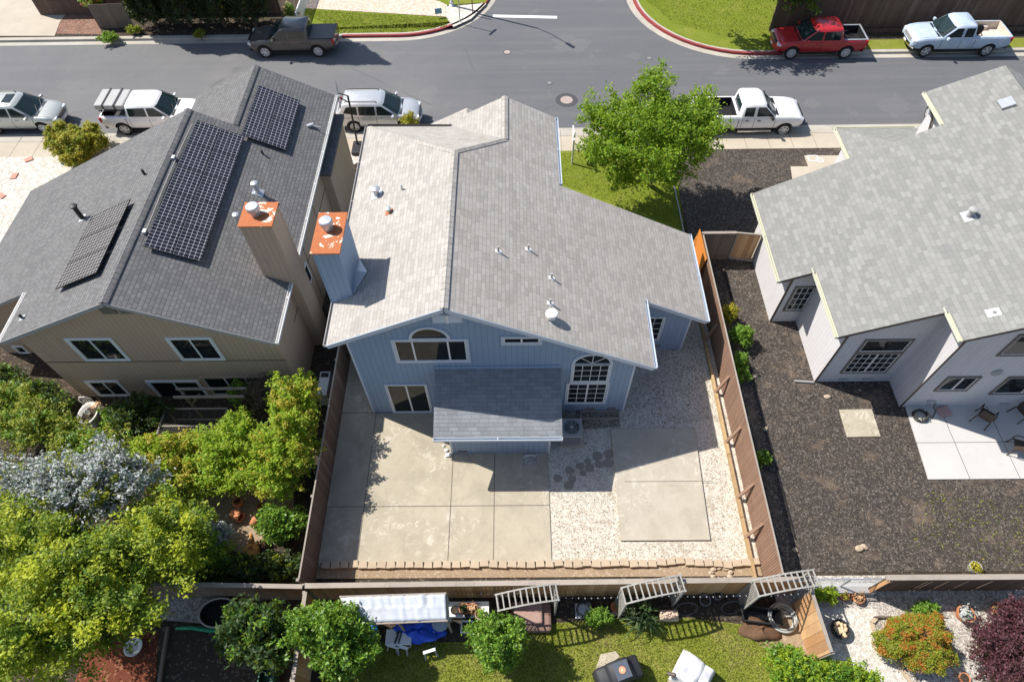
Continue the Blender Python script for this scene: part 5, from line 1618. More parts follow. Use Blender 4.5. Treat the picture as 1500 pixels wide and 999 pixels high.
LG = {
    'street': m_leaf('street_tree_leaf', [(.13, .26, .014), (.20, .35, .02), (.28, .43, .028), (.16, .30, .016), (.36, .47, .04), (.10, .2, .014)], .5),
    'yellowgreen': m_leaf('yellow_green_leaf', [(.31, .46, .03), (.42, .54, .04), (.18, .34, .025), (.50, .54, .045), (.23, .41, .03)], .5),
    'gold': m_leaf('golden_leaf', [(.52, .42, .04), (.36, .36, .04), (.22, .27, .03), (.60, .42, .06), (.42, .40, .035)], .4),
    'pitto': m_leaf('glossy_leaf', [(.06, .12, .014), (.11, .19, .02), (.17, .27, .024), (.25, .36, .028), (.07, .15, .016)], .4, clump=(.55, .58, .03), cs=1.3),
    'silver': m_leaf('silver_leaf', [(0.408, 0.432, 0.456), (0.528, 0.552, 0.576), (0.288, 0.324, 0.324), (0.600, 0.600, 0.600), (0.240, 0.300, 0.228)], .2),
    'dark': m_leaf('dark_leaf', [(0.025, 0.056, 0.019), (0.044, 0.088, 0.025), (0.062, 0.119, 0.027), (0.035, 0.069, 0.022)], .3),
    'citrus': m_leaf('citrus_leaf', [(0.068, 0.162, 0.020), (0.121, 0.257, 0.027), (0.203, 0.365, 0.041), (0.081, 0.189, 0.020), (0.297, 0.446, 0.068)], .38, rough=.4),
    'conifer': m_leaf('conifer_leaf', [(.016, .03, .010), (.026, .045, .014), (.04, .058, .018), (.02, .036, .012)], .15),
    'lime': m_leaf('lime_leaf', [(0.163, 0.325, 0.037), (0.250, 0.425, 0.062), (0.125, 0.250, 0.031)], .45),
    'purple': m_leaf('purple_leaf', [(.085, .028, .045), (.13, .045, .065), (.055, .022, .035), (.19, .08, .10), (.11, .03, .045)], .3),
    'redtip': m_leaf('orange_tip_leaf', [(.50, .16, .03), (.42, .2, .03), (.55, .24, .05)], .4),
    'hedge': m_leaf('hedge_leaf', [(0.297, 0.324, 0.027), (0.203, 0.270, 0.027), (0.405, 0.392, 0.041), (0.162, 0.216, 0.027)], .4),
    'red': m_leaf('red_petal', [(.5, .03, .04), (.62, .08, .07), (.55, .3, .25)], .3),
    'peach': m_leaf('peach_petal', [(.75, .42, .22), (.8, .55, .35)], .3),
    'blade': m_leaf('grass_blade', [(.20, .27, .025), (.28, .33, .035), (.33, .34, .06), (.15, .21, .022)], .4),
    'bladedry': m_leaf('dry_blade', [(.3, .25, .1), (.38, .31, .14), (.22, .22, .07)], .4),
    'twig': m_leaf('dry_twig', [(.12, .09, .07), (.2, .15, .11), (.09, .07, .055)], .1),
}
# street tree in front of the blue house
sb = at(950, 272, 0)
plant('street_tree', 'bright green leafy tree on the front lawn between the blue house and the dark mulch', 'tree',
      [bl(950, 195, 4.2, 92, 62, 1.7), bl(905, 225, 3.4, 62, 42, 1.3), bl(1000, 205, 3.6, 58, 52, 1.4), bl(958, 130, 5.6, 34, 26, .9), bl(880, 175, 4.4, 34, 26, 1.0), bl(1030, 160, 4.6, 34, 26, .9), bl(985, 255, 2.8, 40, 26, .9), bl(920, 262, 2.6, 36, 22, .8)],
      LG['street'], 520, 92, .48, .14, 11, up=.8, stem=(sb.x, sb.y, 0), r0=.17, limbs=16, inner=.55)
# hedge bush by the left street cars
plant('hedge_bush', 'square-clipped golden bush on white gravel beside the parked champagne car', 'bush', [bl(92, 203, .75, 22, 17, .75), bl(130, 204, .75, 22, 17, .75), bl(112, 226, .7, 24, 17, .7), bl(112, 212, .9, 30, 20, .75)], [(LG['gold'], .65, 'foliage'), (LG['hedge'], .35, 'leaf_cluster')], 700, 80, .17, .1, 12, r0=.06, low=-.6, inner=.3, spray=.35, up=.9)
# small golden shrub behind the blue roof
plant('golden_shrub', 'small golden cone shrub between the silver car and the blue house roof', 'shrub', [bl(600, 182, .9, 13, 10, .8)], LG['gold'], 60, 40, .16, .1, 13, r0=.04)
# bottom-left garden
plant('feathery_shrub', 'tall bright yellow-green shrub nearest the dark side fence', 'shrub',
      [bl(432, 590, 2.2, 38, 44, 1.4), bl(425, 650, 2.0, 44, 52, 1.4), bl(405, 690, 1.6, 48, 42, 1.1)], [(LG['yellowgreen'], .75, 'foliage'), (LG['gold'], .25, 'new_growth')], 520, 62, .26, .105, 21, up=.95, r0=.08, limbs=10, inner=.5)
plant('feathery_shrub', 'yellow-green shrub left of the tallest bright one, beside the wire cage', 'shrub',
      [bl(345, 655, 1.7, 50, 46, 1.2), bl(335, 700, 1.3, 42, 34, .9)], LG['yellowgreen'], 320, 60, .26, .105, 22, up=.95, r0=.07, inner=.5)
plant('feathery_shrub', 'rounded yellow shrub in front of the wire cage', 'shrub', [bl(250, 665, 1.4, 54, 36, 1.0), bl(262, 705, 1.2, 40, 38, .9)], [(LG['yellowgreen'], .6, 'foliage'), (LG['gold'], .4, 'new_growth')], 300, 58, .25, .105, 23, up=.95, r0=.07, inner=.5)
plant('leafy_shrub', 'wide green shrub under the tan house wall at the left edge', 'shrub', [bl(45, 625, 1.3, 66, 42, 1.0), bl(140, 655, 1.2, 66, 32, .8), bl(15, 590, 1.2, 34, 34, .9)], [(LG['hedge'], .6, 'foliage'), (LG['citrus'], .4, 'leaf_cluster')], 420, 56, .28, .105, 24, up=.95, r0=.07, inner=.5)
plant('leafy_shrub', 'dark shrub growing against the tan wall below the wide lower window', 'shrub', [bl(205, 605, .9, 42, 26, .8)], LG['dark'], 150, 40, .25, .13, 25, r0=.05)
plant('leafy_shrub', 'small green shrub beside the white oval basin', 'shrub', [bl(172, 612, .7, 20, 15, .5)], LG['citrus'], 70, 36, .2, .12, 26, r0=.04)
plant('silver_tree', 'silver-leaved tree in front of the yellow-green garden tree', 'tree', [bl(105, 715, 3.2, 96, 60, 1.3), bl(40, 720, 3.0, 68, 60, 1.2), bl(165, 700, 3.0, 64, 52, 1.1)], [(LG['silver'], .86, 'crown'), (LG['hedge'], .14, 'green_shoots')], 620, 60, .3, .12, 27, r0=.14, limbs=14, inner=.5)
plant('garden_tree', 'largest garden tree with yellow-green tips in the bottom left corner', 'tree',
      [bl(110, 850, 3.6, 112, 90, 1.6), bl(40, 800, 3.4, 84, 82, 1.5), bl(222, 805, 3.0, 86, 76, 1.5), bl(60, 945, 3.6, 100, 80, 1.5), bl(150, 895, 3.2, 92, 72, 1.3), bl(252, 775, 2.4, 58, 68, 1.1)],
      LG['pitto'], 780, 105, .44, .12, 28, up=.95, r0=.2, limbs=18, inner=.6)
plant('leafy_shrub', 'dense green shrub by the terracotta pots and the side fence', 'shrub', [bl(412, 768, .9, 34, 30, .7)], LG['citrus'], 150, 42, .22, .13, 29, r0=.05)
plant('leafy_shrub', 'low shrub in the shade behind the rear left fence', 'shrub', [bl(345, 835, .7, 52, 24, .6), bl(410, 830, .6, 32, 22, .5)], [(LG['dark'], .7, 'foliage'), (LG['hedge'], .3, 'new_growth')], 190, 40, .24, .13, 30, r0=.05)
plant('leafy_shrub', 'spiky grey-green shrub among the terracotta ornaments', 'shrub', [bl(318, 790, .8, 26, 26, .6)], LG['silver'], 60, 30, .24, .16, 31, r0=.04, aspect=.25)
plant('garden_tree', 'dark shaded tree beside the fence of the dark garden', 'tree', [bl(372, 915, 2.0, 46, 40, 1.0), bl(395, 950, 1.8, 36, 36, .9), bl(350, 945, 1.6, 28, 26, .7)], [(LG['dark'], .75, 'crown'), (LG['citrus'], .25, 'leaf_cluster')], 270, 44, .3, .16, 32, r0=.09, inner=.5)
plant('citrus_tree', 'glossy citrus tree covering the left end of the white tarp roof', 'tree', [bl(485, 925, 2.1, 58, 42, 1.1), bl(455, 915, 2.0, 36, 28, .8), bl(500, 965, 1.8, 46, 32, .9)], LG['citrus'], 420, 60, .28, .13, 33, r0=.09, inner=.5)
plant('citrus_tree', 'round glossy citrus tree standing between the pot table and the brown tub', 'tree', [bl(730, 938, 1.5, 40, 46, 1.05)], LG['citrus'], 380, 60, .24, .11, 34, r0=.08, inner=.4)
plant('round_shrub', 'small clipped round green shrub under the string lights', 'shrub', [bl(878, 905, .45, 20, 15, .42)], LG['lime'], 90, 44, .13, .08, 35, r0=.03, inner=.25)
plant('leafy_shrub', 'loose bush at the bottom of the picture left of the pale gravel path', 'bush', [bl(1165, 985, 1.0, 44, 34, .7), bl(1225, 990, .9, 44, 28, .7), bl(1150, 960, .8, 24, 18, .5), bl(1265, 998, .8, 28, 20, .5)], [(LG['yellowgreen'], .55, 'foliage'), (LG['citrus'], .45, 'leaf_cluster')], 360, 56, .22, .1, 36, r0=.05, inner=.5)
plant('mounded_shrub', 'mounded yellow-green shrub with orange tips on the back gravel', 'shrub', [bl(1340, 940, .55, 52, 46, .75)], [(LG['hedge'], .64, 'foliage'), (LG['redtip'], .36, 'orange_tips')], 700, 60, .14, .06, 37, r0=.05, inner=.1, low=-.05, up=.9, spray=.3)
plant('purple_shrub', 'deep purple-leaved shrub in the bottom right corner', 'shrub', [bl(1470, 940, .9, 52, 46, .7), bl(1490, 900, .9, 30, 28, .6), bl(1480, 985, .9, 50, 30, .6)], LG['purple'], 420, 56, .22, .09, 38, r0=.06, inner=.55)
for (u, v, r, mm, lb, sd) in ((1088, 492, 17, 'lime', 'lush lime green shrub on the mulch side of the brown fence', 41), (1083, 530, 11, 'lime', 'second lime shrub, just below the largest one along the brown fence', 42), (1087, 549, 9, 'lime', 'small round lime shrub, lowest of the three beside the brown fence', 43),
                              (1067, 460, 12, 'gold', 'sparse yellowish shrub at the street end of the brown fence bed', 44), (1117, 672, 8, 'citrus', 'tiny green shrub alone in the shaded mulch by the brown fence', 45)):
    plant('leafy_shrub', lb, 'shrub', [bl(u, v, .55 if r > 10 else .35, r, r * .85, .5 if r > 10 else .3)], LG[mm], int(r * 6), 34, .16, .1, sd, r0=.03, inner=.45)
plant('leafy_shrub', 'young green leafy plant behind the orange-tipped mound', 'plant', [bl(1357, 892, .35, 17, 11, .3)], LG['lime'], 40, 28, .14, .12, 46, r0=.03)
plant('leafy_shrub', 'yellow-green plant in the corner by the arbour and the wire fence', 'plant', [bl(1215, 873, .4, 14, 9, .35), bl(1198, 868, .5, 9, 9, .35)], LG['yellowgreen'], 60, 30, .15, .1, 47, r0=.03)
# strappy plant
c = at(935, 905, 0); t = empty('strappy_plant', (c.x, c.y, 0), 0, 'strappy dark green plant with drooping blades by the second arbour', 'plant')
rn = np.random.default_rng(50); mb = MB()
for k in range(130):
    a = rn.uniform(0, 6.28); r = rn.uniform(.3, .8); h = rn.uniform(.3, .75); w = .028; s = Vector((-math.sin(a), math.cos(a), 0)) * w; d = Vector((math.cos(a), math.sin(a), 0)); o = Vector((c.x + rn.normal() * .12, c.y + rn.normal() * .1, 0))
    p0, p1, p2, p3 = o, o + d * r * .4 + Vector((0, 0, h)), o + d * r * .8 + Vector((0, 0, h * .9)), o + d * r * 1.1 + Vector((0, 0, h * .35))
    mb.quad(p0 - s, p0 + s, p1 + s, p1 - s); mb.quad(p1 - s, p1 + s, p2 + s * .7, p2 - s * .7); mb.quad(p2 - s * .7, p2 + s * .7, p3)
mb.build('blades', m_leaf('strap_blade', [(.035, .08, .02), (.06, .11, .03), (.12, .17, .07)], .3), t, weld=False)
mb = MB(); mb.blob((c.x, c.y, .05), (.12, .12, .14), 8, 6); mb.build('crown_base', M['bark'], t)


# conifer row across the street: separate columns, leaning foliage to the ground
def conifer(p, h, r, label, seed, group):
    t = empty('conifer', (p.x, p.y, 0), 0, label, 'tree', group); rn = np.random.default_rng(seed); N = 13000
    z = h * (rn.random(N) ** .85) * .97 + .75; prof = np.minimum(1, (h - z + .4) / (h * .32)) * np.clip((z + .3) / 1.2, .55, 1)
    a = rn.uniform(0, 2 * PI, N); lobes = 1 + .16 * np.sin(5 * a + z * 1.7 + seed) + .1 * np.sin(9 * a - z * 2.3); rr_ = r * prof * lobes * (1 - .3 * rn.random(N) ** 2)
    pts = np.stack([p.x + rr_ * np.cos(a), p.y + rr_ * np.sin(a), z], 1)
    dirs = np.stack([np.cos(a) * .4, np.sin(a) * .4, np.full(N, 1.0)], 1)
    leaf_object('foliage', pts, .3, LG['conifer'], t, .1, .32, seed, dirs=dirs)
    mb = MB(); mb.tube([(p.x, p.y, -.05), (p.x + .05, p.y, h * .5), (p.x, p.y, h * .9)], [.14, .1, .03], 8); mb.build('trunk', M['bark'], t)


cg = 'conifers in the row across the street'
for i, (u, v) in enumerate(((226, 46), (276, 46), (327, 46), (372, 46))):
    p = at(u, v, .0); conifer(Vector((p.x, p.y + .55, 0)), (7.6, 10.2, 11.6, 11.6)[i], 1.08, ['leftmost dark conifer of the row, next to the pale fence panel', 'second dark conifer from the left in the row', 'third dark conifer of the row, left of the one nearest the pickup', 'rightmost dark conifer, right behind the bronze grey pickup\'s hood'][i], 60 + i, cg)
# shrubs and flowers across the street
for (u, v, z, r, mm, lb, sd, n_, ct) in ((160, 55, .25, 14, 'lime', 'bright lime grass-like tuft on the far kerb', 71, 'grass_tuft', 'plant'), (196, 44, .3, 9, 'hedge', 'small pale weed at the foot of the first conifer', 72, 'weed_plant', 'plant'), (292, 50, .3, 8, 'hedge', 'yellow-green weed between the middle conifers and the kerb', 73, 'weed_plant', 'plant')):
    plant(n_, lb, ct, [bl(u, v, z, r, r * .55, .25)], LG[mm], int(r * 5), 26, .14, .11, sd, r0=.02, inner=.5)
for (u, v, z, r, mm, lb, sd) in ((135, 3, 1.0, 16, 'red', 'red flowering rose bush at the top left corner', 74), (425, 20, .7, 11, 'peach', 'pale peach rose bush above the bronze grey pickup', 75)):
    plant('rose_bush', lb, 'bush', [bl(u, v, z, r, r * .7, .6)], [(LG['citrus'], .68, 'foliage'), (LG[mm], .32, 'blossom')], int(r * 6), 26, .17, .12, sd, r0=.03, inner=.4)
# dark tree over the corner lawn (its shade falls across the grass) and the shrub at the fence end
plant('corner_tree', 'dark tree at the fence end shading the corner lawn by the red pickup', 'tree', [bl(1175, -12, 2.4, 34, 30, 1.5), bl(1120, -45, 4.2, 56, 34, 1.6), bl(1060, -50, 4.4, 52, 30, 1.4)], [(LG['dark'], .6, 'crown'), (LG['citrus'], .4, 'leaf_cluster')], 300, 44, .45, .22, 76, r0=.18, inner=.55, stem=(at(1190, 0, 0).x, at(1190, -14, 0).y, 0))
# lawn blades and litter
def tufts(name, label, pix, n, size, mat, seed, z=.012, patchy=0, cat='grass'):
    P_ = np.array([tuple(at(u, v, 0))[:2] for u, v in pix]); rn = np.random.default_rng(seed); lo, hi = P_.min(0), P_.max(0); pts = []
    while len(pts) < n:
        q = rn.uniform(lo, hi, (n, 2)); ins = np.zeros(len(q), bool)
        for i in range(len(P_)):
            a, b = P_[i], P_[(i + 1) % len(P_)]; c_ = ((a[1] > q[:, 1]) != (b[1] > q[:, 1])); xx = (b[0] - a[0]) * (q[:, 1] - a[1]) / (b[1] - a[1] + 1e-12) + a[0]; ins ^= c_ & (q[:, 0] < xx)
        if patchy:
            f = np.sin(q[:, 0] * 1.3 + 1) * np.sin(q[:, 1] * 1.9 + .5) + .6 * np.sin(q[:, 0] * 3.1 + q[:, 1] * 2.3) + .5 * np.sin(5.3 * q[:, 0] - 4.1 * q[:, 1])
            ins &= rn.random(len(q)) < 1 / (1 + np.exp(-patchy * (f + .5)))
        pts += list(q[ins])
    pts = np.array(pts[:n]); cen = np.concatenate([pts, rn.uniform(z, z + size * .45, (n, 1))], 1)
    dirs = np.stack([rn.normal(size=n) * .6, rn.normal(size=n) * .6, np.ones(n)], 1)
    o = leaf_object(name, cen, size, mat, None, .0, .3, seed, dirs=dirs)
    return tag(o, label, cat, kind='stuff')


lawn = [(520, 945), (560, 940), (690, 940), (790, 915), (900, 905), (1010, 905), (1120, 918), (1150, 960), (1190, 1040), (430, 1040)]
tufts('grass_blades', 'short green grass of the back lawn', lawn, 24000, .075, LG['blade'], 81, patchy=2.5)
tufts('dry_grass', 'straw coloured dead grass in the back lawn', lawn, 11000, .07, LG['bladedry'], 82, patchy=-2.5)
tufts('grass_blades', 'grass of the front lawn by the street tree', [(822, 225), (845, 225), (985, 232), (1005, 335), (822, 270)], 7000, .08, LG['blade'], 83)
tufts('grass_blades', 'grass of the corner lawn behind the red kerb', [(944, -10), (948, 4), (985, 34), (1060, 54), (1150, 56), (1190, 30), (1210, -20)], 9000, .1, LG['blade'], 84)
tufts('grass_blades', 'grass strip beside the bronze grey pickup', [(500, 50), (600, 48), (655, 40), (655, 28), (438, 14)], 6000, .1, LG['blade'], 85)
tufts('leaf_litter', 'brown leaf litter in the shaded corner under the window', [(822, 600), (905, 606), (910, 625), (815, 632)], 2600, .06, LG['twig'], 86, cat='leaf litter')
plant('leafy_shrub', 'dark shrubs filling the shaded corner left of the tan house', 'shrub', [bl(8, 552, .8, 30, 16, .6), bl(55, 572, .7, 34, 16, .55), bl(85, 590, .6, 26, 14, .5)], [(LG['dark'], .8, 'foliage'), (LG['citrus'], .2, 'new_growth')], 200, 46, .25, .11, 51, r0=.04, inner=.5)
plant('leafy_shrub', 'mid green shrub filling the gap between the largest tree and the rear fence', 'shrub', [bl(300, 815, 1.0, 40, 34, .8), bl(262, 845, 1.0, 40, 26, .7)], [(LG['citrus'], .6, 'foliage'), (LG['yellowgreen'], .4, 'new_growth')], 240, 50, .26, .11, 52, r0=.05, inner=.5, up=.9)
# dry climbing twigs by the wire cage
plant('dry_bush', 'leafless grey-brown twiggy bush above the wire cage', 'bush', [bl(385, 575, 1.3, 34, 26, .8)], LG['twig'], 140, 34, .25, .16, 48, r0=.04, aspect=.12, inner=.8)
plant('leafy_shrub', 'small bright green climber in front of the sliding door', 'plant', [bl(350, 575, 1.2, 16, 18, .6)], LG['lime'], 60, 30, .18, .11, 49, r0=.03)

tufts('leaf_litter', 'dry debris scattered over the white gravel by the house', [(912, 600), (960, 520), (1020, 480), (1060, 610), (1010, 625), (900, 625)], 2200, .06, LG['twig'], 87, cat='leaf litter')
tufts('leaf_litter', 'dry leaves scattered over the sunny white gravel', [(810, 720), (900, 722), (910, 795), (1045, 795), (1030, 640), (1060, 640), (1100, 815), (812, 820)], 900, .055, LG['twig'], 88, cat='leaf litter')
tufts('leaf_litter', 'bark chips and twigs lying on the dark mulch yard', [(1080, 400), (1120, 400), (1190, 560), (1320, 600), (1360, 702), (1500, 702), (1500, 838), (1180, 838)], 4200, .07, m_leaf('chip', [(.2, .15, .11), (.11, .085, .065), (.3, .24, .18), (.06, .05, .04)], .05), 89, cat='bark chips')
tufts('weeds', 'thin yellow-green weeds in the dark mulch yard', [(1360, 720), (1500, 740), (1500, 830), (1330, 800)], 420, .09, LG['hedge'], 90, cat='weeds')
# ------------------------------------------------------------------ yard things
def thing(name, loc, label, cat, group=None, rz=0): return empty(name, tuple(loc), rz, label, cat, group)


# edging blocks along the dirt bed
y_b = at(700, 826, .1).y; x0, x1 = at(478, 826, .1).x, at(1106, 822, .1).x; n = 47
proto = None
rn = random.Random(4)
for i in range(n):
    if proto is None:
        mb = MB(); mb.add([(-.165, -.12, 0), (.165, -.12, 0), (.14, .12, 0), (-.14, .12, 0), (-.16, -.12, .15), (.16, -.12, .15), (.135, .12, .15), (-.135, .12, .15)], [(3, 2, 1, 0), (4, 5, 6, 7), (0, 1, 5, 4), (1, 2, 6, 5), (2, 3, 7, 6), (3, 0, 4, 7)])
        proto = mb.build('edging_block', M['block'], None, bevel=.012); o = proto
        tag(o, 'tan concrete edging block in the single row along the dirt bed', 'block', 'edging blocks along the dirt bed')
    else:
        o = proto.copy(); C.objects.link(o)
    o.location = (x0 + (x1 - x0) * i / (n - 1), y_b + rn.uniform(-.025, .025) + .06 * math.sin(i * .7) * (i > 34), .02); o.rotation_euler = (0, 0, rn.uniform(-.1, .1)); o.scale = (rn.uniform(.92, 1.04), rn.uniform(.92, 1.06), rn.uniform(.9, 1.08))
# stepping stones
stone_m = m_concrete('stepping_stone', (.235, .205, .17), (.30, .265, .22), .4, (.15, .13, .105))
for i, (u, v, r) in enumerate(((875, 667.5, 8), (892, 665, 8), (891, 678, 8), (861, 675, 5.6), (878, 680, 7), (864, 685, 7), (850, 682, 6.5), (854, 692.5, 5.5), (834.5, 689, 7), (817, 700, 7), (838, 701, 6.5), (833, 711, 7.5))):
    p = at(u, v, .03); R_ = (at(u + r, v, .03) - p).length; mb = MB(); k = 7; rr = random.Random(i)
    a0 = rr.random(); mb.prism([(p.x + R_ * rr.uniform(.85, 1.1) * math.cos(a0 + 2 * PI * j / k), p.y + R_ * .95 * rr.uniform(.85, 1.1) * math.sin(a0 + 2 * PI * j / k)) for j in range(k)], -.02, .03)
    o = mb.build('stepping_stone', stone_m, None, bevel=.01); tag(o, 'round grey-brown stepping stone set in the shaded white gravel between patio and slab', 'stepping stone', 'stepping stones by the patio')
# air conditioner
p = at(835, 628, .08); p = Vector((2.08, 11.35, .07)); t = thing('air_conditioner', p, 'grey air conditioner with a round fan grille beside the lean-to', 'air conditioner')
mb = MB(); mb.box(p.x - .48, p.x + .5, p.y - .52, p.y + .48, -.02, .07); mb.build('pad', M['slab'], t, bevel=.01)
mb = MB(); mb.box(p.x - .37, p.x + .37, p.y - .37, p.y + .37, .07, .66); mb.build('coil', M['black'], t)
mb = MB()
for z in np.arange(.1, .64, .045):
    mb.box(p.x - .38, p.x + .38, p.y - .385, p.y - .37, z, z + .012); mb.box(p.x + .37, p.x + .385, p.y - .38, p.y + .38, z, z + .012)
for sx in (-1, 1):
    for sy in (-1, 1): mb.box(p.x + sx * .37 - .025, p.x + sx * .37 + .025, p.y + sy * .37 - .025, p.y + sy * .37 + .025, .07, .67)
mb.build('louvre', M['greytrim'], t)
mb = MB(); mb.box(p.x - .4, p.x + .4, p.y - .4, p.y + .4, .66, .72); o = mb.build('lid', M['greytrim'], t, bevel=.03)
mb = MB(); mb.lathe([(.31, .722), (.001, .724)], (p.x, p.y, 0), 24); mb.build('fan_opening', M['black'], t)
mb = MB()
for r_ in (.06, .12, .18, .24, .30):
    mb.tube([(p.x + r_ * math.cos(a), p.y + r_ * math.sin(a), .74) for a in np.linspace(0, 2 * PI, 25)], .008, 5)
for a in np.arange(0, 2 * PI, PI / 4): mb.bar((p.x, p.y, .735), (p.x + .31 * math.cos(a), p.y + .31 * math.sin(a), .735), .01)
mb.lathe([(.07, .72), (.07, .75), (.001, .755)], (p.x, p.y, 0), 14); mb.build('fan_guard', M['galv'], t)
# timber frame under the arched window
a, b = at(851, 613, .1), at(907, 613, .1); t = thing('timber_planter', ((a.x + b.x) / 2, a.y, 0), 'low empty timber frame lying on the gravel under the arched window', 'planter frame')
for q, r_ in (((a.x, a.y), (b.x, a.y)), ((a.x, a.y + .32), (b.x, a.y + .32)), ((a.x, a.y), (a.x, a.y + .32)), ((b.x, a.y), (b.x, a.y + .32))):
    mb = MB(); mb.bar((*q, .07), (*r_, .07), .05, .12); mb.build('side_board', M['rail'], t)
# drain box in the patio
p = at(777, 673, .05); t = thing('drain_box', (p.x, p.y, .05), 'square gravel drain with a white pipe in the shaded patio', 'drain')
mb = MB(); mb.rbox((p.x, p.y, .051), .6, .5, .012); mb.build('gravel_fill', M['gravel2'], t)
mb = MB(); mb.tube([(p.x - .18, p.y + .1, .06), (p.x - .18, p.y + .15, .1), (p.x + .18, p.y + .15, .1), (p.x + .18, p.y + .1, .06)], .025, 8); mb.build('pipe', M['white'], t)
# pale rocks by the corner of the lean-to
for i, (u, v, r) in enumerate(((657, 667, .1), (654, 660, .07), (650, 653, .05))):
    p = at(u, v, .05); mb = MB(); mb.blob((p.x, p.y, .05 + r * .5), (r * 1.2, r, r * .7), 10, 7, .3, i); o = mb.build('white_rock', M['white'], None, smooth=True)
    tag(o, ['largest white rock at the left corner of the lean-to', 'middle white rock at the left corner of the lean-to', 'smallest white pebble at the left corner of the lean-to'][i], 'rock')
# ring of stones in the dirt bed
for i in range(9):
    c = at(1056, 840, .05); a = 2 * PI * i / 9 + .2; q = Vector((c.x + .34 * math.cos(a), c.y + .2 * math.sin(a), .06)); mb = MB(); mb.blob(q, (.11, .08, .06), 8, 6, .35, i + 20)
    o = mb.build('field_stone', M['block'], None, smooth=True); tag(o, 'pale stone in the small ring on the dirt bed by the right fence', 'stone', 'stone ring in the dirt bed')


# ------------------------------------------------------------------ arbours
def arbor(p, q, z, label, seed):
    """ladder-topped arbour from p to q (centre line of the top)"""
    p, q = Vector((p.x, p.y, 0)), Vector((q.x, q.y, 0)); d = (q - p).normalized(); s = Vector((-d.y, d.x, 0)); Ln = (q - p).length; W2 = .24
    t = thing('garden_arbor', (p + q) / 2, label, 'arbour', 'arbours behind the rear fence'); up = Vector((0, 0, 1))
    wm = M['arborwood']
    for sg in (-1, 1):
        mb = MB(); n = 8      # gently arched rails
        pts = [p + d * Ln * i / n + s * sg * W2 + up * (z + .16 * math.sin(PI * i / n)) for i in range(n + 1)]
        for a, b in zip(pts, pts[1:]): mb.bar(a, b + (b - a) * .02, .045, .08)
        mb.build('top_rail', wm, t)
    mb = MB()
    for i in range(11):
        f = (i + .15) / 10.3; c = p + d * Ln * f + up * (z + .16 * math.sin(PI * f) + .02); mb.bar(c - s * (W2 + .03), c + s * (W2 + .03), .04, .04)
    mb.build('rungs', wm, t)
    for e in (p + d * .06, q - d * .06):
        for sg in (-1, 1):
            mb = MB(); mb.bar(e + s * sg * W2, e + s * sg * W2 + up * z, .055, .055); mb.build('post', wm, t)
        mb = MB()
        for k in np.arange(-.4, 2.0, .13):
            for g in (1, -1):
                pts = []
                for f in (0, 1):
                    zz = k + f * .46; xx = (-W2 + f * 2 * W2) * g; pts.append((xx, zz))
                (xa, za), (xb, zb) = pts
                if zb < .1 or za > z - .1: continue
                if za < .1: xa, za = xa + (xb - xa) * (.1 - za) / (zb - za), .1
                if zb > z - .06: xb, zb = xa + (xb - xa) * (z - .06 - za) / (zb - za), z - .06
                mb.bar(e + s * xa + up * za + d * .008 * g, e + s * xb + up * zb + d * .008 * g, .032, .008, up=d)
        mb.build('lattice_side', wm, t, uv=False)
    return t


M['arborwood'] = plain('weathered_arbour_wood', (.32, .305, .275), .8, var=.25, scale=5)
AZ = 2.05
arbor(at(727, 883, AZ), at(817, 867, AZ), AZ, 'ladder-topped arbour over the brown tub, nearest the pot table', 1)
arbor(at(912, 873, AZ), at(1001, 854, AZ), AZ, 'middle ladder-topped arbour, above the strappy plant and stone planter', 2)
arbor(at(1106, 862, AZ), at(1196, 846, AZ), AZ, 'ladder-topped arbour at the corner by the hose coil and new fence panel', 3)
# string lights
t = thing('string_lights', (2, 5.4, 1.5), 'string of small white bulbs looping along the rear fence', 'string lights')
anch = [at(700, 868, 1.45), at(815, 874, 1.5), at(910, 874, 1.5), at(985, 872, 1.5), at(1080, 872, 1.5), at(1185, 868, 1.5)]
mb = MB(); mbb = MB()
for a, b in zip(anch[:-1], anch[1:]):
    pts = [a.lerp(b, i / 10) - Vector((0, 0, .16 * math.sin(PI * i / 10))) for i in range(11)]; mb.tube(pts, .006, 4, cap=False)
    n = max(4, int((b - a).length / .2))
    for i in range(n):
        f = (i + .5) / n; q = a.lerp(b, f) - Vector((0, 0, .16 * math.sin(PI * f) + .03)); mbb.blob(q, .024, 7, 5)
mb.build('cord', M['black'], t, uv=False); o = mbb.build('bulbs', M['white'], t, smooth=True, uv=False)
# brown moulded tub
p = at(778, 902, .3); t = thing('plastic_tub', (p.x, p.y, 0), 'brown moulded plastic tub with a lid under the first arbour', 'tub')
br = plain('brown_plastic', (.24, .145, .11), .55, var=.15)
mb = MB(); mb.rbox((p.x, p.y, .16), 1.35, .95, .32); mb.build('basin', br, t, bevel=.1)
mb = MB(); mb.rbox((p.x - .1, p.y + .08, .38), .95, .7, .14); mb.build('lid', plain('brown_plastic_lid', (.34, .22, .18), .5), t, bevel=.06)
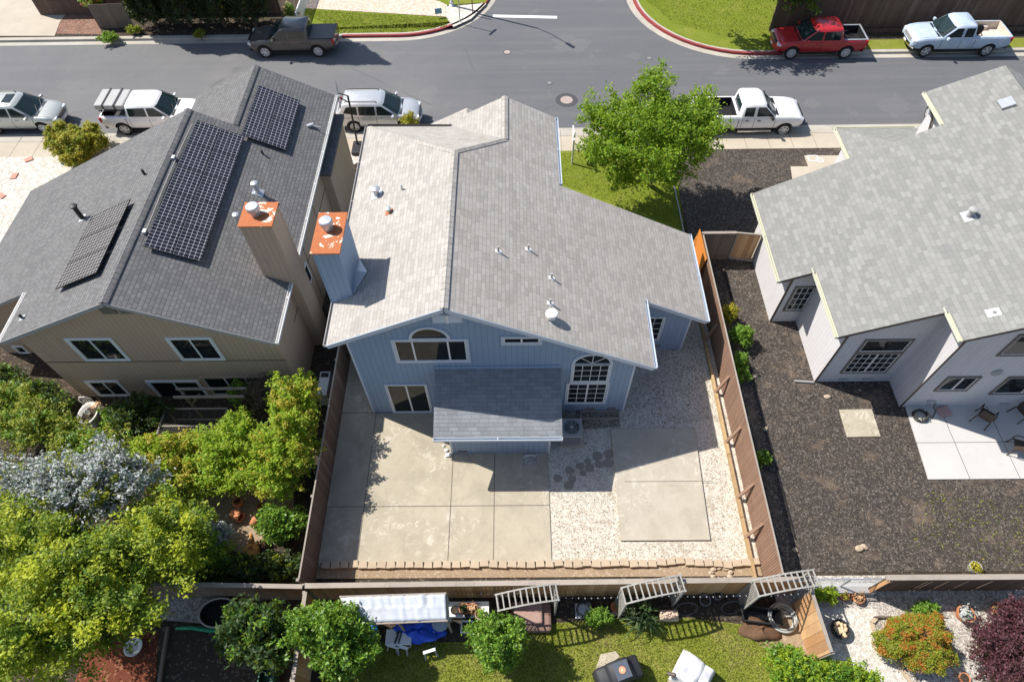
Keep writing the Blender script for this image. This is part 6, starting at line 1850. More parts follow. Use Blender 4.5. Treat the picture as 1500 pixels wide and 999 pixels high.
# black metal planter stands, hoops and pots in the bed behind the arbours
p = at(855, 893, .2); t = thing('wire_planter', (p.x, p.y, 0), 'dark wire planter right of the brown tub', 'planter')
mb = MB(); mb.rbox((p.x, p.y, .05), .55, .5, .1); mb.build('base', M['galv'], t, bevel=.02)
mb = MB()
for a in np.arange(0, 2 * PI, PI / 5): mb.tube([(p.x + .2 * math.cos(a), p.y + .2 * math.sin(a), .1), (p.x + .24 * math.cos(a), p.y + .24 * math.sin(a), .55)], .012, 5)
for z in (.12, .35, .55): mb.tube([(p.x + .24 * math.cos(a), p.y + .24 * math.sin(a), z) for a in np.linspace(0, 2 * PI, 17)], .012, 5)
mb.build('basket', M['blackmetal'], t, uv=False)
p = at(979, 902, .1); t = thing('stone_planter', (p.x, p.y, 0), 'rectangular stone planter filled with pebbles under the middle arbour', 'planter')
mb = MB(); mb.rbox((p.x, p.y, .13), .62, .34, .26); mb.build('trough', M['block'], t, bevel=.025)
mb = MB()
rr = random.Random(3)
for k in range(26): mb.blob((p.x + rr.uniform(-.26, .26), p.y + rr.uniform(-.12, .12), .28), (.05, .04, .035), 7, 5, .2, k)
mb.build('pebbles', plain('pinkish_pebbles', (.6, .45, .36), .8, var=.3), t, smooth=True, uv=False)
p = at(905, 899, .05); t = thing('timber_edge', (p.x, p.y, 0), 'short timber edge with a terracotta dish left of the middle arbour', 'garden edging')
mb = MB(); mb.rbox((p.x, p.y, .08), .7, .09, .14, .03); mb.build('board', M['rail'], t)
mb = MB(); mb.lathe([(.14, .0), (.19, .12), (.16, .12), (.001, .09)], (p.x - .05, p.y + .2, .02), 16); mb.build('dish', M['terra'], t)
hoopm = plain('dark_hose', (.09, .095, .10), .5)
for i, (u, v, r, lb) in enumerate(((1004, 888, .36, 'leftmost thin dark hoop standing in the bed between the arbours'), (1070, 886, .34, 'thin dark hoop standing left of the corner arbour'))):
    p = at(u, v, .25); mb = MB(); mb.tube([(p.x + r * math.cos(a), p.y - .1 + .12 * math.sin(a), .36 + r * math.sin(a)) for a in np.linspace(0, 2 * PI, 31)], .016, 6)
    o = mb.build('garden_hoop', hoopm, None, uv=False); tag(o, lb, 'hoop')
for i, (u, v, r, lb) in enumerate(((1032, 880, .19, 'larger grey round pot behind the lawn, between two arbours'), (1051, 873, .14, 'smaller grey round pot next to the rear fence'))):
    p = at(u, v, .15); t = thing('garden_pot', (p.x, p.y, 0), lb, 'pot'); mb = MB(); mb.lathe([(r * .7, 0), (r, .28), (r * .88, .28), (r * .8, .22)], (p.x, p.y, 0), 18, cap=False); mb.build('pot', plain('grey_pot', (.2, .2, .21), .7), t)
    mb = MB(); mb.lathe([(r * .84, .23), (.001, .25)], (p.x, p.y, 0), 16); mb.build('soil', M['darksoil'], t)
# low timber edge of the bed
a, b = at(800, 908, .05), at(1090, 900, .05)
mb = MB()
# compost heap, black cart, hose coil
p = at(1113, 922, .1); mb = MB(); mb.blob((p.x, p.y, .02), (.62, .38, .24), 24, 12, .25, 9); o = mb.build('compost_heap', m_soil('compost', (.09, .05, .03), (.17, .10, .06), 5), None, smooth=True); tag(o, 'reddish brown compost heap at the edge of the back lawn', 'compost heap')
p = at(1115, 902, .35); t = thing('black_trough', (p.x, p.y, 0), 'black plastic trough standing behind the compost heap', 'trough')
mb = MB(); L_, W2, h = .62, .24, .42
v = [(p.x - L_, p.y - W2 + .1, h), (p.x + L_, p.y - W2 - .06, h), (p.x + L_, p.y + W2 - .06, h), (p.x - L_, p.y + W2 + .1, h)]; w_ = [(x * 1 + (p.x - x) * .12, y + (p.y - y) * .2, .04) for x, y, z in v]
mb.add(v + w_, [(4, 5, 1, 0), (5, 6, 2, 1), (6, 7, 3, 2), (7, 4, 0, 3), (7, 6, 5, 4)]); mb.build('shell', M['black'], t)
mb = MB()
for a_, b_ in zip(v, v[1:] + v[:1]): mb.bar(a_, b_, .05, .03)
mb.build('rim', M['black'], t)
p = at(1146, 905, .1); t = thing('hose_coil', (p.x, p.y, 0), 'thick grey hose coiled on the ground under the corner arbour', 'hose')
mb = MB(); pts = []
for k in range(150):
    a = k * .21; r = .42 - .05 * math.sin(k * .05); pts.append((p.x + r * math.cos(a) * (1 + .04 * math.sin(k)), p.y + r * math.sin(a), .05 + k * .0012))
mb.tube(pts, .032, 7); mb.build('hose', plain('grey_hose', (.42, .43, .40), .5), t, smooth=True, uv=False)
# ------------------------------------------------------------------ tarp-roofed shelter and its clutter
tz = 2.0; A, B, D, E_ = at(498, 873, tz + .1), at(652, 868, tz + .1), at(654, 908, tz - .12), at(512, 914, tz - .12)
t = thing('tarp_shelter', ((A.x + B.x) / 2, (A.y + D.y) / 2, 0), 'open shelter with a crumpled silvery white tarp roof behind the rear fence', 'shelter')
mb = MB(); NX, NY = 46, 14; v = []
rn = np.random.default_rng(8); crease = rn.normal(size=(2, NX + 1)) * .02 * (rn.random((2, NX + 1)) > .35)
for j in range(NY + 1):
    for i in range(NX + 1):
        u, w = i / NX, j / NY; q = A.lerp(B, u).lerp(E_.lerp(D, u), w)
        wr = crease[0 if j < 7 else 1][i] * (1 - .35 * math.sin(j * 1.1 + i)) + (.018 if j == 7 else 0) + .003 * rn.normal()
        v.append(q + Vector((0, 0, wr - (.08 if j in (0, NY) else 0))))
f = [(j * (NX + 1) + i, (j + 1) * (NX + 1) + i, (j + 1) * (NX + 1) + i + 1, j * (NX + 1) + i + 1) for j in range(NY) for i in range(NX)]
mb.add(v, f); tarp = mb.build('tarp', plain('white_tarp', (.50, .53, .57), .4, var=.1, scale=2), t, smooth=True); tarp.modifiers.new('solid', 'SOLIDIFY').thickness = .01
for q in (A, B, D, E_, A.lerp(B, .5), E_.lerp(D, .5)):
    mb = MB(); mb.bar((q.x, q.y, 0), (q.x, q.y, q.z - .05), .06); mb.build('post', M['rail'], t)
mb = MB()
for a, b in ((A, B), (E_, D), (A, E_), (B, D)): mb.bar(a - Vector((0, 0, .08)), b - Vector((0, 0, .08)), .05, .07)
mb.build('frame', M['rail'], t)
mb = MB(); mb.quad(B - Vector((0, 0, .05)), D - Vector((0, 0, .05)), D + Vector((.05, -.05, -.75)), B + Vector((.05, 0, -.5))); o = mb.build('side_flap', plain('grey_tarp', (.42, .44, .46), .6), t); o.modifiers.new('solid', 'SOLIDIFY').thickness = .01
# pot table
tz = .75; a, b = at(656, 882, tz), at(716, 904, tz); t = thing('pot_table', ((a.x + b.x) / 2, (a.y + b.y) / 2, 0), 'white bench table crowded with flower pots right of the tarp shelter', 'table')
cx, cy = (a.x + b.x) / 2, (a.y + b.y) / 2; w, h = b.x - a.x, abs(a.y - b.y)
mb = MB(); mb.rbox((cx, cy, tz - .03), w, h, .05); mb.build('table_top', M['white'], t, bevel=.01)
for sx in (-1, 1):
    for sy in (-1, 1): mb = MB(); mb.rbox((cx + sx * (w / 2 - .06), cy + sy * (h / 2 - .05), (tz - .055) / 2), .06, .06, tz - .055); mb.build('leg', M['white'], t)
mb = MB(); mb.rbox((cx, cy + h / 2 - .02, tz + .06), w, .03, .12); mb.build('back_edge', M['white'], t)
def pot(u, v, z, r, h, mat, label, plantm=None, cat='flower pot', name='flower_pot', seed=0, n=60):
    p = at(u, v, z + h); t = thing(name, (p.x, p.y, z), label, cat)
    mb = MB(); mb.lathe([(r * .68, 0), (r * .95, h * .8), (r * 1.05, h * .8), (r * 1.05, h), (r * .9, h), (r * .85, h * .86)], (p.x, p.y, z), 18, cap=False); mb.lathe([(r * .68, 0.002), (.001, .001)], (p.x, p.y, z), 14); mb.build('pot', mat, t)
    mb = MB(); mb.lathe([(r * .88, h * .87), (.001, h * .9)], (p.x, p.y, z), 16); mb.build('soil', M['darksoil'], t)
    if plantm:
        rn = np.random.default_rng(seed); pts = np.array([p.x, p.y, z + h]) + rn.normal(size=(n, 3)) * np.array([r * .5, r * .5, r * .3]) + np.array([0, 0, r * .25])
        leaf_object('foliage', pts, r * .5, plantm, t, .5, .5, seed)
    return t
for (u, v, r, mm, lb, pm, sd) in ((666, 893, .13, 'black', 'empty black pot at the left end of the white bench table', None, 1), (680, 891, .17, 'terra', 'brown-rimmed pot beside the black one on the bench table', 'dark', 2), (692, 891, .17, 'terra', 'brightest terracotta pot on the white bench table', 'peach', 3), (703, 899, .16, 'block', 'tan pot at the right front of the bench table', 'hedge', 4), (685, 900, .1, 'black', 'small black pot in front on the bench table', None, 5)):
    pot(u, v, .75, r, .2, M[mm], lb, LG[pm] if pm else None, seed=sd)
# blue tarp heap, work table, saw horses, bins under the shelter
p = at(612, 924, .45); t = thing('blue_tarp', (p.x, p.y, 0), 'bright blue tarp thrown over a heap beside the shelter', 'tarp')
mb = MB(); mb.blob((p.x, p.y, .28), (.72, .36, .38), 30, 16, .35, 5); o = mb.build('sheet', plain('blue_tarp_cloth', (.02, .09, .62), .45, var=.25, scale=5), t, smooth=True)
mb = MB(); mb.rbox((p.x, p.y + .05, .12), .9, .4, .24); mb.build('heap_core', M['darksoil'], t)
a, b = at(566, 921, .5), at(602, 944, .5); t = thing('work_table', ((a.x + b.x) / 2, (a.y + b.y) / 2, 0), 'low white work table with a tool on it left of the blue tarp', 'table')
cx, cy, w, h = (a.x + b.x) / 2, (a.y + b.y) / 2, b.x - a.x, abs(a.y - b.y)
mb = MB(); mb.rbox((cx, cy, .48), w, h, .05); mb.build('table_top', M['white'], t, bevel=.01)
for sx in (-1, 1):
    for sy in (-1, 1): mb = MB(); mb.rbox((cx + sx * (w / 2 - .06), cy + sy * (h / 2 - .06), .23), .05, .05, .46); mb.build('leg', M['greytrim'], t)
mb = MB(); mb.bar((cx - .1, cy - .2, .53), (cx + .02, cy + .22, .53), .05, .05); mb.bar((cx + .02, cy - .2, .53), (cx + .1, cy + .2, .53), .04, .04); mb.bar((cx - .1, cy + .1, .53), (cx + .1, cy + .18, .53), .03); mb.build('hand_tool', M['black'], t)
for i, (u, v, lb) in enumerate(((577, 948, 'white plastic trestle foot below the low work table'), (590, 949, 'white and grey trestle standing right of the first one'), (628, 930, 'white trestle leaning beside the blue tarp'), (630, 955, 'white trestle alone at the lawn edge below the blue tarp'))):
    p = at(u, v, .2); t = thing('trestle', (p.x, p.y, 0), lb, 'trestle'); r_ = random.Random(i + 3); a = r_.uniform(-.5, .5); d = Vector((math.cos(a), math.sin(a), 0)); s = Vector((-d.y, d.x, 0)); q = Vector((p.x, p.y, 0))
    mb = MB(); mb.bar(q - d * .2 + Vector((0, 0, .42)), q + d * .2 + Vector((0, 0, .42)), .09, .07); mb.build('beam', M['white'], t)
    for sd in (-1, 1):
        for ss in (-1, 1): mb = MB(); mb.bar(q + d * .16 * sd + Vector((0, 0, .4)), q + d * .2 * sd + s * .16 * ss, .045, .03); mb.build('leg', M['white'] if ss > 0 else M['greytrim'], t)
p = at(684, 918, .3); t = thing('plastic_bucket', (p.x, p.y, 0), 'white square bucket with dark rubbish in front of the bench table', 'bucket')
mb = MB(); o_, i_ = .2, .165
v = [(p.x + sx * r, p.y + sy * r, z) for r, z in ((.15, .01), (o_, .38), (i_, .38), (.13, .1)) for sx, sy in ((-1, -1), (1, -1), (1, 1), (-1, 1))]
f = [(k * 4 + j, k * 4 + (j + 1) % 4, (k + 1) * 4 + (j + 1) % 4, (k + 1) * 4 + j) for k in range(3) for j in range(4)] + [(3, 2, 1, 0), (12, 13, 14, 15)]
mb.add(v, f); mb.build('tub', M['white'], t)
mb = MB(); mb.rbox((p.x, p.y, .24), .29, .29, .06); mb.build('rubbish', M['darkin'], t)
for (u, v, mm, lb, c) in ((541, 918, (.03, .22, .42), 'blue plastic drum under the shelter left of the work table', None), (645, 912, (.30, .36, .42), 'grey-blue bin at the right front corner of the shelter', None)):
    p = at(u, v, .5); t = thing('plastic_bin', (p.x, p.y, 0), lb, 'bin'); mt = plain('bin_plastic', c or mm, .5)
    mb = MB(); mb.lathe([(.2, 0), (.25, .5), (.27, .5), (.27, .54)], (p.x, p.y, 0), 18); mb.build('body', mt, t); mb = MB(); mb.lathe([(.28, .54), (.28, .58), (.1, .63), (.001, .63)], (p.x, p.y, 0), 18); mb.build('lid', mt, t)
# covered barbecue, white covered chair, paving
gc = at(906, 984, .75); t = thing('barbecue', (gc.x, gc.y, 0), 'barbecue under a black fabric cover with an orange round badge', 'barbecue')
cov = plain('black_cover', (.028, .029, .033), .6, var=.3, scale=3, bump=.3, bscale=9); ang = .32; d = Vector((math.cos(ang), math.sin(ang), 0)); s = Vector((-d.y, d.x, 0)); c0 = Vector((gc.x, gc.y, 0))
mb = MB(); prof = [(-.72, .05), (-.72, .80), (-.62, .88), (-.38, .92), (-.34, 1.12), (-.1, 1.2), (.2, 1.2), (.36, 1.1), (.42, .90), (.66, .86), (.72, .78), (.72, .05)]
n = len(prof); v = []
for k, (yy, sc, dz) in enumerate(((-.34, .97, -.06), (-.28, 1, 0), (0, 1, .02), (.24, 1, 0), (.31, .97, -.07))): v += [c0 + d * x * sc + s * yy + Vector((0, 0, max(.05, z + (dz if z > .2 else 0)))) for x, z in prof]
f = [(k * n + j, (k + 1) * n + j, (k + 1) * n + (j + 1) % n, k * n + (j + 1) % n) for k in range(4) for j in range(n)] + [tuple(range(n)), tuple(range(5 * n - 1, 4 * n - 1, -1))]
mb.add(v, f); o = mb.build('cover', cov, t, smooth=True, uv=False); o.modifiers.new('b', 'BEVEL').width = .03; m_ = o.modifiers.new('e', 'EDGE_SPLIT'); m_.split_angle = R(50)
mb = MB(); c = c0 + d * .05 + Vector((0, 0, 1.222)); mb.obox(c - s * .02, d * .24, s * .25, (0, 0, .006)); mb.build('top_panel', plain('blue_grey_panel', (.075, .09, .115), .55), t)
mb = MB(); mb.lathe([(.105, 0), (.105, .012), (.001, .013)], c + Vector((0, 0, .006)) + s * -.02, 22); bd = mb.build('badge', plain('orange_badge', (.70, .26, .12), .6), t)
mb = MB(); mb.tube([c - s * .02 + Vector((.075 * math.cos(a), .075 * math.sin(a), .022)) for a in np.linspace(0, 2 * PI, 21)], .006, 5)
mb.add([c - s * .02 + Vector((x, y, .024)) for x, y in ((-.03, -.04), (.025, -.035), (.04, .0), (.01, .01), (.015, .05), (-.03, .01))], [(0, 1, 2, 3, 4, 5)]); mb.build('badge_mark', plain('pale_mark', (.8, .55, .40), .6), bd, uv=False)
mb = MB(); mb.box(-.0, .0, 0, 0, 0, 0)
wc = at(1020, 985, .7); t = thing('covered_lounger', (wc.x, wc.y, 0), 'garden seat wrapped in a white sheet on the lawn beside the barbecue', 'covered seat')
ang = -.62; d = Vector((math.cos(ang), math.sin(ang), 0)); s = Vector((-d.y, d.x, 0)); c0 = Vector((wc.x, wc.y, 0)); NX = NY = 18; v = []
for j in range(NY + 1):
    for i in range(NX + 1):
        a, b = i / NX * 2 - 1, j / NY * 2 - 1; m_ = max(abs(a), abs(b)); z = .78 - .10 * (a > .2) - (0 if m_ < .82 else (m_ - .82) / .18 * .66) + .025 * math.sin(3.1 * a + 5 * b) + .02 * math.sin(7 * a - 3 * b)
        k = 1 if m_ < .95 else 1.05; v.append(c0 + d * a * .55 * k + s * b * .5 * k + Vector((0, 0, z)))
f = [(j * (NX + 1) + i, j * (NX + 1) + i + 1, (j + 1) * (NX + 1) + i + 1, (j + 1) * (NX + 1) + i) for j in range(NY) for i in range(NX)]
mb = MB(); mb.add(v, f); o = mb.build('sheet', plain('white_sheet', (.60, .60, .61), .7, var=.07), t, smooth=True, uv=False)
mb = MB(); mb.rbox((wc.x, wc.y, .05), .7, .6, .1, ang); mb.build('base', M['greytrim'], t)
mb = MB(); mb.tube([c0 - d * .5 + s * -.42 + Vector((0, 0, .62)), c0 - d * .72 + s * -.5 + Vector((0, 0, .55))], [.07, .05], 10); mb.build('handle', M['browntrim'], t)
for pix, lb in ((((975, 1003), (1001, 955), (1012, 960), (990, 1010)), None), (((880, 958), (902, 953), (908, 962), (870, 985)), None)):
    sheet('paving_slab', list(pix), .045, M['patio'])
# ------------------------------------------------------------------ back right garden
pot(1238, 872, 0, .15, .24, M['terra'], 'small terracotta pot with a dry plant by the wire fence', LG['gold'], seed=11)
pot(1258, 874, 0, .2, .24, M['terra'], 'wider terracotta pot with a pale succulent, right of the small one', LG['peach'], seed=12, n=90)
pot(1416, 898, 0, .27, .34, M['terra'], 'large terracotta pot with a pale green succulent on the back gravel', LG['silver'], seed=13, n=120)
pot(1463, 890, 0, .17, .3, M['terra'], 'terracotta pot behind the purple shrub, left of a yellow succulent', LG['hedge'], seed=14)
pot(1477, 892, 0, .22, .2, M['terra'], 'low terracotta bowl with yellow-green succulents behind the purple shrub', LG['yellowgreen'], seed=15, n=120)
t = pot(1232, 921, 0, .3, .3, plain('black_pot', (.03, .03, .03), .6), 'black pot packed with pale round cacti beside the new fence panel', None, seed=16)
p = at(1232, 921, .3); mb = MB(); rr = random.Random(6)
for k in range(22): a, q = rr.uniform(0, 6.28), rr.uniform(0, .23); mb.blob((p.x + q * math.cos(a), p.y + q * math.sin(a), .31), (.06, .06, .07), 9, 7, .1, k)
mb.build('cacti', plain('pale_cactus', (.62, .46, .30), .8, var=.35, scale=12), t, smooth=True, uv=False)
pot(1430, 830, 0, .2, .3, M['greytrim'], 'grey bucket with a yellow-orange flowering plant in the mulch yard', LG['gold'], seed=17, n=130)
pot(1414, 993, 0, .16, .22, M['terra'], 'small terracotta pot at the bottom edge below the orange-tipped mound', None, seed=18)
mb = MB(); P_ = [at(u, v, .05) for u, v in ((1283, 905), (1277, 912), (1283, 935), (1300, 955), (1318, 975), (1336, 1003))]
for a, b in zip(P_, P_[1:]): mb.bar(a, b, .12, .1)
o = mb.build('path_edging', M['block'], None); tag(o, 'curved tan edging between the pale gravel path and the orange-tipped mound', 'edging')
a, b = at(1280, 904, .06), at(1306, 904, .06); mb = MB(); mb.bar(a, b, .06, .12); o = mb.build('timber_edge', M['browntrim'], None); tag(o, 'short dark timber edge above the orange-tipped mound', 'edging')
sheet('pale_path', [(1195, 888), (1285, 892), (1280, 930), (1335, 1005), (1270, 1060), (1235, 1000), (1215, 960)], .012, M['whiterock'])
for i, (u, v, r) in enumerate(((1105, 551, .13), (1121, 628, .1), (1212, 581, .12), (1259, 803, .14), (1266, 801, .12), (1165, 805, .09), (1260, 571, .05))):
    p = at(u, v, .03); mb = MB(); mb.blob((p.x, p.y, r * .25), (r * 1.2, r * .9, r * .55), 9, 6, .35, i + 60); o = mb.build('garden_rock', M['block'], None, smooth=True, uv=False)
    tag(o, ['tan rock on the mulch right of the lime shrubs', 'tan rock near the fence, level with the square paving pad', 'pale stone left of the square paving pad', 'left of two flat pale stones in the middle of the mulch', 'right of two flat pale stones in the middle of the mulch', 'small stone in the mulch beside the fence shadow edge', 'white scrap in the dark shade of the pale house wall'][i], 'rock')
# edging board between the fence bed and the mulch, and a short drain pipe
a, b = at(1030, 395, .04), at(1172, 838, .04); mb = MB(); mb.bar((at(1060, 392, 0).x, at(1060, 392, 0).y, .03), (at(1165, 790, 0).x, at(1165, 790, 0).y, .03), .03, .06); o = mb.build('bed_edging', M['black'], None); tag(o, 'thin black edging along the planting bed beside the brown fence', 'edging')
a, b = at(1164, 558, .06), at(1192, 560, .06); mb = MB(); mb.tube([a, b], .045, 8); o = mb.build('drain_pipe', M['greytrim'], None); tag(o, 'short grey drain pipe lying at the pale house corner', 'pipe')


# patio chairs of dark wicker
def chair(u, v, rz, label, z=.05):
    p = at(u, v, z + .3); t = thing('patio_chair', (p.x, p.y, z), label, 'chair', 'dark patio chairs on the pale patio', rz); m_ = M['chairbrown']
    def part(nm, fn): mb = MB(); fn(mb); return mb.build(nm, m_, t, local=True, uv=False)
    part('seat', lambda mb: mb.obox((0, 0, .42), (.24, 0, 0), (0, .24, -.01), (0, 0, .02)))
    part('backrest', lambda mb: mb.obox((0, .27, .68), (.24, 0, 0), (0, .05, .25), (0, .014, -.003)))
    for sx in (-1, 1):
        for sy, lean in ((-1, -.06), (1, .12)):
            part('leg', lambda mb: mb.bar((sx * .25, sy * .23, .42), (sx * .29, sy * .23 + lean, 0), .035))
        part('armrest', lambda mb: mb.tube([(sx * .27, -.28, 0.42), (sx * .27, -.26, .62), (sx * .27, .24, .64)], .022, 6))
    return t


M['chairbrown'] = plain('dark_brown_wicker', (.06, .042, .032), .7, var=.3, scale=20)
chair(1442, 610, 2.4, 'dark wicker chair standing alone on the shaded patio, left of the others')
chair(1500, 603, 1.9, 'dark wicker chair cut by the right edge, closest to the house wall')
chair(1493, 655, -1.9, 'dark wicker chair cut by the right edge, half in the sun')
p = at(1347, 610, .06); t = thing('garden_hose', (p.x, p.y, .05), 'black garden hose coiled on the corner of the pale patio', 'hose')
mb = MB(); pts = []
for k in range(140): a = k * .23; r = .30 - .0006 * k; pts.append((p.x + r * math.cos(a), p.y + r * .95 * math.sin(a), .07 + .002 * k * (.6 + .4 * math.sin(k))))
q = at(1371, 590, .5); pts += [(p.x + .45, p.y - .1, .08), (p.x + .7, p.y + .2, .08), (q.x, 12.35, .3), (q.x, 12.4, .45)]
mb.tube(pts, .018, 6); mb.build('hose', plain('black_green_hose', (.05, .05, .04), .45), t, smooth=True, uv=False)
p = at(1383, 603, .1); t = thing('cushion', (p.x, p.y, .05), 'faded pink cushion lying on the shaded patio against the wall', 'cushion'); mb = MB(); mb.rbox((p.x, p.y, .11), .46, .42, .11, .2); mb.build('pad', plain('pink_cloth', (.42, .26, .25), .8), t, bevel=.045)

# ------------------------------------------------------------------ left garden
p = at(129, 606, .7); t = thing('stone_basin', (p.x, p.y, 0), 'oval white stone basin planter at the tan house corner', 'basin')
stn = plain('white_stone', (.68, .66, .62), .8, var=.2, scale=8)
mb = MB(); mb.lathe([(.24, 0), (.2, .3), (.46, .62), (.5, .74), (.42, .74), (.36, .6), (.001, .56)], (p.x, p.y, 0), 26, sx=.78, sy=1.05); mb.build('bowl', stn, t, smooth=True)
mb = MB(); mb.lathe([(.38, .6), (.001, .64)], (p.x, p.y, 0), 20, sx=.76, sy=1.0); mb.build('soil', M['darksoil'], t)
mb = MB(); mb.blob((p.x + .0, p.y + .02, .78), (.09, .09, .16), 10, 8, .2, 3); mb.build('ornament', stn, t, smooth=True)
rn = np.random.default_rng(3); leaf_object('flowers', np.array([p.x + .28, p.y + .3, .86]) + rn.normal(size=(60, 3)) * np.array([.12, .1, .06]), .09, LG['peach'], t, .6, .7, 3)
p = at(130, 590, .5); t = thing('garden_chair', (p.x, p.y, 0), 'white curled metal chair behind the oval basin', 'chair')
mb = MB()
for a0 in np.linspace(0, PI, 9): pass
mb.tube([(p.x - .25, p.y, .45), (p.x - .27, p.y, .75), (p.x - .15, p.y, .95), (p.x + .1, p.y, .98), (p.x + .26, p.y, .85), (p.x + .26, p.y, .45)], .018, 6)
for x in (-.12, 0, .12): mb.tube([(p.x + x, p.y, .45), (p.x + x, p.y, .92)], .012, 5)
mb.build('backrest', M['white'], t, uv=False); mb = MB(); mb.lathe([(.24, .43), (.25, .46), (.001, .47)], (p.x, p.y - .2, 0), 18); mb.build('seat', M['white'], t)
for sx in (-1, 1):
    for sy in (0, 1): mb = MB(); mb.tube([(p.x + sx * .2, p.y - .38 * sy, .43), (p.x + sx * .24, p.y - .4 * sy, 0)], .016, 6); mb.build('leg', M['white'], t, uv=False)
# wire cage with timber frame
a, b = at(243, 600, .9), at(322, 600, .9); c = at(243, 648, .5); x0, x1, y1, y0 = a.x, b.x + .3, a.y, a.y - 1.5
t = thing('wire_cage', ((x0 + x1) / 2, (y0 + y1) / 2, 0), 'long garden cage of fine wire mesh in a weathered timber frame', 'cage')
mb = MB()
for z in (.05, .95):
    mb.bar((x0, y0, z), (x1, y0, z), .06); mb.bar((x0, y1, z), (x1, y1, z), .06); mb.bar((x0, (y0 + y1) / 2, z), (x1, (y0 + y1) / 2, z), .06); mb.bar((x0, y0, z), (x0, y1, z), .06); mb.bar((x1, y0, z), (x1, y1, z), .06)
for x in (x0, x1):
    for y in (y0, y1): mb.bar((x, y, 0), (x, y, .98), .06)
mb.build('frame', M['rail'], t); mb = MB()
for x in np.arange(x0, x1, .075): mb.bar((x, y0, .985), (x, y1, .985), .0045); mb.bar((x, y0, .05), (x, y0, .98), .0045)
for y in np.arange(y0, y1, .09): mb.bar((x0, y, .985), (x1, y, .985), .0045)
for z in np.arange(.1, .95, .09): mb.bar((x0, y0, z), (x1, y0, z), .0045)
mb.build('mesh', M['taupe'], t, uv=False)
# timber pergola beams by the sliding door
a, b = at(258, 570, 1.9), at(345, 570, 1.9); t = thing('pergola_beams', ((a.x + b.x) / 2, a.y, 0), 'weathered timber beams on a post in front of the tan house windows', 'pergola')
for dy in (0, .35): mb = MB(); mb.bar((a.x, a.y - dy, 1.9), (b.x + .4, a.y - dy, 1.9), .06, .12); mb.build('beam', M['rail'], t)
q = at(272, 565, 1.9); mb = MB(); mb.bar((q.x, a.y - .2, 0), (q.x, a.y - .2, 1.95), .1); mb.build('post', M['fence_grey'], t); mb = MB(); mb.bar((q.x, a.y - .2, 1.1), (q.x + .6, a.y - .2, 1.85), .07); mb.build('brace', M['fence_grey'], t)
# terracotta pieces
def urn(u, v, r, h, label, tilt=0, seed=0):
    p = at(u, v, .1); t = thing('terracotta_pot', (p.x, p.y, .02), label, 'pot')
    mb = MB(); mb.lathe([(r * .5, 0), (r * .95, h * .5), (r, h * .72), (r * .72, h * .92), (r * .82, h), (r * .7, h), (r * .6, h * .85)], (0, 0, 0), 18, cap=False); mb.lathe([(r * .62, h * .84), (.001, h * .83)], (0, 0, 0), 14)
    o = mb.build('vessel', M['terra'], t, smooth=True, local=True)
    t.rotation_euler = (tilt, tilt * .4, seed)
    if tilt: t.location.z = r * .6
    return t
urn(340, 752, .22, .5, 'terracotta jar lying on its side in the left garden path', 1.3, 1)
urn(368, 768, .16, .34, 'small terracotta jar lying beside the dense green shrub', 1.1, 2)
urn(352, 738, .2, .42, 'upright terracotta jar at the top of the left garden path', 0, 3)
urn(382, 743, .13, .26, 'little terracotta pot under the tall yellow-green shrub', 0, 4)
p = at(367, 806, .25); t = thing('terracotta_ornament', (p.x, p.y, 0), 'ochre terracotta ornament with a dark central hole in the left garden', 'ornament')
mb = MB(); mb.lathe([(.2, 0), (.3, .1), (.26, .24), (.13, .27), (.11, .2), (.001, .16)], (p.x, p.y, .02), 22); mb.build('ring', plain('ochre_clay', (.55, .26, .08), .8, var=.2), t, smooth=True); mb = MB(); mb.tube([(p.x, p.y + .2, .15), (p.x - .04, p.y + .42, .3), (p.x - .02, p.y + .5, .5)], [.1, .08, .05], 10); mb.build('neck', plain('ochre_clay_neck', (.55, .26, .08), .8), t, smooth=True)
for i, (u, v) in enumerate(((389, 797), (384, 793), (398, 789))):
    pot(u, v, 0, .1, .14, M['terra'] if i < 2 else M['white'], ['small ring-rimmed pot right of the ochre ornament', 'tiny terracotta pot between the ornament and the green shrub', 'tiny white pot at the foot of the dense green shrub'][i], None, seed=30 + i)
p = at(473, 560, .5); p = at(474, 562, .8); t = thing('white_cabinet', (p.x, p.y, 0), 'narrow white appliance standing outdoors against the dark side fence', 'cabinet')
mb = MB(); mb.rbox((p.x, p.y, .42), .42, 1.1, .84); mb.build('case', M['white'], t, bevel=.02); mb = MB(); mb.rbox((p.x, p.y + .38, .85), .3, .2, .03); mb.build('panel', M['black'], t)
# things in the dark garden
p = at(322, 898, .3); t = thing('oval_tub', (p.x, p.y, 0), 'dark oval tub with a pale rim in the shaded garden', 'tub')
mb = MB(); mb.lathe([(.6, 0), (.66, .4), (.60, .4), (.56, .12), (.001, .12)], (p.x, p.y, 0), 28, sx=1, sy=.72); mb.build('basin', M['black'], t, smooth=False); mb = MB(); mb.tube([(p.x + .64 * math.cos(a), p.y + .46 * math.sin(a), .42) for a in np.linspace(0, 2 * PI, 33)], .03, 7); mb.build('rim', plain('pale_rim', (.42, .36, .31), .6), t, uv=False)
a, b = at(258, 920, .15), at(332, 922, .15); mb = MB(); mb.tube([a, a.lerp(b, .3) + Vector((0, .03, .05)), a.lerp(b, .7) + Vector((0, -.03, .02)), b], [.05, .07, .08, .07], 9); o = mb.build('green_roll', plain('green_netting', (.02, .26, .12), .6, var=.4, scale=12), None, smooth=True); tag(o, 'roll of green netting lying in front of the oval tub', 'netting')
a, b = at(246, 918, .05), at(232, 1010, .05); mb = MB(); mb.bar(a, b, .09, .14); o = mb.build('bed_edging', M['fence_grey'], None); tag(o, 'timber edging between the red bark bed and the dark garden', 'edging')
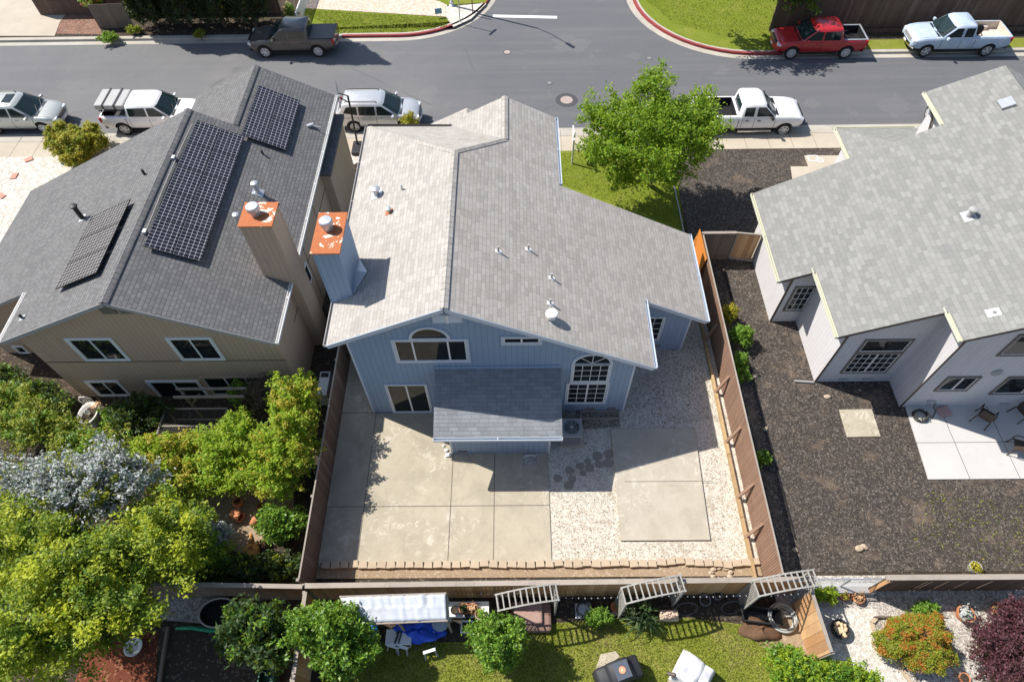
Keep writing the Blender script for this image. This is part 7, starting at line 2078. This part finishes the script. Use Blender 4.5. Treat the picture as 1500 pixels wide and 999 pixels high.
p = at(395, 985, .4); t = thing('garden_cart', (p.x, p.y, 0), 'dark green plastic cart at the bottom edge beside the fence', 'cart'); mb = MB(); gm = plain('green_plastic', (.02, .10, .06), .5)
mb.rbox((p.x, p.y, .32), .5, .7, .06); [mb.rbox((p.x + sx * .23, p.y, .5), .04, .7, .34) for sx in (-1, 1)]; [mb.rbox((p.x, p.y + sy * .33, .5), .42, .04, .34) for sy in (-1, 1)]; mb.build('tray', gm, t)
for sx in (-1, 1): mb = MB(); mb.lathe([(.15, -.04), (.15, .04)], (p.x + sx * .28, p.y - .1, .15), 16, 'x'); mb.build('wheel', M['rubber'], t)
a, b = at(190, 945, .4), at(200, 925, .4); t = thing('hand_basin', (a.x, a.y, 0), 'half-hidden white curved bowl at the edge of the red bark bed', 'bowl'); mb = MB(); mb.lathe([(.12, 0), (.3, .18), (.27, .18), (.1, .05), (.001, .05)], (a.x, a.y, 0), 20); mb.build('bowl', stn, t, smooth=True)

# ------------------------------------------------------------------ street furniture
lp = at(662, 9, 0); t = thing('street_lamp', (lp.x, lp.y, 0), 'tall grey street lamp whose pole rises out of the picture at the corner', 'street lamp')
mb = MB(); mb.tube([(lp.x, lp.y, -.1), (lp.x, lp.y, 7.4)], [.1, .06], 12); mb.build('pole', M['galv'], t); mb = MB(); mb.lathe([(.2, 0), (.2, .06), (.14, .1), (.13, .3), (.001, .31)], (lp.x, lp.y, 0), 16); mb.build('base', M['galv'], t)
mb = MB(); mb.tube([(lp.x, lp.y, 7.35), (lp.x + .5, lp.y - .5, 7.75), (lp.x + 1.35, lp.y - 1.5, 7.95)], .035, 8); mb.build('arm', M['galv'], t)
mb = MB(); mb.obox((lp.x + 1.6, lp.y - 1.8, 7.95), (.22, -.26, 0), (.08, .07, 0), (0, 0, .06)); mb.build('lamp_head', M['galv'], t, bevel=.03)
sp = at(674, 33, 0); t = thing('sign_post', (sp.x, sp.y, 0), 'bluish metal sign post standing in the white rock at the corner', 'sign post')
mb = MB(); mb.tube([(sp.x, sp.y, -.1), (sp.x, sp.y, 2.75)], .032, 8); mb.build('post', M['galv'], t); mb = MB(); mb.obox((sp.x, sp.y, 2.72), (.20, .32, 0), (.008, -.005, 0), (0, 0, .1)); mb.build('sign_plate', M['galv'], t)
bp = at(692.5, 20, 0); t = thing('marker_post', (bp.x, bp.y, 0), 'thin rust-brown post right of the metal sign post', 'post'); mb = MB(); mb.rbox((bp.x, bp.y, .7), .06, .06, 1.4); mb.build('post', plain('rust_brown', (.22, .075, .05), .8), t); mb = MB(); mb.rbox((bp.x, bp.y, 1.42), .09, .09, .05); mb.build('cap', plain('rust_brown_cap', (.2, .07, .05), .8), t)
yp = at(643, 26, 0); t = thing('yard_sign', (yp.x, yp.y, 0), 'small light blue yard sign on the corner lawn', 'sign'); mb = MB(); mb.obox((yp.x, yp.y, .42), (.22, .05, 0), (.002, -.01, 0), (0, 0, .18)); mb.build('board', plain('sign_blue', (.22, .42, .58), .5, var=.1), t)
for sx in (-.12, .12): mb = MB(); mb.tube([(yp.x + sx, yp.y + sx * .23, 0), (yp.x + sx, yp.y + sx * .23, .26)], .012, 6); mb.build('leg', M['galv'], t)
# for-sale style post on the front lawn
fp = at(838, 240, 0); t = thing('sale_post', (fp.x, fp.y, 0), 'white wooden sign post with a cross arm on the front lawn', 'sign post')
mb = MB(); mb.rbox((fp.x, fp.y, .95), .09, .09, 1.9); mb.lathe([(.07, 1.9), (.001, 2.05)], (fp.x, fp.y, 0), 4); mb.build('post', M['white'], t)
mb = MB(); mb.bar((fp.x, fp.y - .2, 1.66), (fp.x, fp.y + .95, 1.66), .06, .08); mb.build('arm', M['white'], t)
mb = MB(); mb.box(fp.x - .012, fp.x + .012, fp.y + .15, fp.y + .85, 1.05, 1.55); mb.build('sign_board', M['white'], t)
# portable basketball hoop
bb = at(524, 216, .1); t = thing('basketball_hoop', (bb.x, bb.y, 0), 'portable black basketball hoop on the pavement in front of the silver car', 'basketball hoop')
mb = MB(); mb.rbox((bb.x + .1, bb.y - .1, .12), .75, 1.0, .22); mb.build('base', M['black'], t, bevel=.06)
top = Vector((bb.x, bb.y + .55, 2.9)); mb = MB(); mb.tube([(bb.x, bb.y + .1, .2), (bb.x, bb.y + .35, 1.5), top], .05, 8); mb.build('pole', M['blackmetal'], t)
mb = MB(); mb.bar(top, top + Vector((-.48, .1, .1)), .04); mb.bar(top + Vector((.05, -.05, -.4)), top + Vector((-.48, .1, -.15)), .04); mb.build('bracket', M['blackmetal'], t)
bc = top + Vector((-.5, .1, .0)); dv = Vector((-.22, .975, 0)); nv = Vector((.975, .22, 0)); mb = MB(); mb.obox(bc, dv * .6, nv * .02, (0, 0, .4)); mb.build('backboard', plain('smoked_board', (.10, .11, .12), .2), t)
mb = MB(); mb.tube([bc - nv * .28 + Vector((.23 * math.cos(a), .23 * math.sin(a), -.28)) for a in np.linspace(0, 2 * PI, 21)], .012, 6); mb.build('ring', M['redlight'], t, uv=False)
# red bricks on the white gravel
for i, (u, v) in enumerate(((42, 234), (21, 258), (2, 287))):
    p = at(u, v, .03); mb = MB(); mb.rbox((p.x, p.y, .03), .42, .3, .06, .6 + i); o = mb.build('paving_stone', plain('pink_stone', (.52, .26, .19), .85, var=.2), None, bevel=.015); tag(o, ['red stone slab on the white gravel, nearest the clipped bush', 'middle red stone slab on the white gravel', 'red stone slab cut by the left picture edge'][i], 'stone slab')
